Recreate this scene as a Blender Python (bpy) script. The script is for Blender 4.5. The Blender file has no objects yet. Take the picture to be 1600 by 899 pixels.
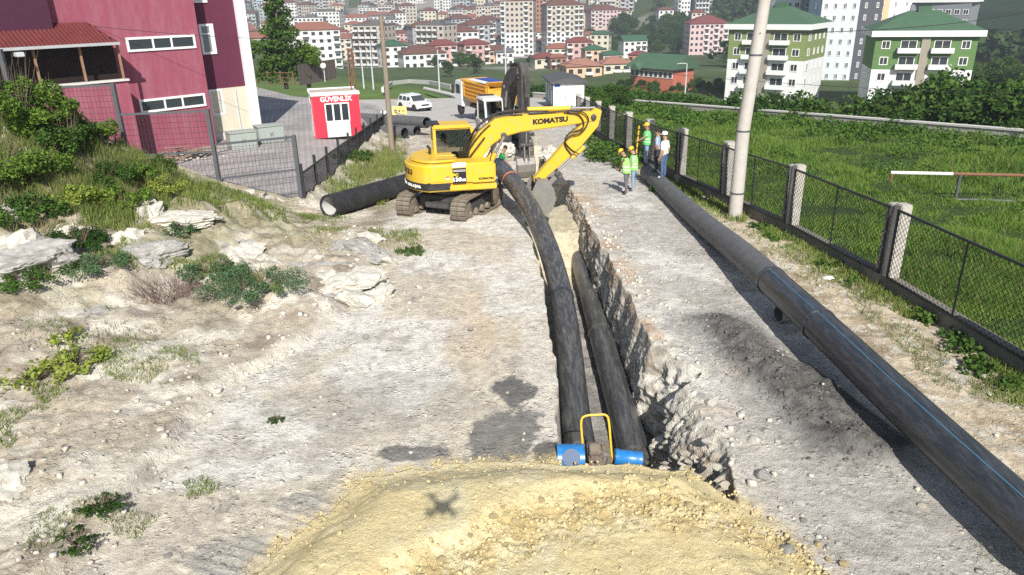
import bpy, bmesh, math, random
import numpy as np
from mathutils import Vector, Matrix, Quaternion
R = math.radians
random.seed(7)
rng = np.random.default_rng(11)
scene = bpy.context.scene
COL = scene.collection

# ------------------------------------------------------------------ camera
CAM_H = 7.1; PITCH = R(21.5); ROLL = R(1.1); FPX = 1150.0
cf = np.array([0, math.cos(PITCH), -math.sin(PITCH)])
cu0 = np.array([0, math.sin(PITCH), math.cos(PITCH)]); cr0 = np.array([1.0, 0, 0])
cr = cr0*math.cos(ROLL) - cu0*math.sin(ROLL); cu = cu0*math.cos(ROLL) + cr0*math.sin(ROLL)
CAM = np.array([0, 0, CAM_H])
cam_data = bpy.data.cameras.new('camera'); cam = bpy.data.objects.new('camera', cam_data); COL.objects.link(cam)
cam_data.sensor_width = 36.0; cam_data.lens = FPX/1600*36.0; cam_data.clip_start = 0.02; cam_data.clip_end = 6000
mw = Matrix(((cr[0], cu[0], -cf[0], 0), (cr[1], cu[1], -cf[1], 0), (cr[2], cu[2], -cf[2], CAM_H), (0, 0, 0, 1)))
cam.matrix_world = mw
scene.camera = cam

# ------------------------------------------------------------------ world and sun
SUN = Vector((-0.0942, 0.7807, -0.6178)).normalized()
world = bpy.data.worlds.new('World'); scene.world = world; world.use_nodes = True
wn = world.node_tree; wn.nodes.clear()
sky = wn.nodes.new('ShaderNodeTexSky'); sky.sky_type = 'NISHITA'; sky.sun_disc = False
sky.sun_elevation = math.asin(-SUN.z); sky.sun_rotation = math.atan2(-SUN.x, -SUN.y)
sky.air_density = 1.0; sky.dust_density = 1.2; sky.altitude = 100
bg = wn.nodes.new('ShaderNodeBackground'); bg.inputs['Strength'].default_value = 0.07
wo = wn.nodes.new('ShaderNodeOutputWorld')
wn.links.new(sky.outputs[0], bg.inputs[0]); wn.links.new(bg.outputs[0], wo.inputs[0])
sl = bpy.data.lights.new('sun', 'SUN'); sl.energy = 5.0; sl.angle = R(0.53); sl.color = (1.0, 0.955, 0.88)
sun = bpy.data.objects.new('sun', sl); COL.objects.link(sun); sun.location = (20, -60, 60)
sun.rotation_euler = SUN.to_track_quat('-Z', 'Y').to_euler()
scene.view_settings.view_transform = 'Standard'; scene.view_settings.look = 'None'
scene.view_settings.exposure = 0.62; scene.view_settings.gamma = 1.0
scene.view_settings.use_curve_mapping = False
scene.render.engine = 'CYCLES'
scene.cycles.max_bounces = 5; scene.cycles.diffuse_bounces = 2; scene.cycles.glossy_bounces = 2
scene.cycles.transmission_bounces = 3; scene.cycles.transparent_max_bounces = 6
scene.cycles.use_denoising = False
scene.cycles.caustics_reflective = False; scene.cycles.caustics_refractive = False

# ------------------------------------------------------------------ noise
def _hash(ix, iy, iz, s):
    h = (ix.astype(np.int64)*374761393 + iy.astype(np.int64)*668265263 + iz.astype(np.int64)*2147483647 + s*974711) & 0x7fffffff
    h = ((h ^ (h >> 13))*1274126177) & 0x7fffffff
    h = h ^ (h >> 16)
    return (h & 0xffff)/65535.0
def vnoise(x, y, z=None, s=0):
    x = np.asarray(x, float); y = np.asarray(y, float)
    z = np.zeros_like(x) if z is None else np.asarray(z, float)
    ix, iy, iz = np.floor(x), np.floor(y), np.floor(z)
    fx, fy, fz = x-ix, y-iy, z-iz
    fx = fx*fx*(3-2*fx); fy = fy*fy*(3-2*fy); fz = fz*fz*(3-2*fz)
    def c(a, b, d): return _hash(ix+a, iy+b, iz+d, s)
    def pl(d): return (c(0,0,d)*(1-fx)+c(1,0,d)*fx)*(1-fy) + (c(0,1,d)*(1-fx)+c(1,1,d)*fx)*fy
    if not np.any(fz): return pl(0)
    return pl(0)*(1-fz) + pl(1)*fz
def fbm(x, y, z=None, o=4, s=0, g=0.5):
    t = 0; a = 1; n = 0; k = 1.0
    for i in range(o):
        t = t + a*vnoise(x*k+i*17.3, y*k-i*9.1, None if z is None else z*k, s+i); n += a; a *= g; k *= 2.03
    return t/n                     # about 0..1
def sstep(a, b, x):
    t = np.clip((np.asarray(x, float)-a)/(b-a), 0, 1); return t*t*(3-2*t)

# ------------------------------------------------------------------ terrain functions
def roadz(y):
    t = np.maximum(0, np.asarray(y, float)-20); return -0.07*t*t/(t+6)
def bank(x, y):
    x = np.asarray(x, float); y = np.asarray(y, float)
    k = 0.10 + 0.90*sstep(10, 25, y)
    w = -(x + 6.8 + 0.6*(1-sstep(8, 22, y)))
    sp = np.where(w > 0, w*w/(w+1.4), 0)
    return k*0.47*sp
def groundz(x, y): return roadz(y)*(1-sstep(-5, -9, x)*sstep(30, 24, y)) + bank(x, y)
FY = [4, 12.5, 17.6, 22.4, 26.9, 31.5, 36, 44, 60, 75]
FX = [10.9, 10.1, 9.55, 8.8, 8.05, 7.4, 6.85, 6.3, 5.6, 5.0]
def fencex(y): return np.interp(y, FY, FX)
def ray(px, py): return cf + cr*(px-800)/FPX + cu*(449.5-py)/FPX
_T = 2.0*(1.0012**np.arange(6200))
def at(px, py, zf=None, dz=0.0, tmax=400):
    """world point where the sight line through a photo pixel meets the ground"""
    zf = zf or groundz
    d = ray(px, py); T = _T[_T < tmax]
    P = CAM[None]+d[None]*T[:, None]; hit = P[:, 2] < zf(P[:, 0], P[:, 1])+dz
    k = int(np.argmax(hit)) if hit.any() else len(T)-1
    return Vector(P[k])
def aty(px, py, y):
    d = ray(px, py); return Vector(CAM + d*(y/d[1]))

# ------------------------------------------------------------------ materials
M = {}
def mat(name, col, rough=0.8, metal=0.0, var=0.12, scale=6.0, bump=0.0, bscale=40.0, spec=0.4, alpha=None, emit=None, dirt=None, dscale=2.0, damt=0.5, stretch=None, trans=0.0):
    m = bpy.data.materials.new(name); m.use_nodes = True; nt = m.node_tree; b = nt.nodes['Principled BSDF']
    b.inputs['Roughness'].default_value = rough; b.inputs['Metallic'].default_value = metal
    b.inputs['Specular IOR Level'].default_value = spec
    c = tuple(col[:3])
    tc = nt.nodes.new('ShaderNodeTexCoord'); src = tc.outputs['Object']
    if stretch:
        mp = nt.nodes.new('ShaderNodeMapping'); mp.inputs['Scale'].default_value = stretch
        nt.links.new(src, mp.inputs[0]); src = mp.outputs[0]
    n = nt.nodes.new('ShaderNodeTexNoise'); n.inputs['Scale'].default_value = scale; n.inputs['Detail'].default_value = 6
    n.inputs['Roughness'].default_value = 0.65
    nt.links.new(src, n.inputs['Vector'])
    mx = nt.nodes.new('ShaderNodeMix'); mx.data_type = 'RGBA'
    mx.inputs[6].default_value = tuple(max(0, v*(1-var*1.6)) for v in c)+(1,)
    mx.inputs[7].default_value = tuple(min(1, v*(1+var*1.6)) for v in c)+(1,)
    nt.links.new(n.outputs['Fac'], mx.inputs[0]); out = mx.outputs[2]
    if dirt:
        n2 = nt.nodes.new('ShaderNodeTexNoise'); n2.inputs['Scale'].default_value = dscale; n2.inputs['Detail'].default_value = 8
        n2.inputs['Roughness'].default_value = 0.75
        nt.links.new(src, n2.inputs['Vector'])
        rp = nt.nodes.new('ShaderNodeMapRange'); rp.inputs[1].default_value = 0.45; rp.inputs[2].default_value = 0.75
        rp.inputs[4].default_value = damt
        nt.links.new(n2.outputs['Fac'], rp.inputs[0])
        m2 = nt.nodes.new('ShaderNodeMix'); m2.data_type = 'RGBA'; m2.inputs[7].default_value = tuple(dirt)+(1,)
        nt.links.new(rp.outputs[0], m2.inputs[0]); nt.links.new(out, m2.inputs[6]); out = m2.outputs[2]
    nt.links.new(out, b.inputs['Base Color'])
    if bump:
        n3 = nt.nodes.new('ShaderNodeTexNoise'); n3.inputs['Scale'].default_value = bscale; n3.inputs['Detail'].default_value = 5
        nt.links.new(src, n3.inputs['Vector'])
        bp = nt.nodes.new('ShaderNodeBump'); bp.inputs['Strength'].default_value = bump; bp.inputs['Distance'].default_value = 0.05
        nt.links.new(n3.outputs['Fac'], bp.inputs['Height']); nt.links.new(bp.outputs[0], b.inputs['Normal'])
    if trans:
        b.inputs['Transmission Weight'].default_value = trans
    M[name] = m; return m

def leafmat(name, c0, c1, rough=0.6, transl=0.25, scale=0.9):
    c0 = tuple(v*.82 for v in c0); c1 = tuple(v*.86 for v in c1)
    m = bpy.data.materials.new(name); m.use_nodes = True; nt = m.node_tree; b = nt.nodes['Principled BSDF']
    b.inputs['Roughness'].default_value = max(rough, .75); b.inputs['Specular IOR Level'].default_value = 0.12
    g = nt.nodes.new('ShaderNodeNewGeometry')
    tc = nt.nodes.new('ShaderNodeTexCoord')
    n = nt.nodes.new('ShaderNodeTexNoise'); n.inputs['Scale'].default_value = scale; n.inputs['Detail'].default_value = 4
    nt.links.new(tc.outputs['Object'], n.inputs['Vector'])
    ad = nt.nodes.new('ShaderNodeMath'); ad.operation = 'MULTIPLY_ADD'; ad.inputs[1].default_value = 0.55; 
    nt.links.new(g.outputs['Random Per Island'], ad.inputs[0])
    ms = nt.nodes.new('ShaderNodeMath'); ms.operation = 'MULTIPLY_ADD'; ms.inputs[1].default_value = 1.4; ms.inputs[2].default_value = -0.45
    nt.links.new(n.outputs['Fac'], ms.inputs[0]); nt.links.new(ms.outputs[0], ad.inputs[2])
    oi = nt.nodes.new('ShaderNodeObjectInfo')
    a2 = nt.nodes.new('ShaderNodeMath'); a2.operation = 'MULTIPLY_ADD'; a2.inputs[1].default_value = 0.3; a2.use_clamp = True
    nt.links.new(oi.outputs['Random'], a2.inputs[0]); nt.links.new(ad.outputs[0], a2.inputs[2])
    mx = nt.nodes.new('ShaderNodeMix'); mx.data_type = 'RGBA'; mx.inputs[6].default_value = tuple(c0)+(1,); mx.inputs[7].default_value = tuple(c1)+(1,)
    nt.links.new(a2.outputs[0], mx.inputs[0]); nt.links.new(mx.outputs[2], b.inputs['Base Color'])
    if transl:
        tr = nt.nodes.new('ShaderNodeBsdfTranslucent'); nt.links.new(mx.outputs[2], tr.inputs[0])
        ms2 = nt.nodes.new('ShaderNodeMixShader'); ms2.inputs[0].default_value = transl
        nt.links.new(b.outputs[0], ms2.inputs[1]); nt.links.new(tr.outputs[0], ms2.inputs[2])
        nt.links.new(ms2.outputs[0], nt.nodes['Material Output'].inputs[0])
    M[name] = m; return m

def glass(name, col, rough=0.08):
    m = bpy.data.materials.new(name); m.use_nodes = True; b = m.node_tree.nodes['Principled BSDF']
    b.inputs['Base Color'].default_value = tuple(col)+(1,); b.inputs['Roughness'].default_value = rough
    b.inputs['Specular IOR Level'].default_value = 0.8; M[name] = m; return m

# ------------------------------------------------------------------ mesh builder
class MB:
    def __init__(s): s.v = []; s.f = []; s.m = []
    def add(s, vs, fs, mi=0):
        o = len(s.v); s.v += [tuple(p) for p in vs]; s.f += [tuple(i+o for i in q) for q in fs]; s.m += [mi]*len(fs); return s
    def box(s, c, d, mi=0, rot=None, taper=1.0):
        hx, hy, hz = d[0]/2, d[1]/2, d[2]/2; vs = []
        for z in (-1, 1):
            k = 1 if z < 0 else taper
            for x, y in ((-1,-1),(1,-1),(1,1),(-1,1)): vs.append(Vector((x*hx*k, y*hy*k, z*hz)))
        if rot is not None:
            q = rot if isinstance(rot, Matrix) else Matrix.Rotation(rot, 3, 'Z')
            vs = [q @ p for p in vs]
        vs = [p + Vector(c) for p in vs]
        return s.add(vs, [(0,3,2,1),(4,5,6,7),(0,1,5,4),(1,2,6,5),(2,3,7,6),(3,0,4,7)], mi)
    def bar(s, a, b, w, h=None, mi=0, up=(0,0,1)):
        a = Vector(a); b = Vector(b); h = h or w; d = (b-a); L = d.length; d.normalize(); up = Vector(up)
        if abs(d.dot(up)) > 0.98: up = Vector((1,0,0))
        x = d.cross(up).normalized(); z = x.cross(d).normalized()
        vs = []
        for p in (a, b):
            for i, j in ((-1,-1),(1,-1),(1,1),(-1,1)): vs.append(p + x*(i*w/2) + z*(j*h/2))
        return s.add(vs, [(0,1,2,3)[::-1],(4,5,6,7),(0,1,5,4),(1,2,6,5),(2,3,7,6),(3,0,4,7)], mi)
    def tube(s, path, r, n=10, mi=0, caps=True, closed=False):
        path = [Vector(p) for p in path]; k = len(path)
        rs = r if isinstance(r, (list, tuple)) else [r]*k
        vs = []; ref = None
        for i, p in enumerate(path):
            if closed: t = path[(i+1) % k]-path[i-1]
            else: t = path[min(i+1, k-1)]-path[max(i-1, 0)]
            t.normalize()
            if ref is None:
                ref = Vector((0,0,1)) if abs(t.z) < 0.9 else Vector((1,0,0))
            x = t.cross(ref).normalized(); ref = x.cross(t).normalized()
            for j in range(n):
                a = 2*math.pi*j/n; vs.append(p + x*(math.cos(a)*rs[i]) + ref*(math.sin(a)*rs[i]))
        fs = []
        for i in range(k if closed else k-1):
            i2 = (i+1) % k
            for j in range(n):
                j2 = (j+1) % n; fs.append((i*n+j, i*n+j2, i2*n+j2, i2*n+j))
        if caps and not closed:
            fs.append(tuple(range(n-1, -1, -1))); fs.append(tuple((k-1)*n+j for j in range(n)))
        return s.add(vs, fs, mi)
    def cyl(s, a, b, r, r2=None, n=12, mi=0, caps=True): return s.tube([a, b], [r, r if r2 is None else r2], n, mi, caps)
    def prism(s, poly, a, b, axis='y', mi=0):
        """polygon in the plane across axis, swept from a to b along it"""
        n = len(poly); vs = []
        for t in (a, b):
            for p, q in poly:
                vs.append({'x': (t, p, q), 'y': (p, t, q), 'z': (p, q, t)}[axis])
        fs = [tuple(range(n)), tuple(range(2*n-1, n-1, -1))]
        for i in range(n): j = (i+1) % n; fs.append((i, i+n, j+n, j))
        return s.add(vs, fs, mi)
    def lathe(s, prof, n=16, c=(0,0,0), mi=0, axis='z'):
        vs = []; k = len(prof)
        for r, h in prof:
            for j in range(n):
                a = 2*math.pi*j/n; p = (math.cos(a)*r, math.sin(a)*r, h)
                if axis == 'x': p = (h, p[0], p[1])
                if axis == 'y': p = (p[0], h, p[1])
                vs.append((p[0]+c[0], p[1]+c[1], p[2]+c[2]))
        fs = []
        for i in range(k-1):
            for j in range(n):
                j2 = (j+1) % n; fs.append((i*n+j, i*n+j2, (i+1)*n+j2, (i+1)*n+j))
        fs.append(tuple(range(n-1, -1, -1))); fs.append(tuple((k-1)*n+j for j in range(n)))
        return s.add(vs, fs, mi)
    def quad(s, a, b, c, d, mi=0): return s.add([a, b, c, d], [(0,1,2,3)], mi)
    def xf(s, mtx): s.v = [tuple(mtx @ Vector(p)) for p in s.v]; return s
    def build(s, name, mats, parent=None, smooth=False, bevel=0.0, seg=2, fix=True, ang=35):
        me = bpy.data.meshes.new(name); me.from_pydata(s.v, [], s.f); 
        mats = mats if isinstance(mats, (list, tuple)) else [mats]
        for m in mats: me.materials.append(M[m] if isinstance(m, str) else m)
        me.polygons.foreach_set('material_index', s.m)
        if fix or bevel:
            bm = bmesh.new(); bm.from_mesh(me)
            if fix: bmesh.ops.recalc_face_normals(bm, faces=bm.faces)
            if bevel:
                es = [e for e in bm.edges if len(e.link_faces) == 2 and e.calc_face_angle(0) > R(ang)]
                bmesh.ops.bevel(bm, geom=es, offset=bevel, segments=seg, affect='EDGES', clamp_overlap=True)
            bm.to_mesh(me); bm.free()
        if smooth: shade(me)
        return link(name, me, parent)
def shade(me, ang=40):
    me.polygons.foreach_set('use_smooth', [True]*len(me.polygons))
    try: me.set_sharp_from_angle(angle=R(ang))
    except Exception: pass
def link(name, me, parent=None):
    o = bpy.data.objects.new(name, me); COL.objects.link(o)
    if parent is not None: o.parent = parent
    return o
def tag(o, label=None, cat=None, group=None, kind=None):
    if label: o['label'] = label
    if cat: o['category'] = cat
    if group: o['group'] = group
    if kind: o['kind'] = kind
    return o
def thing(name, label, cat, loc=(0,0,0), rz=0.0, group=None):
    o = bpy.data.objects.new(name, None); COL.objects.link(o); o.location = loc; o.rotation_euler = (0, 0, rz)
    o.empty_display_size = 0.2
    return tag(o, label, cat, group)
def dup(root, loc, rz=None, scale=None, label=None, group=None):
    def cp(o, par):
        c = o.copy(); COL.objects.link(c); c.parent = par
        for ch in list(o.children): cp(ch, c)
        return c
    r_ = cp(root, None); r_.location = loc
    if rz is not None: r_.rotation_euler = (r_.rotation_euler[0], r_.rotation_euler[1], rz)
    if scale is not None: r_.scale = scale if hasattr(scale, '__len__') else (scale,)*3
    if label: r_['label'] = label
    if group: r_['group'] = group
    return r_
def npmesh(name, V, F, mats, parent=None, smooth=False, mi=None):
    V = np.asarray(V, np.float32); F = np.asarray(F, np.int32); k = F.shape[1]
    me = bpy.data.meshes.new(name); me.vertices.add(len(V)); me.vertices.foreach_set('co', V.ravel())
    me.loops.add(F.size); me.loops.foreach_set('vertex_index', F.ravel())
    me.polygons.add(len(F)); me.polygons.foreach_set('loop_start', np.arange(0, F.size, k, dtype=np.int32))
    mats = mats if isinstance(mats, (list, tuple)) else [mats]
    for m in mats: me.materials.append(M[m] if isinstance(m, str) else m)
    if mi is not None: me.polygons.foreach_set('material_index', np.asarray(mi, np.int32))
    me.update(calc_edges=True)
    if smooth: me.polygons.foreach_set('use_smooth', np.ones(len(F), bool))
    me.validate()
    return link(name, me, parent)
def vcol(o, col, name='tint'):
    a = o.data.color_attributes.new(name, 'FLOAT_COLOR', 'POINT')
    c = np.ones((len(col), 4), np.float32); c[:, :3] = col; a.data.foreach_set('color', c.ravel())
def text_part(s, size, mat_, parent, loc, rot, name='lettering', ext=0.006, bold=0.0, sx=1.0, align='CENTER', shear=0.0):
    cu_ = bpy.data.curves.new('lettering', 'FONT'); cu_.body = s; cu_.size = size; cu_.extrude = ext; cu_.offset = bold
    cu_.align_x = align; cu_.align_y = 'CENTER'; cu_.shear = shear; cu_.resolution_u = 3
    t = bpy.data.objects.new('lettering', cu_); COL.objects.link(t)
    dg = bpy.context.evaluated_depsgraph_get(); me = bpy.data.meshes.new_from_object(t.evaluated_get(dg))
    bpy.data.objects.remove(t); me.materials.clear(); me.materials.append(M[mat_])
    o = link(name, me, parent); o.location = loc; o.rotation_euler = rot; o.scale = (sx, 1, 1)
    return o
# ------------------------------------------------------------------ ground materials
def groundmat(name, attr=True, base=(0.5,0.48,0.43), bump=0.9, rough=0.95, var=0.35, scale=9.0, fine=60.0, crumb=0.0, crack=0.0):
    m = bpy.data.materials.new(name); m.use_nodes = True; nt = m.node_tree; b = nt.nodes['Principled BSDF']
    b.inputs['Roughness'].default_value = rough; b.inputs['Specular IOR Level'].default_value = 0.15
    tc = nt.nodes.new('ShaderNodeTexCoord'); L = nt.links.new
    if attr:
        at_ = nt.nodes.new('ShaderNodeAttribute'); at_.attribute_name = 'tint'; col = at_.outputs['Color']
    else:
        rg = nt.nodes.new('ShaderNodeRGB'); rg.outputs[0].default_value = tuple(base)+(1,); col = rg.outputs[0]
    def noise(sc, det, ro):
        n = nt.nodes.new('ShaderNodeTexNoise'); n.inputs['Scale'].default_value = sc; n.inputs['Detail'].default_value = det; n.inputs['Roughness'].default_value = ro; L(tc.outputs['Object'], n.inputs['Vector']); return n.outputs['Fac']
    def rng_(v, a0, a1, b0, b1):
        r = nt.nodes.new('ShaderNodeMapRange'); r.inputs[1].default_value = a0; r.inputs[2].default_value = a1; r.inputs[3].default_value = b0; r.inputs[4].default_value = b1; L(v, r.inputs[0]); return r.outputs[0]
    def op(o, x, y):
        k = nt.nodes.new('ShaderNodeMath'); k.operation = o
        for i, q in enumerate((x, y)):
            if isinstance(q, (int, float)): k.inputs[i].default_value = q
            else: L(q, k.inputs[i])
        return k.outputs[0]
    n1 = noise(scale, 9, .75); n2 = noise(fine, 4, .7)
    f = op('MULTIPLY', rng_(n1, .28, .72, 1-var, 1+var*.75), rng_(n2, .3, .7, .86, 1.1)); hgt = op('ADD', n1, op('MULTIPLY', n2, .45))
    if crumb:
        # stones and crumbs bedded in the dirt, in two sizes, in drifts
        wv = nt.nodes.new('ShaderNodeVectorMath'); wv.operation = 'ADD'; nz = nt.nodes.new('ShaderNodeTexNoise'); nz.inputs['Scale'].default_value = 7; L(tc.outputs['Object'], nz.inputs['Vector'])
        sc_ = nt.nodes.new('ShaderNodeVectorMath'); sc_.operation = 'SCALE'; sc_.inputs['Scale'].default_value = .10; L(nz.outputs['Color'], sc_.inputs[0]); L(tc.outputs['Object'], wv.inputs[0]); L(sc_.outputs[0], wv.inputs[1])
        for S_, wgt in ((13, .9), (34, .45)):
            v = nt.nodes.new('ShaderNodeTexVoronoi'); v.inputs['Scale'].default_value = S_; L(wv.outputs[0], v.inputs['Vector'])
            drift = rng_(noise(1.3 if S_ < 20 else 2.1, 5, .6), .44, .60, 0, 1)
            sp_ = nt.nodes.new('ShaderNodeSeparateColor'); L(v.outputs['Color'], sp_.inputs[0])
            pick = op('MULTIPLY', rng_(sp_.outputs[0], .55, .75, 0, 1), drift); dome = op('MULTIPLY', rng_(v.outputs['Distance'], .0, .55, 1, 0), pick)
            hgt = op('ADD', hgt, op('MULTIPLY', dome, wgt*crumb)); f = op('MULTIPLY', f, op('ADD', 1.0, op('MULTIPLY', op('MULTIPLY', pick, crumb), rng_(sp_.outputs[1], 0, 1, -.30, .22))))
    if crack:
        wv2 = nt.nodes.new('ShaderNodeTexVoronoi'); wv2.feature = 'DISTANCE_TO_EDGE'; wv2.inputs['Scale'].default_value = 3.3
        nz2 = nt.nodes.new('ShaderNodeTexNoise'); nz2.inputs['Scale'].default_value = 4; nz2.inputs['Detail'].default_value = 6; L(tc.outputs['Object'], nz2.inputs['Vector']); s2 = nt.nodes.new('ShaderNodeVectorMath'); s2.operation = 'SCALE'; s2.inputs['Scale'].default_value = .5; L(nz2.outputs['Color'], s2.inputs[0]); a2 = nt.nodes.new('ShaderNodeVectorMath'); a2.operation = 'ADD'; L(tc.outputs['Object'], a2.inputs[0]); L(s2.outputs[0], a2.inputs[1]); L(a2.outputs[0], wv2.inputs['Vector'])
        on = rng_(noise(.9, 4, .6), .50, .62, 0, 1); cr = op('MULTIPLY', rng_(wv2.outputs['Distance'], .0, .05, 1, 0), on)
        hgt = op('SUBTRACT', hgt, op('MULTIPLY', cr, crack)); f = op('MULTIPLY', f, op('SUBTRACT', 1.0, op('MULTIPLY', cr, crack*.35)))
    vm = nt.nodes.new('ShaderNodeVectorMath'); vm.operation = 'SCALE'; L(col, vm.inputs[0]); L(f, vm.inputs['Scale']); L(vm.outputs[0], b.inputs['Base Color'])
    bp = nt.nodes.new('ShaderNodeBump'); bp.inputs['Strength'].default_value = bump; bp.inputs['Distance'].default_value = 0.07 if crumb else 0.05
    L(hgt, bp.inputs['Height']); L(bp.outputs[0], b.inputs['Normal'])
    M[name] = m
groundmat('ground_soil', bump=.9, var=.36, scale=5.0, fine=42, crumb=.9, crack=.28)
groundmat('sand_soil', bump=0.9, var=0.15, scale=9, fine=60, crumb=.5)
groundmat('meadow_soil', attr=False, base=(0.04,0.07,0.018), var=0.5, scale=1.5, fine=14)
groundmat('rock_grey', attr=False, base=(0.40,0.385,0.36), var=0.5, scale=3.5, fine=22, bump=1.0)
groundmat('rock_pale', attr=False, base=(0.62,0.585,0.51), var=0.28, scale=4.0, fine=30)
groundmat('rock_tan', attr=False, base=(0.56,0.505,0.42), var=0.25, scale=4.0, fine=30)
groundmat('clod_yellow', attr=False, base=(0.74,0.61,0.34), var=0.2, scale=5.0, fine=40)
groundmat('clod_dark', attr=False, base=(0.17,0.165,0.155), var=0.3, scale=8.0, fine=50)

def pile_h(x, y):
    d = np.minimum.reduce([(x+3.15-.55*(y-8.3)), (3.75-.42*(y-7.7)-x), (10.05-.035*(x-.5)**2-y)])
    d = d + .5*(fbm(x*.8, y*.8, o=4, s=151)-.5) + .16*(fbm(x*3.5, y*3.5, o=3, s=150)-.5)
    h = .52*sstep(-.05, 1.15, d)
    # raked upper part, then a crumbly step falling to a lower level
    line = np.interp(x, [-3.6, -1.2, .3, 1.6, 3.0, 4.0], [6.0, 7.6, 8.75, 9.05, 8.9, 8.2]) + .30*(fbm(x*1.5, y*1.5, o=4, s=152)-.5)
    st = sstep(.25, -.30, y-line); low = sstep(-.55, -1.15, y-line+.3*(fbm(x, y, s=149)-.5)); cr_ = st*(1-.85*low)
    h = h*(1-.32*st)
    n = .07*(fbm(x*2.2, y*2.2, o=5, s=153)-.5) + cr_*.22*(np.abs(fbm(x*8, y*8, o=4, s=154, g=.6)-.5)-.1) + .02*np.abs(fbm(x*9, y*9, o=3, s=155)-.5) + cr_*.10*(fbm(x*3.5, y*3.5, o=4, s=148)-.5)
    return np.where(d > -.12, h + n*sstep(-.1, .3, d), -.25), cr_, d
# ------------------------------------------------------------------ the ground with the trench cut into it
TLy = [4, 8.6, 10.6, 12.8, 15.9, 19.4, 26.2, 31, 37, 44, 64]; TLx = [.7, .7, .72, .8, .85, .80, .35, .2, .3, .3, .3]
TRy = [4, 8.6, 9.8, 10.5, 11.5, 12.5, 13.1, 13.6, 14.3, 15.2, 17, 19.3, 23.3, 31.3, 37, 44, 64]
TRx = [3.2, 3.3, 3.5, 3.55, 3.4, 3.3, 3.85, 3.5, 3.1, 3.0, 2.98, 2.9, 2.7, 2.6, 2.3, 2.0, 1.5]
def trench_depth(y):
    d = 1.95*sstep(8.7, 9.6, y)*(1-0.62*sstep(23.4, 26.0, y)) + 0.9*sstep(30, 33, y)
    return d*(1-sstep(44.5, 45.5, y))
def ground_mesh():
    ys = [4.6]
    while ys[-1] < 64: ys.append(ys[-1] + max(0.030, ys[-1]*0.0046))
    ys = np.array(ys); ny = len(ys)
    xl = np.where(ys < 23.8, np.maximum(-21, -(8+.82*ys)), np.interp(ys, [23.8, 25.57, 26.05, 27.41, 60], [-20, -13.3, -10.4, -7.9, -9.4]))
    tl = np.interp(ys, TLy, TLx) + 0.24*(fbm(ys*1.3, ys*0, o=4, s=3)-.5)
    tr = np.interp(ys, TRy, TRx) + 0.22*(fbm(ys*1.5, ys*0+5, o=5, s=5)-.5)
    xr = fencex(ys) + 0.05
    dep = trench_depth(ys)
    base_in = np.interp(ys, [9, 12.5, 13.8, 15, 20, 64], [.62, .58, .52, .22, .18, .12])
    nL, nW1, nF, nW2, nR = 300, 10, 26, 46, 190
    u = np.linspace(0, 1, nL)
    cols = []; Z = []; kind = []
    noisebase = lambda X, Y: 0.10*(fbm(X*.55, Y*.55, o=5, s=21)-.5) + 0.075*(fbm(X*3.1, Y*3.1, o=5, s=22, g=.6)-.5) + 0.06*np.abs(fbm(X*7, Y*7, o=4, s=23, g=.6)-.5)
    Xs = xl[:, None] + (tl-xl)[:, None]*(1-(1-u)**1.25)[None, :]
    Ys = np.repeat(ys[:, None], nL, 1)
    rough = sstep(-5, -8, Xs)
    Zs = groundz(Xs, Ys) + noisebase(Xs, Ys)*(0.55+1.7*rough) + rough*0.45*(fbm(Xs*.9, Ys*.9, o=4, s=31)-.45)*sstep(9, 14, Ys)
    # the broken lip of the bank across the foreground, and the grooves left by a bucket
    lip = np.interp(ys, [5, 8, 10, 12.5, 14.5, 16, 19, 24], [-6.2, -6.0, -5.9, -5.8, -4.6, -4.2, -4.0, -4.4])[:, None] + 0.7*(fbm(Xs*.6, Ys*.6, o=4, s=41)-.5)
    Zs += 0.22*sstep(0.10, -0.25, Xs-lip)*sstep(26, 21, Ys)*(0.4+1.2*fbm(Xs*.7, Ys*.7, s=44))
    gz = sstep(-5.3, -4.6, Xs)*sstep(-2.0, -2.9, Xs)*sstep(9.9, 9.2, Ys)
    ph = (Xs*0.42 + Ys)*2*math.pi/0.19 + 5.0*fbm(Xs*1.1, Ys*1.1, s=51)
    Zs += gz*0.010*np.sin(ph)*sstep(.35, .65, fbm(Xs*1.8, Ys*1.8, o=4, s=52))
    oc = sstep(-3.6, -5.2, Xs)*sstep(14.5, 17, Ys)*sstep(25.5, 23, Ys); Zs += oc*.75*np.clip(fbm(Xs*.8+3, Ys*.8, o=5, s=46)-.46, 0, 1)*1.6 + oc*.25*np.abs(fbm(Xs*2.2, Ys*2.2, o=5, s=47, g=.6)-.5)
    # rut left of the trench
    Zs += -0.05*sstep(.5, 0, np.abs(Xs+1.0+0.15*np.sin(Ys*.4)))*sstep(11, 14, Ys)
    cols.append(Xs); Z.append(Zs); kind.append(np.zeros_like(Xs))
    lz = Zs[:, -1:]
    # left trench wall
    w = np.linspace(0, 1, nW1+1)[1:]
    fl_z = roadz(ys)[:, None] - dep[:, None]
    Xw = tl[:, None] + 0.10*w[None, :] + 0.05*(fbm(np.repeat(ys[:, None]*3, nW1, 1), w[None, :]*2+0*ys[:, None], s=61)-.5)*np.sin(w*math.pi)[None, :]
    Zw = lz*(1-w)[None, :] + fl_z*w[None, :]
    cols.append(Xw); Z.append(Zw); kind.append(np.full_like(Xw, 1))
    # floor
    fx = np.linspace(0, 1, nF+1)[1:]
    fL = tl+0.10; fR = tr-base_in
    Xf = fL[:, None] + (fR-fL)[:, None]*fx[None, :]; Yf = np.repeat(ys[:, None], nF, 1)
    Zf = fl_z + 0.16*(fbm(Xf*2, Yf*2, o=5, s=71)-.5)*(dep[:, None] > .05)
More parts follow.
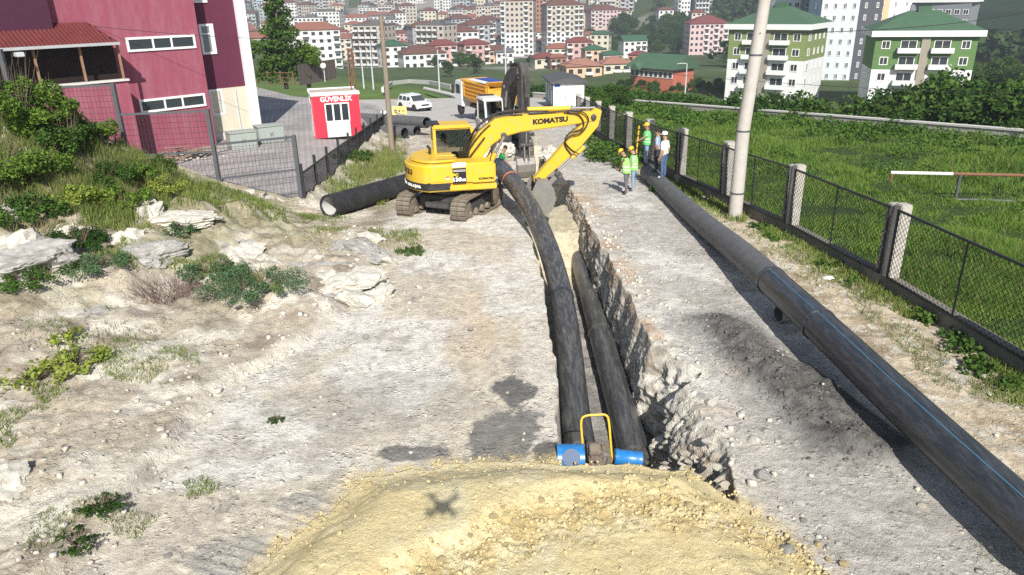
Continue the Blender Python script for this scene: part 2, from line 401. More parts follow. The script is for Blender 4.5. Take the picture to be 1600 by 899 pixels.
    Zf += 0.25*sstep(.75, 1.0, fx)[None, :]*fbm(Xf*2.4, Yf*1.7, s=72)*(dep[:, None] > .05)
    cols.append(Xf); Z.append(Zf); kind.append(np.full_like(Xf, 2))
    # right wall
    w2 = np.linspace(0, 1, nW2+1)[1:]
    Xg = np.linspace(0, 1, nR+1)[1:]
    Xr_ = tr[:, None] + (xr-tr)[:, None]*(Xg**1.15)[None, :]; Yr_ = np.repeat(ys[:, None], nR, 1)
    Zr_ = groundz(Xr_, Yr_) + 0.7*noisebase(Xr_, Yr_)
    lipn = sstep(.9, 0, Xr_-tr[:, None])
    Zr_ += lipn*(0.16*(fbm(Xr_*2.4, Yr_*2.4, o=5, s=81, g=.6)-.42))*(dep[:, None] > .05)
    # dark gravel heap and the loose ground by the fence
    ax = np.interp(ys, [9.5, 10.4, 12, 14, 15.8, 16.5], [6.0, 5.75, 5.35, 5.0, 4.75, 4.6])[:, None]
    heap = sstep(.95, .0, np.abs(Xr_-ax)+.5*(fbm(Xr_*1.2, Yr_*1.2, o=4, s=91)-.5))*sstep(9.7, 10.6, Yr_)*sstep(16.3, 15.0, Yr_)
    Zr_ += heap*(0.10+0.46*(fbm(Xr_*2.2, Yr_*2.2, o=6, s=92, g=.66)-.2))
    ax2 = ax + 0.75
    heap2 = sstep(.32, .0, np.abs(Xr_-ax2))*sstep(10.0, 10.7, Yr_)*sstep(13.6, 12.6, Yr_)
    Zr_ += heap2*(0.05+0.16*fbm(Xr_*3, Yr_*3, o=4, s=93))
    verge = sstep(7.0, 8.0, Xr_)*sstep(40, 30, Yr_)
    Zr_ += verge*0.16*(fbm(Xr_*1.6, Yr_*1.6, o=5, s=95)-.35)
    topz = Zr_[:, :1]
    Xw2 = (tr-base_in)[:, None] + base_in[:, None]*(w2**1.35)[None, :]
    Zw2 = Zf[:, -1:]*(1-w2)[None, :] + topz*w2[None, :]
    YY = np.repeat(ys[:, None], nW2, 1)
    amp = np.sin(np.clip(w2*1.02, 0, 1)*math.pi)[None, :]**0.6
    rid = np.abs(2*fbm(YY*1.7+Zw2*.5, Zw2*1.3-YY*.3, o=6, s=101, g=.6)-1); rid2 = np.abs(2*fbm(YY*6.0, Zw2*4.5, o=5, s=102, g=.6)-1)
    act = (dep[:, None] > .2)
    Xw2 = Xw2 + act*amp*(-0.24*(.24-rid)*(1+2.6*sstep(15, 12.5, YY)) - 0.15*(.28-rid2)*(1+.7*sstep(15, 12.5, YY)))
    YYd = YY + act*amp*0.16*(fbm(YY*2.3, Zw2*2.6, o=4, s=103)-.5)
    cols.append(Xw2); Z.append(Zw2); kind.append(np.full_like(Xw2, 3))
    cols.append(Xr_); Z.append(Zr_); kind.append(np.full_like(Xr_, 4))
    X = np.concatenate(cols, 1); Zm = np.concatenate(Z, 1); K = np.concatenate(kind, 1)
    Y = np.repeat(ys[:, None], X.shape[1], 1)
    Y[:, nL+nW1+nF:nL+nW1+nF+nW2] = YYd
    nc = X.shape[1]
    V = np.stack([X, Y, Zm], -1).reshape(-1, 3)
    i = np.arange(ny-1)[:, None]*nc + np.arange(nc-1)[None, :]
    F = np.stack([i, i+1, i+nc+1, i+nc], -1).reshape(-1, 4)
    # soil colours (what the ground is made of, not how it is lit)
    def mix(a, b, t): return a*(1-t[..., None]) + np.asarray(b)*t[..., None]
    c = np.zeros(X.shape+(3,)) + np.array([.62, .565, .465])
    n1 = fbm(X*.45, Y*.45, o=5, s=111); n2 = fbm(X*1.6, Y*1.6, o=5, s=112); n3 = fbm(X*.8+9, Y*.35, o=5, s=113); n4 = fbm(X*5, Y*5, o=4, s=114)
    c = mix(c, [.73, .705, .65], sstep(.44, .60, n1))
    c = mix(c, [.46, .42, .365], sstep(.52, .72, n2)*.6)
    c = mix(c, [.36, .33, .29], sstep(.58, .72, n4)*.45)
    c = mix(c, [.60, .47, .33], sstep(.5, .66, n3)*sstep(-2.4, .2, X)*sstep(12.5, 15, Y)*sstep(24, 20, Y)*.75)
    c = mix(c, [.71, .68, .62], sstep(.0, .35, X)*sstep(.95, .6, X)*.5)
    bankm = sstep(0.05, -0.7, X - (np.interp(Y, [5, 8, 10, 12.5, 14.5, 16, 19, 24, 27], [-6.0, -5.7, -5.7, -5.6, -4.6, -4.2, -3.9, -4.2, -4.0]) + 1.2*(n1-.5)))
    soil = mix(mix(np.zeros(X.shape+(3,))+np.array([.46, .40, .31]), [.66, .62, .53], sstep(.46, .60, n2)), [.22, .165, .115], sstep(.50, .66, fbm(X*1.1+4, Y*1.1, o=5, s=115))*.8)
    c = c*(1-bankm[..., None]*.85) + soil*bankm[..., None]*.85
    green = sstep(.47, .6, fbm(X*.7+2, Y*.7+8, o=4, s=116))*sstep(-5.5, -9, X)*sstep(13, 19, Y)
    c = mix(c, [.24, .23, .12], green*.6)
    g2 = sstep(.42, .56, fbm(X*.8, Y*.8, o=4, s=117))*sstep(19.5, 22, Y)*sstep(-1.6, -3.2, X)*sstep(45, 36, Y)
    c = mix(c, [.26, .25, .15], g2*.6)
    # right lane: pale grey dust
    rl = (K == 4)*1.0
    lane = mix(mix(np.zeros(X.shape+(3,))+np.array([.50, .475, .44]), [.66, .64, .60], sstep(.5, .66, n1)), [.36, .335, .30], sstep(.56, .72, n2)*.55)
    c = c*(1-rl[..., None]) + lane*rl[..., None]
    edge = np.clip(1-(X-np.repeat(tr[:, None], nc, 1))/1.3, 0, 1)*rl*sstep(.4, .6, n2+.1)
    c = mix(c, [.62, .58, .50], edge*.8)
    c = mix(c, [.50, .34, .22], edge*sstep(.5, .62, fbm(X*1.3, Y*1.3, o=4, s=118))*sstep(11.2, 12.2, Y)*.8)
    vg = sstep(-0.2, .5, X-np.interp(Y, [4, 9, 16, 22, 32, 40], [7.8, 7.3, 6.85, 6.75, 6.7, 5.4]))*rl
    verge_c = mix(mix(np.zeros(X.shape+(3,))+np.array([.56, .48, .36]), [.38, .31, .22], sstep(.5, .68, n2)), [.62, .58, .5], sstep(.55, .7, n4))
    verge_c = mix(verge_c, [.11, .14, .05], sstep(.50, .62, fbm(X*1.1, Y*1.1, o=4, s=119))*sstep(.9, .2, fencex(Y)-X)*.8)
    c = c*(1-vg[..., None]) + verge_c*vg[..., None]
    fade = sstep(22, 30, Y)*rl*sstep(1.0, 2.0, X-tr[:, None])
    # wet and dark spills
    def blob(cx, cy, rx, ry, col, k=1.0, s=0):
        nonlocal c
        d = np.sqrt(((X-cx)/rx)**2+((Y-cy)/ry)**2) + 1.1*(fbm(X*3.0, Y*3.0, o=6, s=130+s, g=.62)-.5)
        c = mix(c, col, sstep(1.06, .90, d)*k*(.8+.4*n4).clip(0, 1))
    blob(.02, 12.55, .42, .50, [.17, .165, .16], 1, 1); blob(-.12, 11.0, .62, 1.0, [.22, .215, .20], .95, 2); blob(.62, 10.3, .3, .5, [.16, .15, .14], 1, 3)
    blob(-1.7, 10.5, .62, .22, [.20, .195, .185], .9, 4); blob(-3.2, 9.2, .5, .25, [.33, .325, .31], .6, 5); blob(-3.9, 8.1, .6, .5, [.33, .325, .31], .6, 6)
    blob(-2.6, 12.2, 2.0, 1.1, [.33, .32, .30], .35, 9)
    hp = np.zeros_like(X); hp[:, -nR:] = np.clip(heap*1.8+heap2*1.8, 0, 1)
    hm = sstep(1.5, .7, np.abs(X-np.repeat(ax, nc, 1))+.8*(n2-.5))*rl*sstep(9.2, 10.3, Y)*sstep(16.9, 15.6, Y)
    c = mix(c, [.27, .262, .25], hm*.55); c = mix(c, [.115, .112, .108], hp*(.65+.5*n4).clip(0, 1))
    # trench: grey marl wall, brown upper layer, sandy floor further off
    wl = (K == 3)*1.0
    hgt = (Zm-roadz(Y))
    wc = mix(mix(np.zeros(X.shape+(3,))+np.array([.60, .565, .49]), [.44, .40, .33], sstep(.50, .66, fbm(Y*2.6, hgt*2.2, o=5, s=121))), [.74, .71, .64], sstep(.48, .60, fbm(Y*4.3, hgt*3.0, o=4, s=122)))
    wc = mix(wc, [.46, .33, .22], sstep(-.75, -.1, hgt+.5*(n2-.5))*sstep(.42, .6, fbm(Y*1.1, hgt, o=4, s=123))*.75)
    c = c*(1-wl[..., None]) + wc*wl[..., None]
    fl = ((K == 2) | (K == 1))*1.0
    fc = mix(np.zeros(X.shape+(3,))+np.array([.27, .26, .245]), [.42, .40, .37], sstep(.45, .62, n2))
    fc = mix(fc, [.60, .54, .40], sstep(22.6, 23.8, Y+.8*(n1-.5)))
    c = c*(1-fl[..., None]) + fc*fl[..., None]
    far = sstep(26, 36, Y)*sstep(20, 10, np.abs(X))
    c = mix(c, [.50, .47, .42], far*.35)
    pd = pile_h(X, Y)[2]; c = mix(c, [.70, .57, .31], sstep(-.55, -.05, pd + .7*(fbm(X*3, Y*3, o=5, s=158)-.5))*sstep(.40, .55, fbm(X*7, Y*7, o=4, s=159)+.12)*.85)
    o = npmesh('ground', V, F, 'ground_soil'); vcol(o, np.clip(c.reshape(-1, 3)*np.array([1.07, 1.06, 1.035]), 0, .82)); tag(o, kind='structure')
    return o
ground = ground_mesh()

# ------------------------------------------------------------------ stones
def rock_mesh(name, m, seed, sub=2, flat=.7, rough=.35, freq=1.6):
    bm = bmesh.new(); bmesh.ops.create_icosphere(bm, subdivisions=sub, radius=1)
    P = np.array([v.co[:] for v in bm.verts])
    r0 = np.random.default_rng(seed)
    for k in range(9):                        # broken faces
        n = r0.normal(size=3); n /= np.linalg.norm(n); d = .55+.3*r0.random()
        ex = P@n-d; P -= np.outer(np.clip(ex, 0, None), n)*.85
    nn = fbm(P[:, 0]*freq+seed, P[:, 1]*freq, P[:, 2]*freq+3, o=4, s=seed)
    P *= (1+rough*2*(nn-.5))[:, None]
    if sub >= 4:
        n5 = np.abs(fbm(P[:, 0]*3+seed, P[:, 1]*3, P[:, 2]*5, o=5, s=seed+5, g=.6)-.5); P *= (1-.6*n5)[:, None]
    P[:, 2] *= flat
    for v, p in zip(bm.verts, P): v.co = p
    me = bpy.data.meshes.new(name); bm.to_mesh(me); bm.free(); me.materials.append(M[m]); shade(me, 30)
    return me
def put(name, me, loc, s, rz, label, cat, group=None, tilt=(0, 0)):
    o = link(name, me); o.location = loc; o.scale = s if hasattr(s, '__len__') else (s, s, s); o.rotation_euler = (tilt[0], tilt[1], rz)
    return tag(o, label, cat, group)
for i, (px, py, s, rz, m, lab) in enumerate([
    (6, 778, (.62, .55, .62), .3, 'rock_pale', 'big rounded grey white boulder casting a dark shadow on bare soil'),
    (40, 430, (1.65, 1.0, .85), .2, 'rock_grey', 'flat weathered grey outcrop block half buried below the leafy thicket'),
    (215, 412, (1.25, .85, .62), .5, 'rock_grey', 'rounded grey outcrop rock behind the dry purple stems'),
    (262, 352, (1.5, .8, .42), .1, 'rock_pale', 'long pale flat outcrop slab under the mesh fence bank'),
    (372, 412, (1.15, 1.1, .62), .4, 'rock_pale', 'pale domed limestone outcrop beside the green flowering mat'),
    (545, 455, (1.05, .85, .55), .9, 'rock_pale', 'blocky pale rock at the road edge with broken faces'),
    (565, 400, (1.2, .6, .45), -.6, 'rock_grey', 'leaning grey slab above the blocky pale rock'),
    (508, 425, (.30, .3, .3), .2, 'rock_tan', 'small tan brown broken rock beside the leaning slab'),
    (338, 372, (.55, .4, .3), .3, 'rock_grey', 'dark grey rock lump beside the long pale slab'),
    (15, 340, (.7, .5, .4), .8, 'rock_grey', 'grey rock lump in the undergrowth above the outcrop block'),
    (175, 345, (.5, .4, .35), .8, 'rock_grey', 'grey rock poking out of yellow flowered weeds')]):
    p = at(px, py); me = rock_mesh('boulder', m, 40+i, 5, rough=.55, freq=1.7)
    put('boulder', me, (p.x, p.y, p.z+s[2]*.22), s, rz, lab, 'boulder')
oc_m = [rock_mesh('outcrop_rock', m, 330+k, 4, flat=.85, rough=.6, freq=1.8) for k, m in enumerate(['rock_pale', 'rock_grey', 'rock_pale', 'rock_pale', 'rock_grey'])]
ro = np.random.default_rng(9)
for k, (px, py, s) in enumerate([(20,400,.9),(75,415,.7),(110,380,.6),(200,395,.7),(245,400,.6),(180,420,.5),(285,345,.55),(225,345,.6),(320,350,.5),(355,390,.75),(400,395,.7),(385,425,.65),(345,420,.5),(425,415,.6),(470,430,.55),(505,450,.6),(530,430,.65),(575,440,.6),(560,475,.6),(520,475,.45),(590,465,.4),(545,395,.7),(580,380,.5),(610,410,.4),(440,385,.45),(480,395,.5),(150,500,.45),(195,505,.4),(110,495,.4),(330,505,.35),(60,530,.35),(300,520,.3)]):
    p = at(px, py); put('outcrop_rock', oc_m[k % 5], (p.x, p.y, p.z+s*.05), (s*ro.uniform(.9, 1.4), s*ro.uniform(.8, 1.1), s*ro.uniform(.55, .85)), ro.uniform(0, 6), 'weathered outcrop rock half buried in the bank left of the track', 'rock', 'outcrop rocks in the bank', (ro.normal()*.25, ro.normal()*.25))
smallr = [rock_mesh('stone', m, 90+k, 1, flat=.75, rough=.3) for k, m in enumerate(['rock_pale', 'rock_grey', 'rock_pale', 'rock_tan'])]
medr = [rock_mesh('stone', m, 70+k, 2, flat=.75, rough=.3) for k, m in enumerate(['rock_pale', 'rock_grey', 'rock_pale', 'rock_tan'])]
sp = [(1110,632,.16),(1190,745,.17),(1222,602,.10),(1440,792,.09),(1285,772,.06),(1232,862,.14),(1176,690,.12),(1490,652,.08),(1365,725,.05),(1255,815,.07),
      (1145,705,.11),(1165,655,.07),(1478,735,.07),(1420,780,.04),(1310,850,.05),(1203,585,.05),(100,590,.16),(130,585,.14),(20,635,.12),(95,680,.13),(75,690,.10),(115,650,.09),
      (30,665,.12),(265,690,.12),(225,665,.12),(265,660,.10),(200,755,.10),(95,735,.10),(340,758,.09),(262,870,.07),(418,600,.05),(612,483,.15),(640,475,.10),(572,528,.12),(560,535,.06),
      (478,650,.06),(820,598,.06),(545,640,.06),(455,660,.06),(372,620,.07),(150,830,.12),(105,845,.1),(85,800,.13),(185,700,.08),(310,800,.05),(690,415,.10),(655,450,.14),(700,470,.08),
      (720,500,.06),(735,515,.09),(660,385,.10),(600,500,.08),(620,520,.10),(450,425,.10),(1120,730,.10),(1130,760,.12),(1105,690,.13),(1095,620,.10),(1215,690,.05),(1350,765,.04)]
for i, (px, py, s) in enumerate(sp):
    p = at(px, py); side = px > 900
    lab = 'loose pale stone lying on the grey lane right of the trench' if side else ('loose stone on the weedy bank left of the track' if px < 420 else 'loose broken stone on the white chalk track left of the trench')
    put('stone', medr[i % 4], (p.x, p.y, p.z+s*.2), (s, s*random.uniform(.7, 1.1), s*random.uniform(.7, 1)), random.uniform(0, 6), lab, 'stone', lab)
def scatter(name, pts, sizes, mats, seed=1, flat=.7, kind='stuff'):
    """many small broken stones in one mesh"""
    base = []
    for k in range(6):
        r0 = np.random.default_rng(seed*100+k)
        b = np.array([[-1,-1,-1],[1,-1,-1],[1,1,-1],[-1,1,-1],[-1,-1,1],[1,-1,1],[1,1,1],[-1,1,1]], float)*.72
        b += r0.normal(size=b.shape)*.24; b[4:, :2] *= .7; base.append(b)
    base = np.array(base); fc = np.array([(0,3,2,1),(4,5,6,7),(0,1,5,4),(1,2,6,5),(2,3,7,6),(3,0,4,7)])
    n = len(pts); r0 = np.random.default_rng(seed)
    v = base[r0.integers(0, 6, n)]
    a = r0.random(n)*6.283; ca, sa = np.cos(a)[:, None], np.sin(a)[:, None]
    x = v[:, :, 0]*ca - v[:, :, 1]*sa; y = v[:, :, 0]*sa + v[:, :, 1]*ca
    V = np.stack([x, y, v[:, :, 2]*flat], -1)*np.asarray(sizes)[:, None, None] + np.asarray(pts)[:, None, :]
    F = fc[None] + (np.arange(n)*8)[:, None, None]
    mi = np.repeat(r0.integers(0, len(mats), n), 6)
    return V.reshape(-1, 3), F.reshape(-1, 4), mi
N = 3600
yy = 6.5 + 28*rng.random(N)**1.7; xx = -12+24*rng.random(N)
xx = np.where(rng.random(N) < .25, 3.3+1.2*rng.random(N), xx)
keep = ((yy < 23.5) | (xx > -7.5)) & ((xx < np.interp(yy, TLy, TLx)-.1) | (xx > np.interp(yy, TRy, TRx)+.05)) & (xx < fencex(yy)-.3) & (np.abs(xx) < .76*yy+1) & (fbm(xx*.8, yy*.8, s=141) > .42)
xx, yy = xx[keep], yy[keep]; sz = .008+.045*rng.random(len(xx))**4
dg = bpy.context.evaluated_depsgraph_get()
from mathutils.bvhtree import BVHTree
gbvh = BVHTree.FromObject(ground, dg)
def drop(x, y, z0=12.0):
    h = gbvh.ray_cast(Vector((x, y, z0)), Vector((0, 0, -1)))
    return h[0].z if h[0] is not None else float(groundz(x, y))
zz = np.array([drop(a, b) for a, b in zip(xx, yy)])
V, F, mi = scatter('gravel', np.stack([xx, yy, zz+sz*.2], -1), sz, [0, 1, 2, 3], 3)
tag(npmesh('gravel', V, F, ['rock_pale', 'rock_grey', 'rock_pale', 'rock_tan'], mi=mi), kind='stuff')
# fallen blocks along the broken right edge of the trench and dark lumps on the gravel heap
def scatter_region(name, n, f, mats, smin, smax, seed, label=None, power=2.5):
    r0 = np.random.default_rng(seed); P = []; S = []
    for _ in range(n):
        x, y = f(r0); s = smin+(smax-smin)*r0.random()**power
        P.append((x, y, drop(x, y)+s*.25)); S.append(s)
    V, F, mi = scatter(name, np.array(P), np.array(S), mats, seed)
    return tag(npmesh(name, V, F, mats, mi=mi), kind='stuff')
def f1(r0):
    y = r0.uniform(9.4, 28); return np.interp(y, TRy, TRx)+abs(r0.normal())*.35-.05, y
scatter_region('trench_rubble', 260, f1, ['rock_pale', 'rock_pale', 'rock_tan', 'rock_pale'], .012, .10, 5, power=3.5)
def f2(r0):
    y = r0.uniform(10, 15.9); return np.interp(y, [9.5, 10.4, 12, 14, 15.8, 16.5], [6.0, 5.75, 5.35, 5.0, 4.75, 4.6])+r0.normal()*.42, y
scatter_region('dark_gravel', 900, f2, ['clod_dark'], .008, .05, 6, power=4)
def f3(r0):
    y = r0.uniform(7, 24); return np.interp(y, [5, 8, 10, 12.5, 14.5, 16, 19, 24], [-6.2, -6.0, -5.9, -5.8, -4.6, -4.2, -4.0, -4.4])+r0.normal()*.6-.4, y
scatter_region('bank_rubble', 500, f3, ['rock_pale', 'rock_pale', 'rock_tan', 'rock_pale'], .010, .09, 8, power=4)

# ------------------------------------------------------------------ yellow sand heap
xs = np.arange(-4.6, 4.9, .028); ysn = np.arange(4.9, 10.6, .026)
XX, YY = np.meshgrid(xs, ysn); hh, st, dd = pile_h(XX, YY)
Z0 = hh + 0.02
nx = len(xs); i = np.arange(len(ysn)-1)[:, None]*nx + np.arange(nx-1)[None, :]
F = np.stack([i, i+1, i+nx+1, i+nx], -1).reshape(-1, 4)
V = np.stack([XX, YY, Z0], -1).reshape(-1, 3)
ok = (dd.reshape(-1) > -.25); F = F[ok[F].any(1)]
n1 = fbm(XX*1.2, YY*1.2, o=5, s=156); n2 = fbm(XX*5, YY*5, o=4, s=157)
c = np.zeros(XX.shape+(3,))+np.array([.80, .67, .38])
c = c*(1-(sstep(.5, .66, n1)*.7)[..., None])+np.array([.82, .73, .48])*(sstep(.5, .66, n1)*.7)[..., None]
t = sstep(.42, .62, n2)*(.15+.7*st); c = c*(1-t[..., None])+np.array([.62, .48, .22])*t[..., None]
pile = thing('sand_heap', 'broad heap of crumbly yellow sand closing the near end of the trench', 'sand heap')
surf = npmesh('sand_surface', V, F, 'sand_soil', pile); vcol(surf, c.reshape(-1, 3))
# lumps of caked sand
clodm = [rock_mesh('clod', 'clod_yellow', 200+k, 1, flat=.75, rough=.3) for k in range(5)]
r0 = np.random.default_rng(21)
def cand(n, y0):
    x = r0.uniform(-4.2, 4.4, n); y = r0.uniform(y0, 10.4, n); h, s_, d_ = pile_h(x, y); return x, y, np.maximum(h, 0)+.02, s_, d_
x, y, h, s_, d_ = cand(5000, 7.0); u = r0.random(5000)
near = (d_ > -.15) & (d_ < .28); pick = (near & (u < .09)) | ((s_ > .2) & (u < .10))
for k, j in enumerate(np.nonzero(pick)[0][:230]):
    s = (.025+.085*r0.random()**3.2) if near[j] else (.02+.07*r0.random()**3)
    o = link('clod', clodm[k % 5], pile); o.location = (x[j], y[j], h[j]+s*.15); o.scale = (s, s*r0.uniform(.7, 1.1), s*r0.uniform(.6, .9)); o.rotation_euler = (0, 0, r0.uniform(0, 6))
x, y, h, s_, d_ = cand(16000, 6.4); u = r0.random(16000)
pr = np.where(s_ > .08, .8*s_, np.where(d_ < .25, .16, .03)); pr = np.where(d_ < -.3, 0, pr); k = u < pr
S = .006+.036*r0.random(k.sum())**3.0; P = np.stack([x[k], y[k], h[k]+S*.15], -1)
V, F, mi = scatter('c', np.array(P), np.array(S), ['clod_yellow'], 9)
tag(npmesh('crumbs', V, F, ['clod_yellow'], pile), kind='stuff')
# ------------------------------------------------------------------ vegetation helpers
leafmat('grass_green', (.04, .12, .014), (.22, .35, .058), transl=.3, scale=.35)
leafmat('grass_dry', (.16, .15, .06), (.36, .32, .16), transl=.2)
leafmat('grass_bank', (.06, .11, .02), (.27, .33, .085), transl=.25, scale=.5)
leafmat('leaf_dark', (.012, .035, .008), (.055, .12, .02), transl=.2, scale=.5)
leafmat('leaf_mid', (.022, .06, .010), (.10, .19, .035), transl=.25, scale=.5)
leafmat('leaf_bright', (.05, .12, .015), (.20, .32, .05), transl=.3, scale=.7)
leafmat('leaf_bramble', (.03, .085, .012), (.13, .24, .04), transl=.25, scale=.3)
leafmat('leaf_lime', (.12, .22, .02), (.36, .42, .08), transl=.3)
leafmat('leaf_bluegreen', (.04, .09, .035), (.13, .22, .10), transl=.2)
leafmat('stem_purple', (.10, .065, .06), (.24, .17, .15), transl=0)
leafmat('leaf_far', (.014, .036, .012), (.055, .10, .03), transl=0, scale=.12)
mat('bark', (.13, .10, .07), .95, var=.3, scale=9, bump=.5)
def leaf_quads(P, size, seed, up=.3, aspect=.6):
    r0 = np.random.default_rng(seed); n = len(P); size = np.broadcast_to(np.asarray(size, float), (n,))
    nrm = r0.normal(size=(n, 3)); nrm[:, 2] = np.abs(nrm[:, 2])+up; nrm /= np.linalg.norm(nrm, axis=1)[:, None]
    a = r0.normal(size=(n, 3)); a -= (a*nrm).sum(1)[:, None]*nrm; a /= np.linalg.norm(a, axis=1)[:, None]
    b = np.cross(nrm, a)
    s = size[:, None]*(.6+.8*r0.random((n, 1)))
    V = np.stack([P-a*s, P-b*s*aspect+nrm*s*.15, P+a*s, P+b*s*aspect+nrm*s*.15], 1)
    F = np.arange(n*4).reshape(n, 4)
    return V.reshape(-1, 3), F
def blades(P, h, w, seed, lean=.45):
    r0 = np.random.default_rng(seed); n = len(P); h = np.broadcast_to(np.asarray(h, float), (n,))*(.55+.8*r0.random(n)); w = np.broadcast_to(np.asarray(w, float), (n,))
    a = r0.random(n)*6.283; d = np.stack([np.cos(a), np.sin(a), np.zeros(n)], -1)
    b = r0.random(n)*6.283; l = np.stack([np.cos(b), np.sin(b), np.zeros(n)], -1)*(lean*h*r0.random(n))[:, None]
    up = np.zeros((n, 3)); up[:, 2] = h
    V = np.stack([P-d*w[:, None]/2, P+d*w[:, None]/2, P+d*w[:, None]*.32+l*.4+up*.62, P-d*w[:, None]*.32+l*.4+up*.62,
                  P+l+up], 1)
    base = (np.arange(n)*5)[:, None]
    F4 = base+np.array([[0, 1, 2, 3]]); F3 = base+np.array([[3, 2, 4, 4]])
    return V.reshape(-1, 3), F4, F3
def grass(name, P, h, w, m, seed, parent=None, lean=.45):
    V, F4, F3 = blades(np.asarray(P), h, w, seed, lean)
    me = bpy.data.meshes.new(name); n4 = len(F4); 
    tri = F3[:, :3]
    me.vertices.add(len(V)); me.vertices.foreach_set('co', V.astype(np.float32).ravel())
    idx = np.concatenate([F4.ravel(), tri.ravel()]).astype(np.int32); me.loops.add(len(idx)); me.loops.foreach_set('vertex_index', idx)
    st = np.concatenate([np.arange(n4)*4, n4*4+np.arange(len(tri))*3]).astype(np.int32); me.polygons.add(len(st)); me.polygons.foreach_set('loop_start', st)
    me.materials.append(M[m]); me.update(calc_edges=True); me.validate()
    return tag(link(name, me, parent), kind='stuff')
def dropv(x, y): return np.array([drop(a, b) for a, b in zip(x, y)])
def crown_points(n, clumps, seed, shell=.55):
    """clumps: list of (centre, radii); points spread through the outer part of each"""
    r0 = np.random.default_rng(seed); out = []
    wts = np.array([c[1][0]*c[1][1]+c[1][2] for c in clumps]); wts = wts/wts.sum()
    for (c, rad), wt in zip(clumps, wts):
        k = max(4, int(n*wt)); d = r0.normal(size=(k, 3)); d /= np.linalg.norm(d, axis=1)[:, None]
        rr = (shell+(1-shell)*r0.random(k)**.7)[:, None]
        out.append(np.asarray(c)+d*rr*np.asarray(rad))
    return np.concatenate(out)
def make_tree(name, h, r, seed, m, label, cat='tree', leaf=.16, n=3000, cone=False, trunk=.25, low=.25, loc=(0,0,0), group=None):
    r0 = np.random.default_rng(seed); t = thing(name, label, cat, loc, 0, group)
    clumps = []
    if cone:
        for k in range(26):
            f = k/25; z = h*(low+(1-low)*f); rr = r*(1-f)**.75+.12
            for j in range(5 if f < .8 else 2):
                a = r0.random()*6.28; q = rr*(.45+.4*r0.random()); s = rr*.42+.12
                clumps.append(((math.cos(a)*q, math.sin(a)*q, z+r0.normal()*.15), (s, s, s*.55)))
    else:
        for k in range(34):
            d = r0.normal(size=3); d /= np.linalg.norm(d); d[2] = abs(d[2])*1.1-.25 if r0.random() < .75 else d[2]
            q = .45+.5*r0.random(); s = r*(.26+.22*r0.random())
            clumps.append(((d[0]*r*q, d[1]*r*q, h*(low+(1-low)*.5)+d[2]*h*(1-low)*.46*q), (s, s, s*.75)))
    P = crown_points(n, clumps, seed+1); P = P[P[:, 2] > .05]
    V, F = leaf_quads(P, leaf, seed+2)
    npmesh('crown', V, F, m, t)
    mb = MB(); top = h*(.85 if cone else .6)
    mb.tube([(0, 0, -.6), (r0.normal()*.05*r, r0.normal()*.05*r, top*.45), (r0.normal()*.1*r, r0.normal()*.1*r, top)], [trunk, trunk*.75, trunk*.25], 7)
    for k in range(7):
        a = r0.random()*6.28; z0 = h*(low*.8+.4*r0.random()); mb.tube([(0, 0, z0), (math.cos(a)*r*.35, math.sin(a)*r*.35, z0+h*.10), (math.cos(a)*r*.75, math.sin(a)*r*.75, z0+h*.16)], [trunk*.35, trunk*.25, trunk*.08], 5)
    mb.build('trunk', 'bark', t, smooth=True)
    return t
# ------------------------------------------------------------------ meadow behind the right fence
def wallx(y): return 30-(np.asarray(y, float)-43)*.485
def meadz(x, y): return roadz(y) - .12 + .35*(fbm(np.asarray(x)*.22, np.asarray(y)*.22, o=3, s=161)-.5)
ys = np.arange(3, 112, .7); u = np.linspace(0, 1, 70)
xl = fencex(ys)-.12; xr = np.maximum(wallx(ys)+.3, xl+.5)
X = xl[:, None]+(xr-xl)[:, None]*u[None]; Y = np.repeat(ys[:, None], 70, 1); Z = meadz(X, Y)
i = np.arange(len(ys)-1)[:, None]*70+np.arange(69)[None]
tag(npmesh('meadow', np.stack([X, Y, Z], -1).reshape(-1, 3), np.stack([i, i+1, i+71, i+70], -1).reshape(-1, 4), 'meadow_soil'), kind='structure')
n = 260000
yy = 11*(8.2**rng.random(n)); xx = fencex(yy)+.1+rng.random(n)*np.maximum(.1, np.minimum(wallx(yy), .80*yy+1.5)-fencex(yy))
k = (wallx(yy) > xx+.2); xx, yy = xx[k], yy[k]; dens = fbm(xx*.5, yy*.5, o=4, s=163)
k = rng.random(len(xx)) < sstep(.22, .5, dens); xx, yy, dens = xx[k], yy[k], dens[k]
hh = (.10+.28*sstep(.4, .7, dens))*np.where(yy < 26, .8, 1.0)+.22*sstep(.45, .65, fbm(xx*.16, yy*.16, o=3, s=164))
grass('meadow_grass', np.stack([xx, yy, meadz(xx, yy)-.02], -1), hh*.85, .007+.0007*yy, 'grass_green', 5, lean=1.1)
k = rng.random(len(xx)) < .07
grass('dry_meadow_grass', np.stack([xx[k], yy[k], meadz(xx[k], yy[k])-.02], -1), hh[k]*1.0, .006+.0006*yy[k], 'grass_dry', 6, lean=.8)
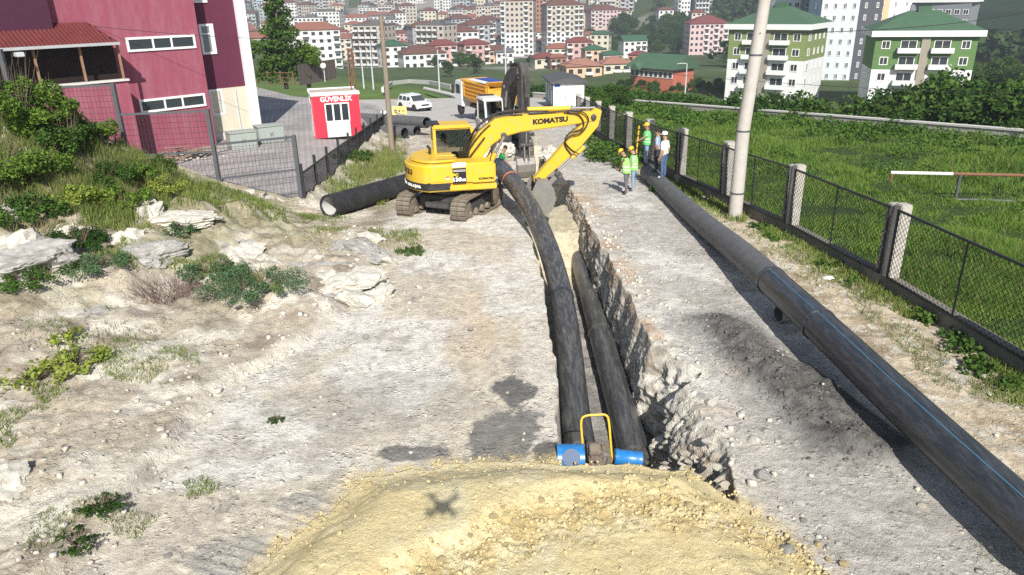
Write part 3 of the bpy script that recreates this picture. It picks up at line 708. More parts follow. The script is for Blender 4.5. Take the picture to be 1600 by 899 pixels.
# rank undergrowth: low leafy mounds, thicker towards the stone wall
r0 = np.random.default_rng(31); clumps = []
for _ in range(330):
    y = r0.uniform(24, 78); wx = float(wallx(y)); fx = float(fencex(y)); f = r0.random()**.55; x = fx+.8+(min(wx, .8*y+2)-fx-1)*f
    if x > wx-.5 or x < fx+.4: continue
    dd = (wx-x)
    if dd > 7+.12*(80-y)*0 and r0.random() < .88: continue
    if y < 30 and x < 14: continue
    s = r0.uniform(.5, 1.3); clumps.append(((x, y, float(meadz(x, y))+.12), (s, s*.8, r0.uniform(.25, .75))))
P = crown_points(60000, clumps, 33, .6); P = P[P[:, 2] > meadz(P[:, 0], P[:, 1])]
V, F = leaf_quads(P, .030+.0011*P[:, 1], 34, up=.5, aspect=.7)
tag(npmesh('bramble_undergrowth', V, F, 'leaf_bramble'), kind='stuff')
# weeds along the foot of the fence, both sides
yy = 11*(4.6**rng.random(16000)); xx = fencex(yy)-np.abs(rng.normal(size=16000))*.55-.1
k = fbm(xx*.6, yy*.9, o=3, s=165) > .47; xx, yy = xx[k], yy[k]
grass('fence_weeds', np.stack([xx, yy, roadz(yy)-.03], -1), .20, .012+.0009*yy, 'grass_bank', 7, lean=.9)
clumps = []
for (px, py, s) in [(1510,548,.32),(1500,530,.25),(1545,585,.3),(1440,500,.25),(1330,445,.18),(1290,420,.2),(985,262,.7),(960,250,.8),(945,240,.7),(930,245,.7),(1000,240,.6),(915,225,.7),(900,215,.6),(1190,360,.2),(1215,375,.22),(1580,610,.3),(1020,300,.25)]:
    p = at(px, py)
    for _ in range(4): clumps.append(((p.x+r0.normal()*s*.8, p.y+r0.normal()*s*.8, p.z+s*.45), (s*.8, s*.8, s*.6)))
P = crown_points(5000, clumps, 35, .4); V, F = leaf_quads(P, .035+.0013*P[:, 1], 36, aspect=.7)
tag(npmesh('fence_creepers', V, F, 'leaf_mid'), kind='stuff')

# ------------------------------------------------------------------ left bank plants
def inpoly(x, y, poly):
    x = np.asarray(x); y = np.asarray(y); c = np.zeros(x.shape, bool); j = len(poly)-1
    for i in range(len(poly)):
        xi, yi = poly[i]; xj, yj = poly[j]
        c ^= ((yi > y) != (yj > y)) & (x < (xj-xi)*(y-yi)/(yj-yi+1e-9)+xi); j = i
    return c
def region_points(polypx, n, seed):
    w = [at(*p)[:2] for p in polypx]; xs = [p[0] for p in w]; ys_ = [p[1] for p in w]; r0 = np.random.default_rng(seed)
    x = r0.uniform(min(xs), max(xs), n*4); y = r0.uniform(min(ys_), max(ys_), n*4); k = inpoly(x, y, w); x, y = x[k][:n], y[k][:n]
    return x, y
def grass_region(name, poly, n, h, w, m, seed, lean=.7, thr=0.0, f=1.5):
    x, y = region_points(poly, n, seed); pw = np.array([tuple(at(*q)[:2]) for q in poly]); cx, cy = pw.mean(0); rr = np.sqrt(((x-cx)/(np.ptp(pw[:, 0])/2))**2+((y-cy)/(np.ptp(pw[:, 1])/2))**2)
    k = fbm(x*f, y*f, o=4, s=seed) > thr+.16*sstep(.35, 1.0, rr); x, y = x[k], y[k]
    return grass(name, np.stack([x, y, dropv(x, y)-.02], -1), h, w, m, seed, lean=lean)
grass_region('bank_grass', [(0,215),(150,215),(330,290),(330,330),(160,370),(0,350)], 9000, .34, .022, 'grass_bank', 301, thr=.42, f=.8)
grass_region('bank_grass', [(0,330),(300,300),(330,350),(200,400),(120,380),(0,390)], 5000, .22, .02, 'grass_bank', 302, thr=.45)
grass_region('bank_grass', [(0,445),(90,440),(330,450),(450,500),(430,420),(330,400),(200,400),(100,430)], 5000, .20, .018, 'grass_bank', 303, thr=.42)
grass_region('bank_grass', [(0,490),(180,480),(330,500),(300,560),(100,600),(0,580)], 1600, .14, .015, 'grass_bank', 304, thr=.5)
grass_region('bank_grass', [(140,545),(310,550),(320,615),(170,630)], 2600, .13, .011, 'grass_bank', 305, thr=.42, f=2.5)
grass_region('bank_grass', [(0,610),(60,600),(150,640),(60,700),(0,720)], 1500, .13, .014, 'grass_bank', 306, thr=.5)
grass_region('bank_grass', [(60,800),(200,770),(250,810),(180,890),(40,899)], 1500, .10, .012, 'grass_bank', 307, thr=.5)
grass_region('bank_grass', [(270,755),(345,740),(360,765),(280,790)], 500, .10, .011, 'grass_bank', 308, thr=.45)
grass_region('bank_grass', [(190,250),(330,285),(470,330),(500,345),(420,365),(330,350),(200,330)], 5500, .22, .022, 'grass_bank', 317, thr=.40, f=1.0)
grass_region('bank_grass', [(0,180),(120,190),(220,250),(320,300),(200,370),(0,400)], 9000, .42, .02, 'grass_bank', 318, thr=.40, f=.7)
grass_region('dry_bank_grass', [(0,200),(200,225),(330,330),(150,390),(0,400)], 2600, .40, .016, 'grass_dry', 319, thr=.42)
grass_region('track_grass', [(330,320),(480,330),(640,350),(690,400),(640,420),(560,380),(420,370)], 5500, .15, .022, 'grass_bank', 309, thr=.50, f=1.0)
grass_region('track_grass', [(500,300),(600,215),(640,225),(625,300),(560,320)], 7000, .32, .03, 'grass_bank', 310, thr=.38, f=.7)
grass_region('dry_bank_grass', [(0,215),(200,225),(330,330),(0,350)], 1800, .40, .018, 'grass_dry', 311, thr=.45)
grass_region('dry_track_grass', [(330,330),(640,350),(690,410),(560,400)], 1800, .12, .018, 'grass_dry', 312, thr=.45)
grass_region('dry_track_grass', [(500,300),(600,215),(640,225),(625,300)], 1800, .40, .022, 'grass_dry', 313, thr=.4)
grass_region('sparse_weeds', [(420,640),(700,500),(850,560),(700,680),(450,760)], 420, .05, .008, 'grass_bank', 314, thr=.56, f=2)
grass_region('verge_weeds', [(1150,360),(1370,470),(1600,650),(1600,740),(1330,480),(1140,380)], 5200, .12, .011, 'grass_bank', 315, thr=.46, f=1.0)
grass_region('verge_weeds', [(1470,800),(1600,850),(1600,899),(1540,890)], 160, .07, .009, 'grass_bank', 316, thr=.5)
# leafy bushes, each one a thing
def bush(px, py, h, r, m, label, seed, n=1500, leaf=.06, nm='bush', dy=0):
    p = at(px, py); t = thing(nm, label, 'bush', (p.x, p.y+dy, drop(p.x, p.y+dy)))
    r0 = np.random.default_rng(seed); cl = []
    for _ in range(30):
        a = r0.random()*6.28; q = r*r0.random()**.55*1.1; s = r*(.10+.26*r0.random()**1.5); cl.append(((math.cos(a)*q*r0.uniform(.8, 1.25), math.sin(a)*q, h*(.2+.75*r0.random()*(1-q/r*.6))), (s, s*.8, min(s*r0.uniform(.6, 1.3), h*.45))))
    P = crown_points(n, cl, seed+1, .3); P = P[P[:, 2] > .0]; V, F = leaf_quads(P, leaf, seed+2, aspect=.65); npmesh('foliage', V, F, m, t)
    mb = MB()
    for _ in range(26):
        a = r0.random()*6.28; q_ = r0.uniform(.5, 1.25); mb.tube([(0, 0, -.1), (math.cos(a)*r*.3, math.sin(a)*r*.3, h*.45), (math.cos(a)*r*.65*q_, math.sin(a)*r*.65*q_, h*(.7+.5*r0.random()))], [.012, .008, .003], 3)
    mb.build('stems', 'bark', t)
    return t
bush(45, 245, 2.1, 1.25, 'leaf_bright', 'tall leafy thicket bush rising in front of the rose wall', 401, 10200, 0.048)
bush(110, 262, 1.3, 1.0, 'leaf_mid', 'spreading green bush beside the tall thicket on the bank', 402, 5950, 0.041)
bush(10, 305, 1.2, 1.1, 'leaf_bright', 'light green bush in the rank grass on the bank', 403, 5100, 0.041)
bush(165, 300, .9, .9, 'leaf_mid', 'low dense bush below the mesh fence', 404, 4420, 0.037)
bush(215, 290, .6, .7, 'leaf_bright', 'yellowish green bush running out along the retaining wall', 405, 3060, 0.034)
bush(255, 312, .45, .6, 'leaf_lime', 'small yellow flowered weed clump near the wall top', 406, 1530, 0.031)
bush(130, 405, .6, .65, 'leaf_dark', 'dark green dense bush between the two grey outcrops', 407, 4420, 0.031)
bush(285, 378, .35, .45, 'leaf_bluegreen', 'small blue green tuft beside the rounded outcrop', 408, 1530, 0.027)
bush(400, 490, .40, .95, 'leaf_bluegreen', 'low spreading green mat with pale flowers at the track edge', 409, 11050, 0.020)
bush(340, 455, .30, .7, 'leaf_bluegreen', 'ragged green mat creeping up behind the flowering mat', 410, 4420, 0.024)
bush(120, 590, .28, .55, 'leaf_lime', 'bright lime creeper with broad leaves on bare soil', 411, 884, 0.041)
bush(60, 608, .22, .6, 'leaf_lime', 'lime creeper trailing along stony soil', 412, 714, 0.037)
bush(115, 555, .22, .35, 'leaf_lime', 'small lime sprig above the broad leaved creeper', 413, 374, 0.037)
bush(60, 460, .30, .8, 'leaf_mid', 'low green weeds under the flat grey outcrop', 414, 3400, 0.027)
bush(160, 445, .32, .7, 'leaf_bluegreen', 'grey green flowering weeds below the dark bush', 415, 3400, 0.024)
bush(430, 660, .10, .14, 'leaf_dark', 'tiny dark green tuft alone on the chalk track', 416, 272, 0.017)
bush(165, 815, .16, .28, 'leaf_dark', 'dark low weeds on brown soil beside the bucket grooves', 417, 850, 0.020)
bush(125, 865, .14, .25, 'leaf_dark', 'dark ragged weeds on the brown soil patch', 418, 680, 0.020)
bush(645, 395, .18, .4, 'leaf_mid', 'small green weed patch on the track behind the pale rock', 419, 1190, 0.024)
bush(590, 318, .45, .4, 'leaf_lime', 'pale flowering weed against the black corrugated pipe', 420, 1190, 0.027)
bush(540, 260, .55, .9, 'leaf_mid', 'dense weeds growing beside the black panel fence', 421, 2380, 0.048, dy=2)
for k, (px, py, h, r_, m_, lab) in enumerate([(75, 215, 1.6, .9, 'leaf_bright', 'yellow green bush in front of the tall thicket'), (15, 215, 2.0, 1.0, 'leaf_mid', 'tall bush at the foot of the porch wall'), (140, 235, 1.0, .8, 'leaf_bright', 'bright bush beside the first fence post'), (70, 300, .8, .9, 'leaf_bright', 'bright green weeds filling the bank between the bushes'), (120, 335, .6, .9, 'leaf_lime', 'yellow flowered weeds on the lower bank'), (40, 350, .6, .9, 'leaf_mid', 'green weeds above the flat grey outcrop'), (200, 335, .5, .7, 'leaf_bright', 'weeds around the long pale slab'), (250, 285, .5, .6, 'leaf_mid', 'weeds at the retaining wall top')]):
    bush(px, py, h, r_, m_, lab, 440+k, 3200, .045)
# dry purple stems
p = at(262, 470); t = thing('dry_bush', 'dead purplish brush of thin bare stems among the green mats', 'bush', p); r0 = np.random.default_rng(55); mb = MB()
for _ in range(420):
    a = r0.random()*6.28; q = .75*r0.random()**.5; b = a+r0.normal()*.8; h = .15+.5*r0.random()
    mb.tube([(math.cos(a)*q, math.sin(a)*q*.7, -.05), (math.cos(a)*q+.1*math.cos(b), math.sin(a)*q*.7+.1*math.sin(b), h*.6), (math.cos(a)*q+.3*math.cos(b), math.sin(a)*q*.7+.3*math.sin(b), h)], [.007, .005, .002], 3, caps=False)
mb.build('stems', 'stem_purple', t, fix=False)
# ------------------------------------------------------------------ yard, road, far terrain
def pavermat(name, c1, c2, mortar, bw, bh, ms=.012):
    m = bpy.data.materials.new(name); m.use_nodes = True; nt = m.node_tree; b = nt.nodes['Principled BSDF']; b.inputs['Roughness'].default_value = .9
    tc = nt.nodes.new('ShaderNodeTexCoord'); mp = nt.nodes.new('ShaderNodeMapping'); mp.inputs['Rotation'].default_value = (0, 0, .35); nt.links.new(tc.outputs['Object'], mp.inputs[0])
    br = nt.nodes.new('ShaderNodeTexBrick'); br.inputs['Scale'].default_value = 1.0; br.inputs['Brick Width'].default_value = bw; br.inputs['Row Height'].default_value = bh; br.inputs['Mortar Size'].default_value = ms
    br.inputs['Color1'].default_value = tuple(c1)+(1,); br.inputs['Color2'].default_value = tuple(c2)+(1,); br.inputs['Mortar'].default_value = tuple(mortar)+(1,)
    nt.links.new(mp.outputs[0], br.inputs['Vector'])
    n = nt.nodes.new('ShaderNodeTexNoise'); n.inputs['Scale'].default_value = .35; n.inputs['Detail'].default_value = 8; nt.links.new(tc.outputs['Object'], n.inputs['Vector'])
    mr = nt.nodes.new('ShaderNodeMapRange'); mr.inputs[1].default_value = .3; mr.inputs[2].default_value = .7; mr.inputs[3].default_value = .7; mr.inputs[4].default_value = 1.15; nt.links.new(n.outputs['Fac'], mr.inputs[0])
    vm = nt.nodes.new('ShaderNodeVectorMath'); vm.operation = 'SCALE'; nt.links.new(br.outputs['Color'], vm.inputs[0]); nt.links.new(mr.outputs[0], vm.inputs['Scale'])
    nt.links.new(vm.outputs[0], b.inputs['Base Color']); M[name] = m
pavermat('pavers', (.40, .375, .37), (.34, .315, .31), (.20, .19, .18), .42, .30, .03)
groundmat('dusty_road', attr=False, base=(.47, .445, .41), var=.22, scale=.8, fine=9)
mat('concrete', (.44, .42, .38), .9, var=.22, scale=5, bump=.5, bscale=30, dirt=(.22, .20, .17), dscale=1.6, damt=.6)
mat('concrete_dark', (.22, .20, .17), .95, var=.3, scale=4, bump=.6, bscale=20, dirt=(.10, .09, .07), dscale=2, damt=.7)
mat('concrete_pale', (.60, .58, .54), .9, var=.12, scale=3, bump=.3, bscale=30)
mat('stone_wall', (.40, .375, .33), .95, var=.45, scale=5, bump=1, bscale=6)
mat('cast_pole', (.47, .445, .41), .85, var=.14, scale=3, bump=.25, bscale=60, dirt=(.33, .31, .28), dscale=1.2, damt=.5)
mat('dark_steel', (.028, .029, .032), .5, metal=.0, var=.2, spec=.4)
mat('grey_steel', (.085, .09, .10), .55, var=.2)
mat('wire', (.035, .036, .036), .6, var=.1)
mat('rust', (.19, .095, .055), .9, var=.4, scale=8)
mat('white_paint', (.78, .78, .76), .6, var=.04)
mat('galv', (.52, .56, .58), .5, var=.08, metal=.1)
mat('old_wood', (.23, .19, .145), .95, var=.25, scale=3, stretch=(6, 6, .5))
mat('hdpe', (.045, .047, .05), .38, var=.25, scale=5, spec=.5, dirt=(.27, .26, .245), dscale=2.2, damt=.6, stretch=(5, .5, 5))
mat('hdpe_clean', (.030, .033, .039), .30, var=.2, scale=3, spec=.6, dirt=(.15, .155, .165), dscale=3.0, damt=.4, stretch=(4, .6, 4))
mat('corrugated_black', (.022, .023, .025), .55, var=.25, spec=.4, dirt=(.12, .115, .11), dscale=2, damt=.4)
mat('pipe_grey', (.10, .10, .105), .6, var=.2, dirt=(.2, .19, .18), dscale=2, damt=.5)
mat('gutter_pipe', (.24, .24, .235), .6, var=.15)
mat('pipe_inside', (.52, .52, .5), .7, var=.1)
mat('pipe_stripe', (.06, .22, .36), .5, var=.08)
mat('blue_cap', (.012, .17, .46), .35, var=.12, spec=.5, dirt=(.28, .30, .30), dscale=5, damt=.25)
mat('blue_dark', (.008, .05, .13), .5)
mat('yellow_tube', (.72, .45, .03), .45, var=.1, dirt=(.3, .2, .08), dscale=8, damt=.3)
mat('muddy', (.20, .165, .13), .95, var=.4, scale=14, bump=.8, bscale=40)
mat('muddy_red', (.32, .06, .05), .8, var=.4, scale=9, dirt=(.22, .18, .14), dscale=8, damt=.7)
def sheet(name, x0, x1, y0, y1, zf, m, nx, ny):
    xs = np.linspace(x0, x1, nx); ys = np.linspace(y0, y1, ny); X, Y = np.meshgrid(xs, ys); i = np.arange(ny-1)[:, None]*nx+np.arange(nx-1)[None]
    return tag(npmesh(name, np.stack([X, Y, zf(X, Y)], -1).reshape(-1, 3), np.stack([i, i+1, i+nx+1, i+nx], -1).reshape(-1, 4), m), kind='structure')
ys = np.linspace(24.2, 90, 80); u = np.linspace(0, 1, 40)
xr = np.interp(ys, [24.2, 25.57, 26.05, 27.41, 56, 62, 70, 90], [-19, -13.3, -10.4, -7.95, -9.3, -9.3, -20, -34]); xl = np.full_like(ys, -75.)
X = xl[:, None]+(xr-xl)[:, None]*u[None]; Y = np.repeat(ys[:, None], 40, 1); i = np.arange(79)[:, None]*40+np.arange(39)[None]
tag(npmesh('paved_yard', np.stack([X, Y, roadz(Y)-.02], -1).reshape(-1, 3), np.stack([i, i+1, i+41, i+40], -1).reshape(-1, 4), 'pavers'), kind='structure')
sheet('road', -40, 11, 62.5, 101, lambda X, Y: roadz(Y)+.012+.03*sstep(66, 63, Y), 'dusty_road', 40, 40)
def edge_s(x, y): return (np.asarray(x, float)+.485*np.asarray(y, float)-50.9)/1.11
def farz(x, y):
    x = np.asarray(x, float); y = np.asarray(y, float)
    v = np.interp(y, [0, 60, 100, 150, 200, 300, 430, 520, 620, 700, 800, 900, 1100, 1500, 2500], [-12, -12, -13, -15, -15.5, -18.5, -25, -26, -24, -20, -9, 3, 34, 120, 200])
    s = edge_s(x, y); t = sstep(0, 34, s)
    left = sstep(-10, -60, x)*sstep(330, 200, y)
    zz = roadz(np.minimum(y, 200))-.9
    z = zz*(1-t)+np.minimum(v, zz)*t*(y < 330)+v*t*(y >= 330)
    hill = 120*sstep(90, 420, x-.05*y)*sstep(230, 620, y) + 45*sstep(40, 170, x)*sstep(430, 700, y)*sstep(900, 700, y)
    return z+hill
ys = 56*(2600/56)**np.linspace(0, 1, 230); u = np.linspace(-1, 1, 200)
Y = np.repeat(ys[:, None], 200, 1); X = Y*1.05*u[None]; Z = farz(X, Y)+np.minimum(Y*.012, 6)*(fbm(X*.02, Y*.02, o=4, s=171)-.5)
groundmat('terrain_soil', var=.4, scale=.03, fine=.35, bump=.3)
c = np.zeros(X.shape+(3,))+np.array([.07, .10, .035]); n1 = fbm(X*.02, Y*.02, o=5, s=172)
def mixc(c, b, t): return c*(1-t[..., None])+np.asarray(b)*t[..., None]
c = mixc(c, [.11, .17, .04], sstep(-5, -12, X)*sstep(240, 190, Y))
c = mixc(c, [.30, .285, .26], sstep(.48, .62, n1)*sstep(230, 320, Y))
c = mixc(c, [.016, .035, .014], sstep(60, 140, X-.05*Y)*sstep(260, 340, Y)); c = mixc(c, [.02, .045, .018], sstep(950, 1150, Y))
i = np.arange(229)[:, None]*200+np.arange(199)[None]
terr = npmesh('terrain', np.stack([X, Y, Z], -1).reshape(-1, 3), np.stack([i, i+1, i+201, i+200], -1).reshape(-1, 4), 'terrain_soil', smooth=True); vcol(terr, c.reshape(-1, 3)); tag(terr, kind='structure')

# ------------------------------------------------------------------ stone wall closing the meadow
w = thing('stone_wall', 'long low stone boundary wall with white cap across the meadow', 'wall', (0, 0, 0))
ysw = np.arange(28, 98.1, 3.5)
for a, b in zip(ysw[:-1], ysw[1:]):
    pa = Vector((float(wallx(a)), a, float(roadz(a)))); pb = Vector((float(wallx(b)), b, float(roadz(b))))
    MB().bar(pa+Vector((0, 0, .1)), pb+Vector((0, 0, .1)), .38, 1.0).build('wall_section', 'stone_wall', w)
    MB().bar(pa+Vector((0, 0, .66)), pb+Vector((0, 0, .66)), .50, .11).build('coping', 'concrete_pale', w)

# ------------------------------------------------------------------ right fence
F_ = thing('chain_link_fence', 'chain link fence with concrete posts on a low wall beside the meadow', 'fence', (0, 0, 0))
py_ = [7.4, 12.3, 17.5, 22.3, 26.9, 31.5, 36.0, 40.6, 45.4, 50.3, 55.2, 60.2]
def fp(y, off=0): return Vector((float(fencex(y))+off, y, float(roadz(y))))
wires = {}
def chain(L, Hh, pitch=.105, r=.0042):
    mb = MB(); step = pitch*1.414
    for sgn in (1, -1):
        k = -Hh
        while k < L:
            # line x = k + t (sgn>0) or mirrored, z = t
            x0, z0, x1, z1 = k, 0, k+Hh, Hh
            if x0 < 0: z0 -= x0; x0 = 0
            if x1 > L: z1 -= x1-L; x1 = L
            if z1-z0 > .03:
                a, b = ((x0, 0, z0), (x1, 0, z1)) if sgn > 0 else ((L-x0, 0, z0), (L-x1, 0, z1))
                mb.tube([a, b], r, 3, caps=False)
            k += step
    return mb
for a, b in zip(py_[:-1], py_[1:]):
    pa, pb = fp(a), fp(b); MB().bar(pa+Vector((0, 0, .10)), pb+Vector((0, 0, .10)), .30, .55).build('base_wall', 'concrete_dark', F_)
for i_, y in enumerate(py_):
    p = fp(y); d = (fp(y+.5)-fp(y-.5)); ang = math.atan2(d.y, d.x)
    mb = MB(); mb.box((-.13, 0, 1.10), (.30, .30, 2.30)); mb.box((.19, .02, 1.08), (.22, .26, 2.22)); mb.box((.05, .04, 1.0), (.10, .16, 2.0)) 
    o = mb.build('post', 'concrete', F_, bevel=.025); o.location = p; o.rotation_euler = (random.uniform(-.012, .012), random.uniform(-.015, .015), ang)
    if y > 25: MB().box((0, 0, 2.28), (.42, .38, .09)).build('post_cap', 'concrete', o, bevel=.015)
for i_, (a, b) in enumerate(zip(py_[:-1], py_[1:])):
    pa, pb = fp(a, -.20), fp(b, -.20); pa.z += .42; pb.z += .42; d = pb-pa; L = d.length
    a0 = pa+d*(-.0/L); L2 = L-.30; Hh = 1.72
    rot = d.to_track_quat('X', 'Z').to_euler()
    mb = MB(); fw = .05
    mb.bar((0, 0, 0), (L2, 0, 0), fw, fw); mb.bar((0, 0, Hh), (L2, 0, Hh), fw, fw); mb.bar((.025, 0, 0), (.025, 0, Hh), fw, fw); mb.bar((L2-.025, 0, 0), (L2-.025, 0, Hh), fw, fw)
    mb.bar((L2*.5, 0, 0), (L2*.5, 0, Hh), .03, .03)
    for z in (.3, .7, 1.1, 1.5): mb.box((.0, .05, z), (.07, .1, .04))
    fr = mb.build('panel_frame', 'dark_steel', F_); fr.location = a0; fr.rotation_euler = rot
    if a < 46: chain(L2, Hh, r=.0062 if a < 30 else .008).build('wire_mesh', 'wire', fr, fix=False)
    else: chain(L2, Hh, .2, .009).build('wire_mesh', 'wire', fr, fix=False)

# ------------------------------------------------------------------ left fence on the retaining wall
PL = [Vector((-19.5, 24.0, 4.55)), Vector((-16.3, 24.9, 3.35)), Vector((-13.27, 25.57, 2.17)), Vector((-10.44, 26.05, 1.19)), Vector((-7.95, 27.38, .02))]
LF = thing('mesh_fence', 'dark steel mesh fence stepping down the sloping retaining wall', 'fence', (0, 0, 0))
PH_ = 2.5
for i_, p in enumerate(PL):
    MB().box((0, 0, PH_/2-.05), (.13, .13, PH_+.1)).build('post', 'grey_steel', LF).location = p
    MB().box((0, 0, .015), (.30, .22, .03)).build('foot_plate', 'grey_steel', LF).location = p
for a, b in zip(PL[:-1], PL[1:]):
    ab = Vector((b.x-a.x, b.y-a.y, 0)); L = ab.length; rz = math.atan2(ab.y, ab.x); dz = b.z-a.z
    zt = b.z+PH_-.06-a.z; zm = .05
    mb = MB(); mb.bar((0, 0, zt), (L, 0, zt), .07, .07); mb.bar((0, 0, zm), (L, 0, zm), .06, .06); mb.bar((0, 0, .0), (L, 0, dz+.03), .06, .06)
    fr = mb.build('panel_frame', 'grey_steel', LF); fr.location = a; fr.rotation_euler = (0, 0, rz)
    mb = MB(); x = .1
    while x < L: mb.tube([(x, 0, dz*x/L+.03), (x, 0, zt)], .006, 3, caps=False); x += .125
    z = dz+.2
    while z < zt:
        x0 = 0 if z > 0 else L*z/dz
        mb.tube([(x0, 0, z), (L, 0, z)], .006, 3, caps=False); z += .19
    mb.build('wire_mesh', 'wire', fr, fix=False)
# retaining wall under it
RW = thing('retaining_wall', 'sloping mortared rubble retaining wall below the steel mesh fence', 'wall', (0, 0, 0))
pts = [p.copy() for p in PL]
for a, b in zip(pts[:-1], pts[1:]):
    d = Vector((b.x-a.x, b.y-a.y, 0)).normalized(); nrm = Vector((d.y, -d.x, 0)); mb = MB(); vs = []
    for p in (a, b):
        q = [p+nrm*1.0+Vector((0, 0, -.55)), p+nrm*.32+Vector((0, 0, -.05)), p-nrm*.2+Vector((0, 0, .0)), p-nrm*.25+Vector((0, 0, -4.5)), p+nrm*1.0+Vector((0, 0, -4.5))]; vs += q
    mb.add(vs, [(0, 1, 6, 5), (1, 2, 7, 6), (2, 3, 8, 7), (0, 5, 9, 4), (0, 4, 3, 2, 1), (5, 6, 7, 8, 9)]); mb.build('wall_section', 'wall_mortar' if 'wall_mortar' in M else (mat('wall_mortar', (.44, .36, .28), .95, var=.2, scale=3, bump=.8, bscale=12, dirt=(.28, .24, .19), dscale=2) and 'wall_mortar'), RW)
r0 = np.random.default_rng(77)
for k in range(46):
    f = r0.uniform(.45, .995)*4; j = min(3, int(f)); a, b = pts[j], pts[j+1]; p = a.lerp(b, f-j); d = Vector((b.x-a.x, b.y-a.y, 0)).normalized(); nrm = Vector((d.y, -d.x, 0))
    q = r0.uniform(.25, .95); s = r0.uniform(.10, .26); o = link('stone', medr[k % 4], RW); o.location = p+nrm*q+Vector((0, 0, -.05-max(0, q-.32)*.74)); o.scale = (s*1.4, s, s*.5); o.rotation_euler = (.5, 0, r0.uniform(0, 6))

# ------------------------------------------------------------------ black panel fence along the yard
BF = thing('panel_fence', 'low black steel panel fence running along the paved yard', 'fence', (0, 0, 0))
by = [27.45, 29.9, 32.5, 35.4, 38.4, 41.2, 44.3, 47.2, 50.6, 54.0, 57.0]
def bfp(y): return Vector((float(np.interp(y, [27.4, 57], [-7.85, -9.2])), y, float(roadz(y))))
MB().tube([bfp(y)+Vector((.05, 0, -.05)) for y in by], .2, 4).build('kerb', 'wall_mortar', BF)
for i_, y in enumerate(by):
    MB().box((0, 0, .85), (.10, .10, 1.75)).build('post', 'dark_steel', BF).location = bfp(y)
for a, b in zip(by[:-1], by[1:]):
    pa, pb = bfp(a), bfp(b); L = (pb-pa).length; d = pb-pa; rot = d.to_track_quat('X', 'Z').to_euler()
    mb = MB(); mb.bar((0, 0, 1.35), (L, 0, 1.35), .05, .06); mb.bar((0, 0, .22), (L, 0, .22), .05, .06); fr = mb.build('panel_frame', 'dark_steel', BF); fr.location = pa; fr.rotation_euler = rot
    mb = MB(); x = .06
    while x < L: mb.tube([(x, 0, .22), (x, 0, 1.35)], .007, 3, caps=False); x += .075
    z = .3
    while z < 1.35: mb.tube([(0, 0, z), (L, 0, z)], .007, 3, caps=False); z += .12
    mb.build('wire_mesh', 'wire', fr, fix=False)

# ------------------------------------------------------------------ pipes
def smooth_path(pts, n=40):
    P = np.array([tuple(p) for p in pts]); t = np.arange(len(P)); tt = np.linspace(0, len(P)-1, n); out = []
    for q in tt:
        i1 = min(int(q), len(P)-2); f = q-i1; p0 = P[max(i1-1, 0)]; p1 = P[i1]; p2 = P[i1+1]; p3 = P[min(i1+2, len(P)-1)]
        out.append(.5*((2*p1)+(-p0+p2)*f+(2*p0-5*p1+4*p2-p3)*f*f+(-p0+3*p1-3*p2+p3)*f**3))
    return [Vector(p) for p in out]
def atz(px, py, z):
    d = ray(px, py); return Vector(CAM+d*(z-CAM_H)/d[2])
def hollow(mb, a, b, ro, ri, n=24, mi=0, mj=1):
    a = Vector(a); b = Vector(b); d = (b-a).normalized(); ref = Vector((0, 0, 1)); x = d.cross(ref).normalized(); z = x.cross(d); vs = []
    for p, r_ in ((a, ri), (a, ro), (b, ro), (b, ri)):
        for j in range(n): t = 6.28319*j/n; vs.append(p+x*math.cos(t)*r_+z*math.sin(t)*r_)
    fs = []
    o = len(mb.v)
    for k in range(3):
        fs += [(k*n+j, k*n+(j+1) % n, (k+1)*n+(j+1) % n, (k+1)*n+j) for j in range(n)]
    mb.add(vs, fs, mi); mb.add(vs, [(3*n+j, 3*n+(j+1) % n, (j+1) % n, j) for j in range(n)], mj)
# the one bent down into the trench
cpts = [atz(778, 258, .95), atz(792, 277, .88), atz(816, 306, .74), atz(840, 345, .40), atz(857, 385, .05), atz(869, 430, -.35), atz(879, 480, -.75), atz(888, 540, -1.05), atz(896, 600, -1.22), atz(903, 660, -1.30), atz(908, 712, -1.30)]
ca = np.array([tuple(q) for q in cpts]); yv = np.linspace(ca[0, 1], ca[-1, 1], 60); px_ = np.polyfit(ca[:, 1], ca[:, 0], 4); pz_ = np.polyfit(ca[:, 1], ca[:, 2], 4)
path = [Vector((float(np.polyval(px_, q)), float(q), float(np.polyval(pz_, q)))) for q in yv]; cpath = path
CP = thing('curved_pipe', 'long black plastic pipe bending from beside the yellow excavator down into the trench', 'pipe', (0, 0, 0))
RP = .315
cut = 36
MB().tube(path[:cut+1], RP, 28).build('pipe_length', 'hdpe', CP, smooth=True)
MB().tube(path[cut:], RP, 28).build('pipe_length', 'hdpe', CP, smooth=True)
MB().tube([path[cut-1].lerp(path[cut], .8), path[cut].lerp(path[cut+1], .2)], RP+.022, 28).build('weld_bead', 'hdpe_clean', CP, smooth=True)
# the one lying on the trench floor
a = atz(905, 402, -1.62); b = atz(993, 716, -1.60); TP = thing('trench_pipe', 'straight black pipe lying on the trench floor with a pale end cap', 'pipe', (0, 0, 0))
m1 = a.lerp(b, .52)
MB().tube([a, m1], RP, 28).build('pipe_length', 'hdpe', TP, smooth=True); MB().tube([m1, b], RP+.01, 28).build('pipe_length', 'hdpe', TP, smooth=True)
MB().tube([m1-(b-a).normalized()*.10, m1+(b-a).normalized()*.10], RP+.035, 28).build('coupler', 'hdpe', TP, smooth=True)
MB().tube([a-(b-a).normalized()*.05, a+(b-a).normalized()*.02], [RP*.80, RP*.9], 24).build('end_cap', 'pipe_inside', TP, smooth=True)
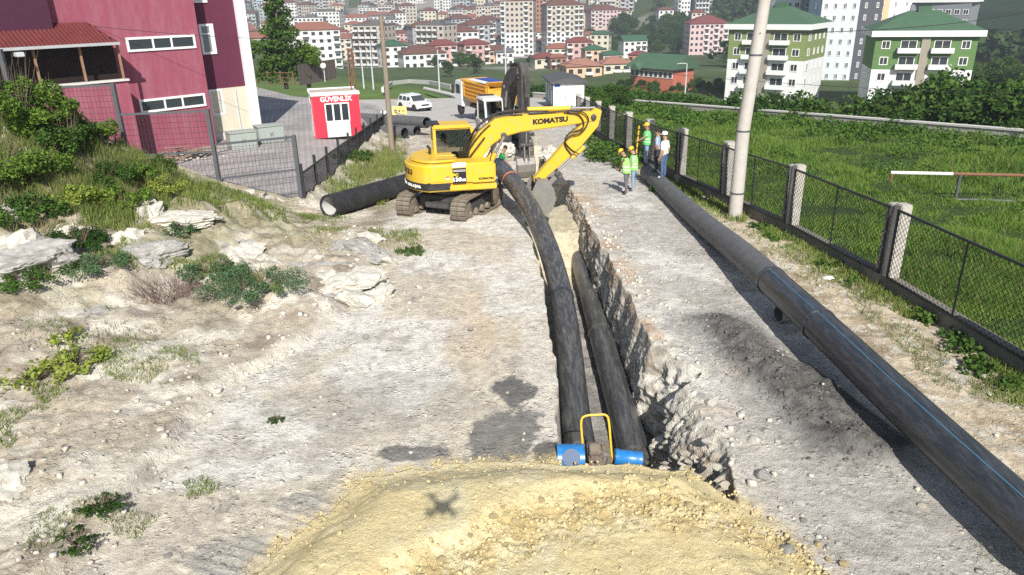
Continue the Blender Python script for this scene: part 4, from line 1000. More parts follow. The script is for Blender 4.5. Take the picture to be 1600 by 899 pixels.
# the long one by the fence, raised on a short off-cut
rp = [(1012, 268), (1050, 305), (1100, 350), (1160, 398), (1230, 462), (1300, 527), (1400, 622), (1500, 715), (1600, 806), (1680, 880)]
RZ = [.42-.62, .42-.45, .47-.18, .58, .70, .72, .68, .62, .58, .55]
LP = thing('long_pipe', 'long black plastic pipe with a thin blue stripe lying beside the fence', 'pipe', (0, 0, 0))
path = smooth_path([atz(p[0], p[1], z) for p, z in zip(rp, RZ)], 60); RL = .345
cuts = [0, 24, 31, 59]
for c0, c1 in zip(cuts[:-1], cuts[1:]): MB().tube(path[c0:c1+1], RL, 30).build('pipe_length', 'hdpe_clean' if c0 else 'pipe_grey', LP, smooth=True)
for c0 in cuts[1:-1]:
    d = (path[c0+1]-path[c0-1]).normalized(); MB().tube([path[c0]-d*.04, path[c0]+d*.04], RL+.02, 30).build('weld_bead', 'hdpe_clean', LP, smooth=True)
st = []
for k in range(24, 60):
    d = (path[min(k+1, 59)]-path[k-1]).normalized(); side = d.cross(Vector((0, 0, 1))).normalized(); up = side.cross(d); toc = -side if side.x > 0 else side
    for s_ in (.30, .332):
        aa = s_+.0; st.append(path[k]+(Vector((0, 0, 1))*math.cos(aa)+toc*math.sin(aa))*(RL+.004))
mb = MB(); n_ = len(st)//2; mb.add(st, [(2*k, 2*k+1, 2*k+3, 2*k+2) for k in range(n_-1)]); mb.build('blue_stripe', 'pipe_stripe', LP)
a = atz(1216, 491, .20); b = a+Vector((.95, .25, 0)); mb = MB(); hollow(mb, a, b, .205, .175)
tag(mb.build('pipe_offcut', ['gutter_pipe', 'pipe_grey'], None, smooth=True), 'short grey pipe offcut propping up the long pipe', 'pipe')
# corrugated pipe by the excavator
a = at(516, 340)+Vector((0, 0, .42)); b = at(700, 283)+Vector((0, 0, .42)); d = (b-a).normalized(); b = a+d*6.2
CG = thing('corrugated_pipe', 'wide black corrugated drain pipe lying in grass left of the yellow excavator', 'pipe', (0, 0, 0)); mb = MB(); prof = []; L = 6.2; k = 0.0
pth = []; rr = []
while k < L: pth += [a+d*k, a+d*(k+.05), a+d*(k+.055), a+d*(k+.10)]; rr += [.41, .41, .375, .375]; k += .105
mb.tube(pth, rr, 28, caps=False); mb.build('pipe_wall', 'corrugated_black', CG, smooth=True)
mb = MB(); mb.tube([a, b], .33, 24, caps=False); mb.build('inner_wall', 'pipe_inside', CG, smooth=True)
mb = MB(); hollow(mb, a-d*.01, a+d*.04, .412, .33); mb.build('rim', ['corrugated_black', 'corrugated_black'], CG, smooth=True)
# stack of pipes by the wooden pole
for k, (px, py, dz, L, az, lab) in enumerate([(633, 217, .4, 5.5, -52, 'open ended grey pipe lying beside the wooden pole'), (652, 214, .4, 5.5, -52, 'second open ended grey pipe touching the first of the stack'),
    (620, 203, .4, 4.5, -52, 'grey pipe at the back of the stack by the black panel fence'), (668, 214, 1.0, 9.0, -47, 'long grey pipe slung across the top of the pipe stack')]):
    p = at(px, py); p.z += dz-.02; d = Vector((math.sin(R(az)), math.cos(R(az)), -.05)); mb = MB(); hollow(mb, p, p+d*L, .40, .36)
    tag(mb.build('stacked_pipe', ['pipe_grey', 'corrugated_black'], None, smooth=True), lab, 'pipe')

# ------------------------------------------------------------------ blue fittings and the compactor at the trench end
def pos(px, py, y): return aty(px, py, y)
p = pos(891, 716, 10.42); BC = thing('blue_fitting', 'large blue plastic pipe saddle with round outlet at the end of the bent pipe', 'pipe fitting', p); mb = MB()
mb.tube([(-.21, 0, 0), (.21, 0, 0)], .235, 24); mb.build('body', 'blue_cap', BC, smooth=True)
q = Matrix.Rotation(R(-52), 4, 'X')
mb = MB(); mb.lathe([(.135, .17), (.15, .25), (.135, .25)], 24).xf(Matrix.Rotation(R(55), 4, 'X')); mb.build('outlet_ring', 'blue_dark', BC, smooth=True)
mb = MB(); mb.lathe([(.0, .245), (.128, .245)], 24).xf(Matrix.Rotation(R(55), 4, 'X')); mb.build('outlet_lid', 'blue_cap', BC)
for sx in (-1, 1): MB().tube([(sx*.205, 0, 0), (sx*.225, 0, 0)], .245, 24).build('flange', 'blue_cap', BC, smooth=True)
p = pos(981, 716, 10.40); BD = thing('blue_drum', 'small shiny blue drum wrapped in film at the end of the trench pipe', 'drum', p, .0); mb = MB()
q = Matrix.Rotation(R(9), 4, 'Y'); prof = [(.11, -.24), (.135, -.225), (.135, -.15), (.128, -.14), (.13, .0), (.128, .14), (.135, .15), (.135, .225), (.11, .24)]
mb.lathe(prof, 24, axis='x').xf(q); mb.build('body', 'blue_cap', BD, smooth=True)
MB().lathe([(.115, -.245), (.12, -.22)], 20, axis='x').xf(q).build('rim', 'blue_dark', BD, smooth=True)
p = pos(934, 722, 10.42); CM = thing('plate_compactor', 'mud caked engine with yellow tube handle standing between two blue fittings', 'compactor', p, .0)
MB().box((0, 0, -.20), (.46, .40, .07)).build('base_plate', 'muddy', CM, bevel=.02)
MB().box((-.03, .02, .0), (.26, .26, .30)).build('engine', 'muddy', CM, bevel=.04)
MB().lathe([(.10, -.1), (.12, -.08), (.12, .08), (.10, .1)], 14, axis='x', c=(-.05, .05, .22)).build('fuel_tank', 'muddy', CM, smooth=True)
MB().box((.10, .05, .25), (.13, .14, .10)).build('air_filter', 'muddy', CM, bevel=.03)
MB().box((-.16, -.10, -.05), (.14, .10, .13)).build('recoil_cover', 'muddy_red', CM, bevel=.03)
MB().tube([(.14, -.05, -.15), (.19, -.05, .12)], .045, 8).build('exhaust', 'muddy', CM, smooth=True)
hp = smooth_path([(-.23, .0, -.05), (-.25, .10, .30), (-.27, .20, .66), (-.20, .22, .76), (.0, .22, .78), (.14, .22, .77), (.19, .19, .66), (.22, .08, .30), (.25, 0, -.05)], 30)
MB().tube(hp, .019, 8).build('handle', 'yellow_tube', CM, smooth=True)
# red lifting sling on the bent pipe
t0, t1 = path, None
sp_ = cpath; c0 = sp_[9]; d = (sp_[10]-sp_[6]).normalized(); mb = MB(); mat('sling_red', (.75, .22, .14), .7, var=.15)
x = d.cross(Vector((0, 0, 1))).normalized(); up = x.cross(d); ring = [c0+(x*math.cos(t)+up*math.sin(t))*(RP+.015) for t in np.linspace(0, 6.283, 22)[:-1]]
vs = [q-d*.06 for q in ring]+[q+d*.06 for q in ring]; n_ = len(ring); mb.add(vs, [(k, (k+1) % n_, n_+(k+1) % n_, n_+k) for k in range(n_)])
tail = [c0-x*RP+Vector((0, 0, .05)), c0-x*(RP+.03)+Vector((0, 0, -.35)), c0-x*(RP+.12)+Vector((0, 0, -.62))]
for q0, q1 in zip(tail[:-1], tail[1:]): mb.bar(q0, q1, .14, .02)
tag(mb.build('lifting_sling', 'sling_red'), 'orange red lifting sling looped round the bent pipe', 'sling')

# ------------------------------------------------------------------ poles
def cpole(): 
    p = at(1148, 341); t = thing('concrete_pole', 'tall tapered concrete utility pole standing at the fence', 'pole', (p.x, p.y, p.z)); 
    MB().tube([(0, 0, -.5), (0, 0, 3), (.52, 0, 10.5)], [.235, .215, .165], 24).build('shaft', 'cast_pole', t, smooth=True)
    for z in (.9, 3.0, 5.4): MB().tube([(max(0, z-3)*.069, 0, z-.03), (max(0, z-3)*.069, 0, z+.03)], .24-.0068*z, 24).build('steel_band', 'grey_steel', t, smooth=True)
cpole()
p = at(613, 238); t = thing('wooden_pole', 'weathered wooden utility pole between the booth and the yellow excavator', 'pole', p)
MB().tube([(0, 0, -.4), (-.05, 0, 7.6)], [.17, .12], 12).build('shaft', 'old_wood', t, smooth=True); MB().box((0, 0, 7.35), (.36, .10, .10)).build('crossarm', 'old_wood', t)
# ------------------------------------------------------------------ machines
mat('exc_yellow', (.68, .43, .02), .42, var=.06, scale=1.5, spec=.5, dirt=(.44, .34, .17), dscale=4, damt=.65, bump=.05)
mat('exc_black', (.022, .022, .024), .5, var=.2, dirt=(.10, .09, .08), dscale=3, damt=.4)
mat('exc_darkgrey', (.05, .05, .052), .55, var=.2, dirt=(.17, .15, .12), dscale=3, damt=.5)
mat('track_steel', (.20, .165, .13), .8, metal=.2, var=.35, scale=10, dirt=(.36, .32, .26), dscale=5, damt=.7, bump=.4)
mat('bucket_steel', (.26, .25, .235), .5, metal=.45, var=.2, scale=5, dirt=(.36, .31, .24), dscale=3, damt=.6)
mat('chrome', (.55, .55, .55), .25, metal=.9, var=.05)
mat('hose', (.025, .018, .014), .6, var=.3)
mat('exc_white', (.66, .66, .64), .5, var=.06, dirt=(.4, .38, .34), dscale=3, damt=.4)
mat('decal_black', (.012, .012, .016), .5); mat('decal_white', (.80, .80, .78), .5); mat('decal_yellow', (.75, .55, .02), .5); mat('decal_red', (.6, .05, .03), .5)
glass('cab_glass', (.05, .06, .065), .06)
mat('seat_dark', (.03, .03, .035), .8)
gm = bpy.data.materials.new('clear_glass'); gm.use_nodes = True; nt = gm.node_tree; nt.nodes.clear(); o_ = nt.nodes.new('ShaderNodeOutputMaterial'); mx = nt.nodes.new('ShaderNodeMixShader'); g1 = nt.nodes.new('ShaderNodeBsdfTransparent'); g2 = nt.nodes.new('ShaderNodeBsdfGlossy')
g1.inputs[0].default_value = (.55, .6, .58, 1); g2.inputs['Roughness'].default_value = .05; mx.inputs[0].default_value = .14
nt.links.new(g1.outputs[0], mx.inputs[1]); nt.links.new(g2.outputs[0], mx.inputs[2]); nt.links.new(mx.outputs[0], o_.inputs[0]); M['clear_glass'] = gm
def offset_poly(pts):
    """centre line with half thickness -> closed outline"""
    up = []; dn = []
    for i, (x, z, t) in enumerate(pts):
        a = pts[max(i-1, 0)]; b = pts[min(i+1, len(pts)-1)]; dx, dz = b[0]-a[0], b[1]-a[1]; L = math.hypot(dx, dz); nx, nz = -dz/L, dx/L
        up.append((x+nx*t, z+nz*t)); dn.append((x-nx*t, z-nz*t))
    return up+dn[::-1]
def rcurve(pts, n=24):
    q = smooth_path([(p[0], p[1], p[2]) for p in pts], n); return [(v.x, v.y, v.z) for v in q]
def track(parent, y, L, Hh, w, n):
    """one crawler: frame, wheels and a closed loop of shoes"""
    r_ = Hh/2; t = MB(); t.box((0, y, r_), (L-2*r_+.1, w*.55, Hh*.42)); fr = t.build('track_frame', 'exc_darkgrey', parent, bevel=.03)
    sgn = 1 if y > 0 else -1
    for x in (-(L/2-r_), L/2-r_):
        MB().lathe([(r_*.55, -w*.33), (r_*.86, -w*.30), (r_*.86, w*.30), (r_*.55, w*.33)], 20, (x, y, r_), axis='y').build('idler_wheel' if x > 0 else 'sprocket', 'track_steel', fr, smooth=True)
    for k in range(5):
        x = -(L/2-r_)+(L-2*r_)*(k+.5)/5; MB().lathe([(.10, -w*.36), (.13, -w*.30), (.13, w*.30), (.10, w*.36)], 12, (x, y, .19), axis='y').build('roller', 'track_steel', fr, smooth=True)
    per = 2*(L-2*r_)+2*math.pi*r_; shoe = MB(); sl_ = per/n; shoe.box((0, 0, 0), (sl_*.90, w, .035)); shoe.box((-sl_*.30, 0, .03), (.03, w, .035)); shoe.box((sl_*.1, 0, .025), (.02, w, .025))
    me = None
    tr = MB(); tr.tube([(0, 0, 0)]*0 or [(-.001, y, r_), (.001, y, r_)], .02, 4); base = tr.build('track_chain', 'track_steel', parent)
    for k in range(n):
        s = k*per/n; a = L-2*r_
        if s < a: x, z, an = -a/2+s, 0.03, math.pi
        elif s < a+math.pi*r_: q = (s-a)/r_; x, z, an = a/2+math.sin(q)*r_, r_-math.cos(q)*r_, math.pi-q
        elif s < 2*a+math.pi*r_: x, z, an = a/2-(s-a-math.pi*r_), Hh-.03, 0
        else: q = (s-2*a-math.pi*r_)/r_; x, z, an = -a/2-math.sin(q)*r_, r_+math.cos(q)*r_, -q
        if me is None: o = shoe.build('track_shoe', 'track_steel', base); me = o.data
        else: o = link('track_shoe', me, base)
        o.location = (x, y, z); o.rotation_euler = (0, an, 0)
def bucket(parent, pin, rot, w, s, m, name='bucket'):
    prof = [(-.10, .06), (.16, .10), (.42, -.08), (.56, -.40), (.52, -.74), (.30, -1.02), (-.02, -1.14), (-.34, -1.10)]
    prof = [(x*s, z*s) for x, z in prof]; b = MB()
    th = .03
    inner = [(x*.93-.01, z*.94) for x, z in prof]
    n_ = len(prof)
    for k in range(n_-1):
        (x0, z0), (x1, z1) = prof[k], prof[k+1]; (u0, v0), (u1, v1) = inner[k], inner[k+1]
        b.add([(x0, -w/2, z0), (x0, w/2, z0), (x1, w/2, z1), (x1, -w/2, z1)], [(0, 1, 2, 3)]); b.add([(u0, -w/2, v0), (u0, w/2, v0), (u1, w/2, v1), (u1, -w/2, v1)], [(3, 2, 1, 0)])
    for y in (-w/2, w/2-th): b.prism(prof, y, y+th, 'y')
    o = b.build(name, m, parent, smooth=True); o.location = pin; o.rotation_euler = (0, rot, 0)
    for k in range(5):
        y = -w/2+w*(k+.5)/5; t = MB(); t.box((-.40*s, y, -1.09*s), (.26*s, .09, .05), taper=.6); t.build('tooth', m, o)
    e = MB(); 
    for y in (-.10, .10): e.prism([(-.12*s, -.05), (.02, .20*s), (.22*s, .16*s), (.40*s, -.05)], y-.02, y+.02, 'y')
    e.build('hinge_ears', m, o)
    return o
def ram(parent, a, b, r_, m, f=.55, name='hydraulic_ram'):
    a = Vector(a); b = Vector(b); mid = a.lerp(b, f); o = MB().tube([a, mid], r_, 14).build(name, m, parent, smooth=True); MB().tube([mid, b], r_*.55, 10).build('rod', 'chrome', o, smooth=True)
    MB().tube([mid-(b-a).normalized()*.06, mid], r_*1.18, 14).build('gland', m, o, smooth=True)
def excavator(name, label, loc, az, track_az, cfg):
    t = thing(name, label, 'excavator', loc, R(90-az)); Y = cfg['body']; A = cfg['arm']; S = cfg.get('s', 1.0)
    # undercarriage
    u = bpy.data.objects.new('undercarriage', None)
    ub = MB(); ub.box((0, 0, .52), (1.5, 1.6, .34)); ub.lathe([(.62, .66), (.66, .72), (.66, .90), (.60, .97)], 28); ub.box((0, 0, .42), (2.0, .9, .2))
    uo = ub.build('carbody', 'exc_darkgrey', t, bevel=.03); uo.rotation_euler = (0, 0, R(az-track_az)); uo.scale = (S, S, S)
    tg = cfg.get('gauge', 2.05); 
    for y in (-tg/2, tg/2):
        sub = bpy.data.objects.new('tmp', None)
        track_parts(t, y, R(az-track_az), S)
    # upper body
    arc = [(-1.48*math.cos(q), 1.48*math.sin(q)) for q in np.linspace(-R(57), R(57), 15)]
    arc = [(x, y*1.22/1.241) for x, y in arc]
    cs = cfg['side']
    out = arc+[(1.05, 1.22), (1.05, .25), (.55, .22), (.55, -.30), (1.42, -.30), (1.42, -1.22)]
    out = [(x, y*cs) for x, y in out]
    def up(o): o.scale = (S, S, S); return o
    up(MB().prism(out, .97, 1.16, 'z').build('revolving_frame', cfg['skirt'], t, bevel=.03))
    hood = arc+[(.30, 1.22), (.30, .22), (.20, -.30), (1.40, -.30), (1.40, -1.215)]; hood = [(x, y*cs) for x, y in hood]
    body = up(MB().prism(hood, 1.16, 1.86, 'z').build('engine_cover', Y, t, bevel=.09, seg=3, smooth=True))
    cw = [(x*1.012, y*1.006*cs) for x, y in arc]+[(-.10, 1.232*cs), (-.10, -1.232*cs)]
    up(MB().prism(cw, 1.00, 1.27, 'z').build('counterweight_band', cfg['band'], t, bevel=.02))
    top = [(x*.90, y*.90*cs) for x, y in arc]+[(.15, 1.05*cs), (.15, -1.05*cs)]
    up(MB().prism(top, 1.84, 1.96, 'z').build('hood_top', Y, t, bevel=.06, seg=3, smooth=True))
    # cab
    x0, x1, y0, y1, z0, z1 = -.47, 1.02, .22*cs, 1.20*cs, 1.16, 2.86
    cabm = cfg['cab']; c = MB(); pw = .09
    sidep = [(x0, z0), (x1-.02, z0), (x1+.06, z0+.75), (x1-.18, z1), (x0, z1)]
    lo = MB(); lo.prism([(x0, z0), (x1, z0), (x1+.04, z0+.55), (x0, z0+.60)], y0, y1, 'y'); cab = up(lo.build('cab', cabm, t, bevel=.05, smooth=True))
    MB().prism([(x0-.02, z1-.14), (x1-.16, z1-.14), (x1-.22, z1), (x0-.02, z1+.02)], y0-.03*cs, y1+.03*cs, 'y').build('cab_roof', cabm, cab, bevel=.05, smooth=True)
    for (xa, za, xb, zb) in ((x0+.04, z0+.55, x0+.04, z1-.1), (x1+.02, z0+.5, x1-.20, z1-.1)):
        for y in (y0+.04*cs, y1-.04*cs): MB().bar((xa, y, za), (xb, y, zb), pw, pw).build('cab_pillar', cabm, cab)
    for y in (y0+.03*cs, y1-.03*cs): MB().prism([(x0+.08, z0+.60), (x1-.02, z0+.55), (x1-.22, z1-.14), (x0+.08, z1-.14)], y-.008, y+.008, 'y').build('side_window', cfg.get('glass', 'clear_glass'), cab)
    MB().box((x0+.02, (y0+y1)/2, z0+1.08), (.02, abs(y1-y0)-.14, .95)).build('rear_window', 'cab_glass', cab)
    MB().box((x0-.05, (y0+y1)/2, z0+.62), (.10, abs(y1-y0)-.04, .04)).build('rear_ledge', 'exc_black', cab)
    MB().bar((x1+.03, (y0+y1)/2, z0+.56), (x1-.20, (y0+y1)/2, z1-.14), abs(y1-y0)-.14, .015, up=(1, 0, 0)).build('windscreen', 'clear_glass', cab)
    s_ = MB(); s_.box((.15, (y0+y1)/2, z0+.62), (.5, .5, .16)); s_.box((-.08, (y0+y1)/2, z0+1.0), (.14, .5, .75)); s_.build('seat', 'seat_dark', cab, bevel=.05)
    MB().box((x0+.03, (y0+y1)/2, z1+.03), (.42, abs(y1-y0)-.2, .06)).build('roof_hatch', 'exc_black', cab, bevel=.02)
    # boom, arm, bucket
    bm_ = offset_poly(cfg['boom']); bw = cfg['bw']
    boom = up(MB().prism(bm_, -bw/2, bw/2, 'y').build('boom', A, t, bevel=.03))
    arm = up(MB().prism(cfg['armp'], -bw*.40, bw*.40, 'y').build('arm', cfg.get('arm2', A), t, bevel=.025))
    b_ = bucket(t, tuple(v*S for v in (cfg['pin'][0], 0, cfg['pin'][1])), cfg['brot'], cfg['bkw'], cfg['bks'], 'bucket_steel')
    for (a, b, r_, m, f) in cfg['rams']: 
        for y in ((-.29, .29) if cfg.get('twin') == (a, b) else (0,)):
            ram(t, tuple(S*v for v in (a[0], y, a[1])), tuple(S*v for v in (b[0], y, b[1])), r_*S, m, f)
    for (a, b) in cfg['links']:
        for y in (-.12, .12): up(MB().bar((a[0], y, a[1]), (b[0], y, b[1]), .05, .16).build('linkage_bar', 'bucket_steel', t))
    for p_ in cfg['pins']: up(MB().lathe([(.09, -bw*.62), (.10, -bw*.6), (.10, bw*.6), (.09, bw*.62)], 16, (p_[0], 0, p_[1]), axis='y').build('pivot_pin', 'exc_darkgrey', t, smooth=True))
    for h in cfg['hoses']: up(MB().tube(rcurve(h, 20), .024, 6).build('hose', 'hose', t, smooth=True))
    return t
def track_parts(t, y, ang, S):
    q = Matrix.Rotation(ang, 3, 'Z'); L, Hh, w, n = 3.0, .78, .52, 46; r_ = Hh/2
    def fx(o): o.rotation_euler = (0, 0, ang); o.scale = (S, S, S); return o
    fr = fx(MB().box((0, y, r_), (L-2*r_+.2, w*.50, Hh*.42)).build('track_frame', 'exc_darkgrey', t, bevel=.03))
    for x in (-(L/2-r_), L/2-r_):
        MB().lathe([(r_*.45, -w*.36), (r_*.84, -w*.30), (r_*.84, w*.30), (r_*.45, w*.36)], 20, (x, y, r_), axis='y').build('idler_wheel' if x > 0 else 'sprocket', 'track_steel', fr, smooth=True)
    for k in range(5): MB().lathe([(.10, -w*.40), (.13, -w*.32), (.13, w*.32), (.10, w*.40)], 12, (-(L/2-r_)+(L-2*r_)*(k+.5)/5, y, .20), axis='y').build('roller', 'track_steel', fr, smooth=True)
    per = 2*(L-2*r_)+2*math.pi*r_; sl_ = per/n; a = L-2*r_
    ch = MB(); loop = []
    for k in range(40):
        s = k*per/40; x, z, an = tp(s, a, r_, Hh, .07); loop.append((x, y, z))
    base = fx(MB().tube(loop, .055, 6, closed=True).build('track_chain', 'track_steel', t, smooth=True))
    me = None
    for k in range(n):
        x, z, an = tp(k*per/n, a, r_, Hh, .018)
        if me is None:
            sh = MB(); sh.box((0, 0, 0), (sl_*.90, w, .03)); sh.box((-sl_*.30, 0, .028), (.025, w, .035)); sh.box((sl_*.12, 0, .022), (.02, w, .022)); o = sh.build('track_shoe', 'track_steel', base); me = o.data
        else: o = link('track_shoe', me, base)
        o.location = (x, y, z); o.rotation_euler = (0, an, 0)
def tp(s, a, r_, Hh, inset):
    rr = r_-inset
    if s < a: return -a/2+s, inset, math.pi
    if s < a+math.pi*r_: q = (s-a)/r_; return a/2+math.sin(q)*rr, r_-math.cos(q)*rr, math.pi-q
    if s < 2*a+math.pi*r_: return a/2-(s-a-math.pi*r_), Hh-inset, 0
    q = (s-2*a-math.pi*r_)/r_; return -a/2-math.sin(q)*rr, r_+math.cos(q)*rr, -q
BO = [(.72, 1.42, .17), (.92, 1.95, .24), (1.22, 2.42, .31), (1.70, 2.76, .33), (2.4, 2.88, .29), (3.5, 2.93, .25), (4.5, 2.98, .20), (4.95, 3.0, .16)]
AP = [(5.02, 3.28), (5.26, 3.18), (5.14, 2.66), (4.55, 2.0), (3.16, .84), (2.94, .78), (2.88, .96), (4.0, 2.16), (4.66, 2.86)]
ecfg = dict(body='exc_yellow', skirt='exc_yellow', band='exc_black', cab='exc_yellow', arm='exc_yellow', side=1, boom=BO, bw=.40, armp=AP, pin=(3.02, .90), brot=R(12), bkw=1.0, bks=1.22, s=1.0,
    rams=[((1.15, 1.25), (1.85, 2.50), .085, 'exc_yellow', .55), ((2.7, 3.30), (5.05, 3.27), .085, 'exc_yellow', .62), ((4.70, 1.95), (3.72, 1.12), .075, 'exc_yellow', .45)], twin=((1.15, 1.25), (1.85, 2.50)),
    links=[((3.70, 1.12), (3.30, 1.06)), ((3.72, 1.10), (3.42, .74))], pins=[(4.95, 2.98), (3.04, .92), (3.72, 1.12), (1.85, 2.52), (.74, 1.44)],
    hoses=[[(.55, -.10, 1.9), (.70, -.12, 2.45), (1.1, -.12, 2.95), (1.75, -.12, 3.26), (2.8, -.10, 3.26), (3.4, -.14, 3.24)], [(.45, -.16, 1.85), (.60, -.2, 2.35), (1.0, -.2, 2.85), (1.6, -.2, 3.16), (2.5, -.2, 3.16)],
           [(.6, .02, 1.8), (.8, .0, 2.5), (1.25, .0, 3.02), (1.9, .0, 3.28), (3.0, .0, 3.32)], [(.50, -.24, 1.75), (.68, -.26, 2.15), (1.1, -.25, 2.65), (1.4, -.24, 2.9)], [(.52, -.28, 1.7), (.85, -.3, 2.1), (1.2, -.27, 2.5)],
           [(4.0, -.22, 3.15), (4.4, -.26, 3.1), (4.6, -.26, 2.8), (4.5, -.25, 2.6), (4.15, -.22, 2.5), (3.95, -.2, 2.25), (4.15, -.2, 1.95), (4.45, -.2, 1.75)],
           [(3.9, -.24, 3.18), (4.5, -.3, 3.2), (4.75, -.3, 2.9), (4.5, -.28, 2.5), (4.1, -.24, 2.38), (3.95, -.22, 2.1), (4.2, -.22, 1.75)], [(2.7, -.21, 3.18), (3.3, -.22, 3.2), (4.1, -.22, 3.24), (4.55, -.22, 3.2)]])
EX = excavator('crawler_excavator', 'yellow crawler excavator with bucket lowered into the trench', (-2.2, 26.6, float(roadz(26.6))), 80, 24, ecfg)
EX.scale = (1.08, 1.08, 1.08)
# cover panels, decals and lettering of the yellow excavator (right side, y = -1.22)
def pnl(name, xa, xb, za, zb, m, th=.014, bev=.01): return MB().box(((xa+xb)/2, -1.222, (za+zb)/2), (xb-xa, th*2, zb-za)).build(name, m, EX, bevel=bev)
pnl('side_door', -.74, -.10, 1.30, 1.78, 'exc_yellow'); pnl('model_plate', -.02, .42, 1.22, 1.72, 'decal_black'); pnl('vent_panel', -.02, .42, 1.745, 1.90, 'decal_white'); pnl('front_door', .62, 1.34, 1.22, 1.74, 'exc_yellow')
for z in (1.62, 1.66): MB().box((.20, -1.238, z), (.40, .01, .016)).build('vent_slot', 'exc_white', EX)
MB().box((-.18, -1.24, 1.42), (.10, .01, .10)).build('warning_label', 'decal_white', EX); MB().box((-.18, -1.243, 1.45), (.10, .01, .04)).build('warning_label', 'decal_red', EX)
rX = (R(90), 0, 0)
text_part('PC', .13, 'decal_yellow', EX, (.07, -1.240, 1.50), rX, bold=.006, sx=1.2)
text_part('138', .17, 'decal_white', EX, (.11, -1.240, 1.35), rX, bold=.008, sx=1.2); text_part('US', .11, 'decal_white', EX, (.33, -1.240, 1.33), rX, bold=.006)
text_part('KOMATSU', .09, 'decal_black', EX, (1.08, -1.242, 1.34), rX, bold=.004, sx=1.2)
text_part('KOMATSU', .225, 'decal_black', EX, (3.45, -.205, 2.93), (R(90), R(-2.5), 0), bold=.013, sx=1.15)
def arc_text(s, size, z, rad, a0, da, m, nm):
    for k, ch in enumerate(s):
        if ch == ' ': continue
        q = a0+da*k; text_part(ch, size, m, EX, (-rad*math.cos(q), -rad*math.sin(q)*.985, z), (R(90), 0, q-R(90)), nm, bold=.007)
arc_text('KOMATSU', .24, 1.56, 1.492, R(-16), R(7.2), 'decal_black', 'lettering')
arc_text('ALTINDA DOLAŞMA', .12, 1.135, 1.508, R(-12), R(4.0), 'decal_white', 'lettering')
rl_ = MB()
rl_.tube([(-.5, -1.1, 1.9), (-.5, -1.1, 2.12), (.1, -1.1, 2.12), (.1, -1.1, 1.9)], .018, 6); rl_.build('hand_rail', 'exc_yellow', EX)
MB().tube([(-.62, .1, 1.9), (-.62, .1, 2.15), (-.70, .1, 2.25)], .05, 10).build('exhaust_stack', 'exc_black', EX, smooth=True)
MB().tube([(1.25, -1.0, 1.86), (1.3, -1.05, 2.15)], .015, 6).build('mirror_arm', 'exc_black', EX); MB().box((1.3, -1.06, 2.22), (.05, .16, .22)).build('mirror', 'exc_black', EX, bevel=.02)
MB().tube([(-.42, .3, 2.86), (-.55, .28, 3.15)], .008, 5).build('aerial', 'exc_black', EX)

BO2 = [(.45, 1.70, .26), (.75, 2.5, .36), (1.15, 3.25, .44), (1.75, 3.80, .42), (2.5, 4.10, .34), (3.2, 4.22, .24)]
AP2 = [(2.95, 4.62), (3.35, 4.70), (3.62, 4.35), (3.58, 2.6), (3.42, .35), (3.20, .28), (3.12, .5), (2.98, 3.2)]
bcfg = dict(body='exc_white', skirt='exc_darkgrey', band='exc_black', cab='exc_white', arm='exc_darkgrey', side=-1, boom=BO2, bw=.52, armp=AP2, pin=(3.30, .34), brot=R(28), bkw=1.05, bks=1.12, s=1.12, gauge=2.2,
    rams=[((1.1, 1.5), (1.7, 3.3), .10, 'exc_black', .55), ((1.5, 4.45), (3.1, 4.62), .10, 'exc_black', .6), ((3.70, 3.2), (3.62, 1.0), .085, 'exc_black', .5)], twin=((1.1, 1.5), (1.7, 3.3)),
    links=[((3.62, 1.0), (3.36, .8)), ((3.62, 1.0), (3.66, .35))], pins=[(3.2, 4.22), (3.3, .36), (3.62, 1.0)],
    hoses=[[(.4, -.1, 2.2), (.8, -.12, 3.2), (1.3, -.12, 4.0), (2.2, -.1, 4.55), (2.9, -.1, 4.6)], [(3.62, -.1, 4.2), (3.75, -.12, 3.8), (3.72, -.1, 3.3)]])
BX = excavator('black_arm_excavator', 'excavator with black boom and arm digging beyond the yellow excavator', (-.35, 42.6, float(roadz(42.6))), 162, 172, bcfg)
MB().lathe([(.0, 0), (.09, .01), (.09, .03)], 14, (1.3, -.30, 3.86), axis='y').build('boom_lamp', 'decal_white', BX)
# spoil heaps beside the digging bucket
for k, (x, y, s, lab) in enumerate([(-.35, 41.0, (.8, .7, .75), 'pale block of dug rock standing on the trench edge before the far excavator'), (-1.0, 39.6, (.9, .8, .55), 'low heap of pale dug soil between the two excavators'), (2.2, 40.6, (.6, .6, .55), 'rough lump of dug soil beside the black arm'), (1.9, 30.9, (.55, .5, .35), 'brown earth lump on the trench lip behind the steel bucket')]):
    put('spoil_lump', rock_mesh('spoil_lump', 'rock_pale' if k < 3 else 'rock_tan', 260+k, 4, flat=.8, rough=.6, freq=2.2), (x, y, float(roadz(y))+s[2]*.3), s, k, lab, 'spoil heap')

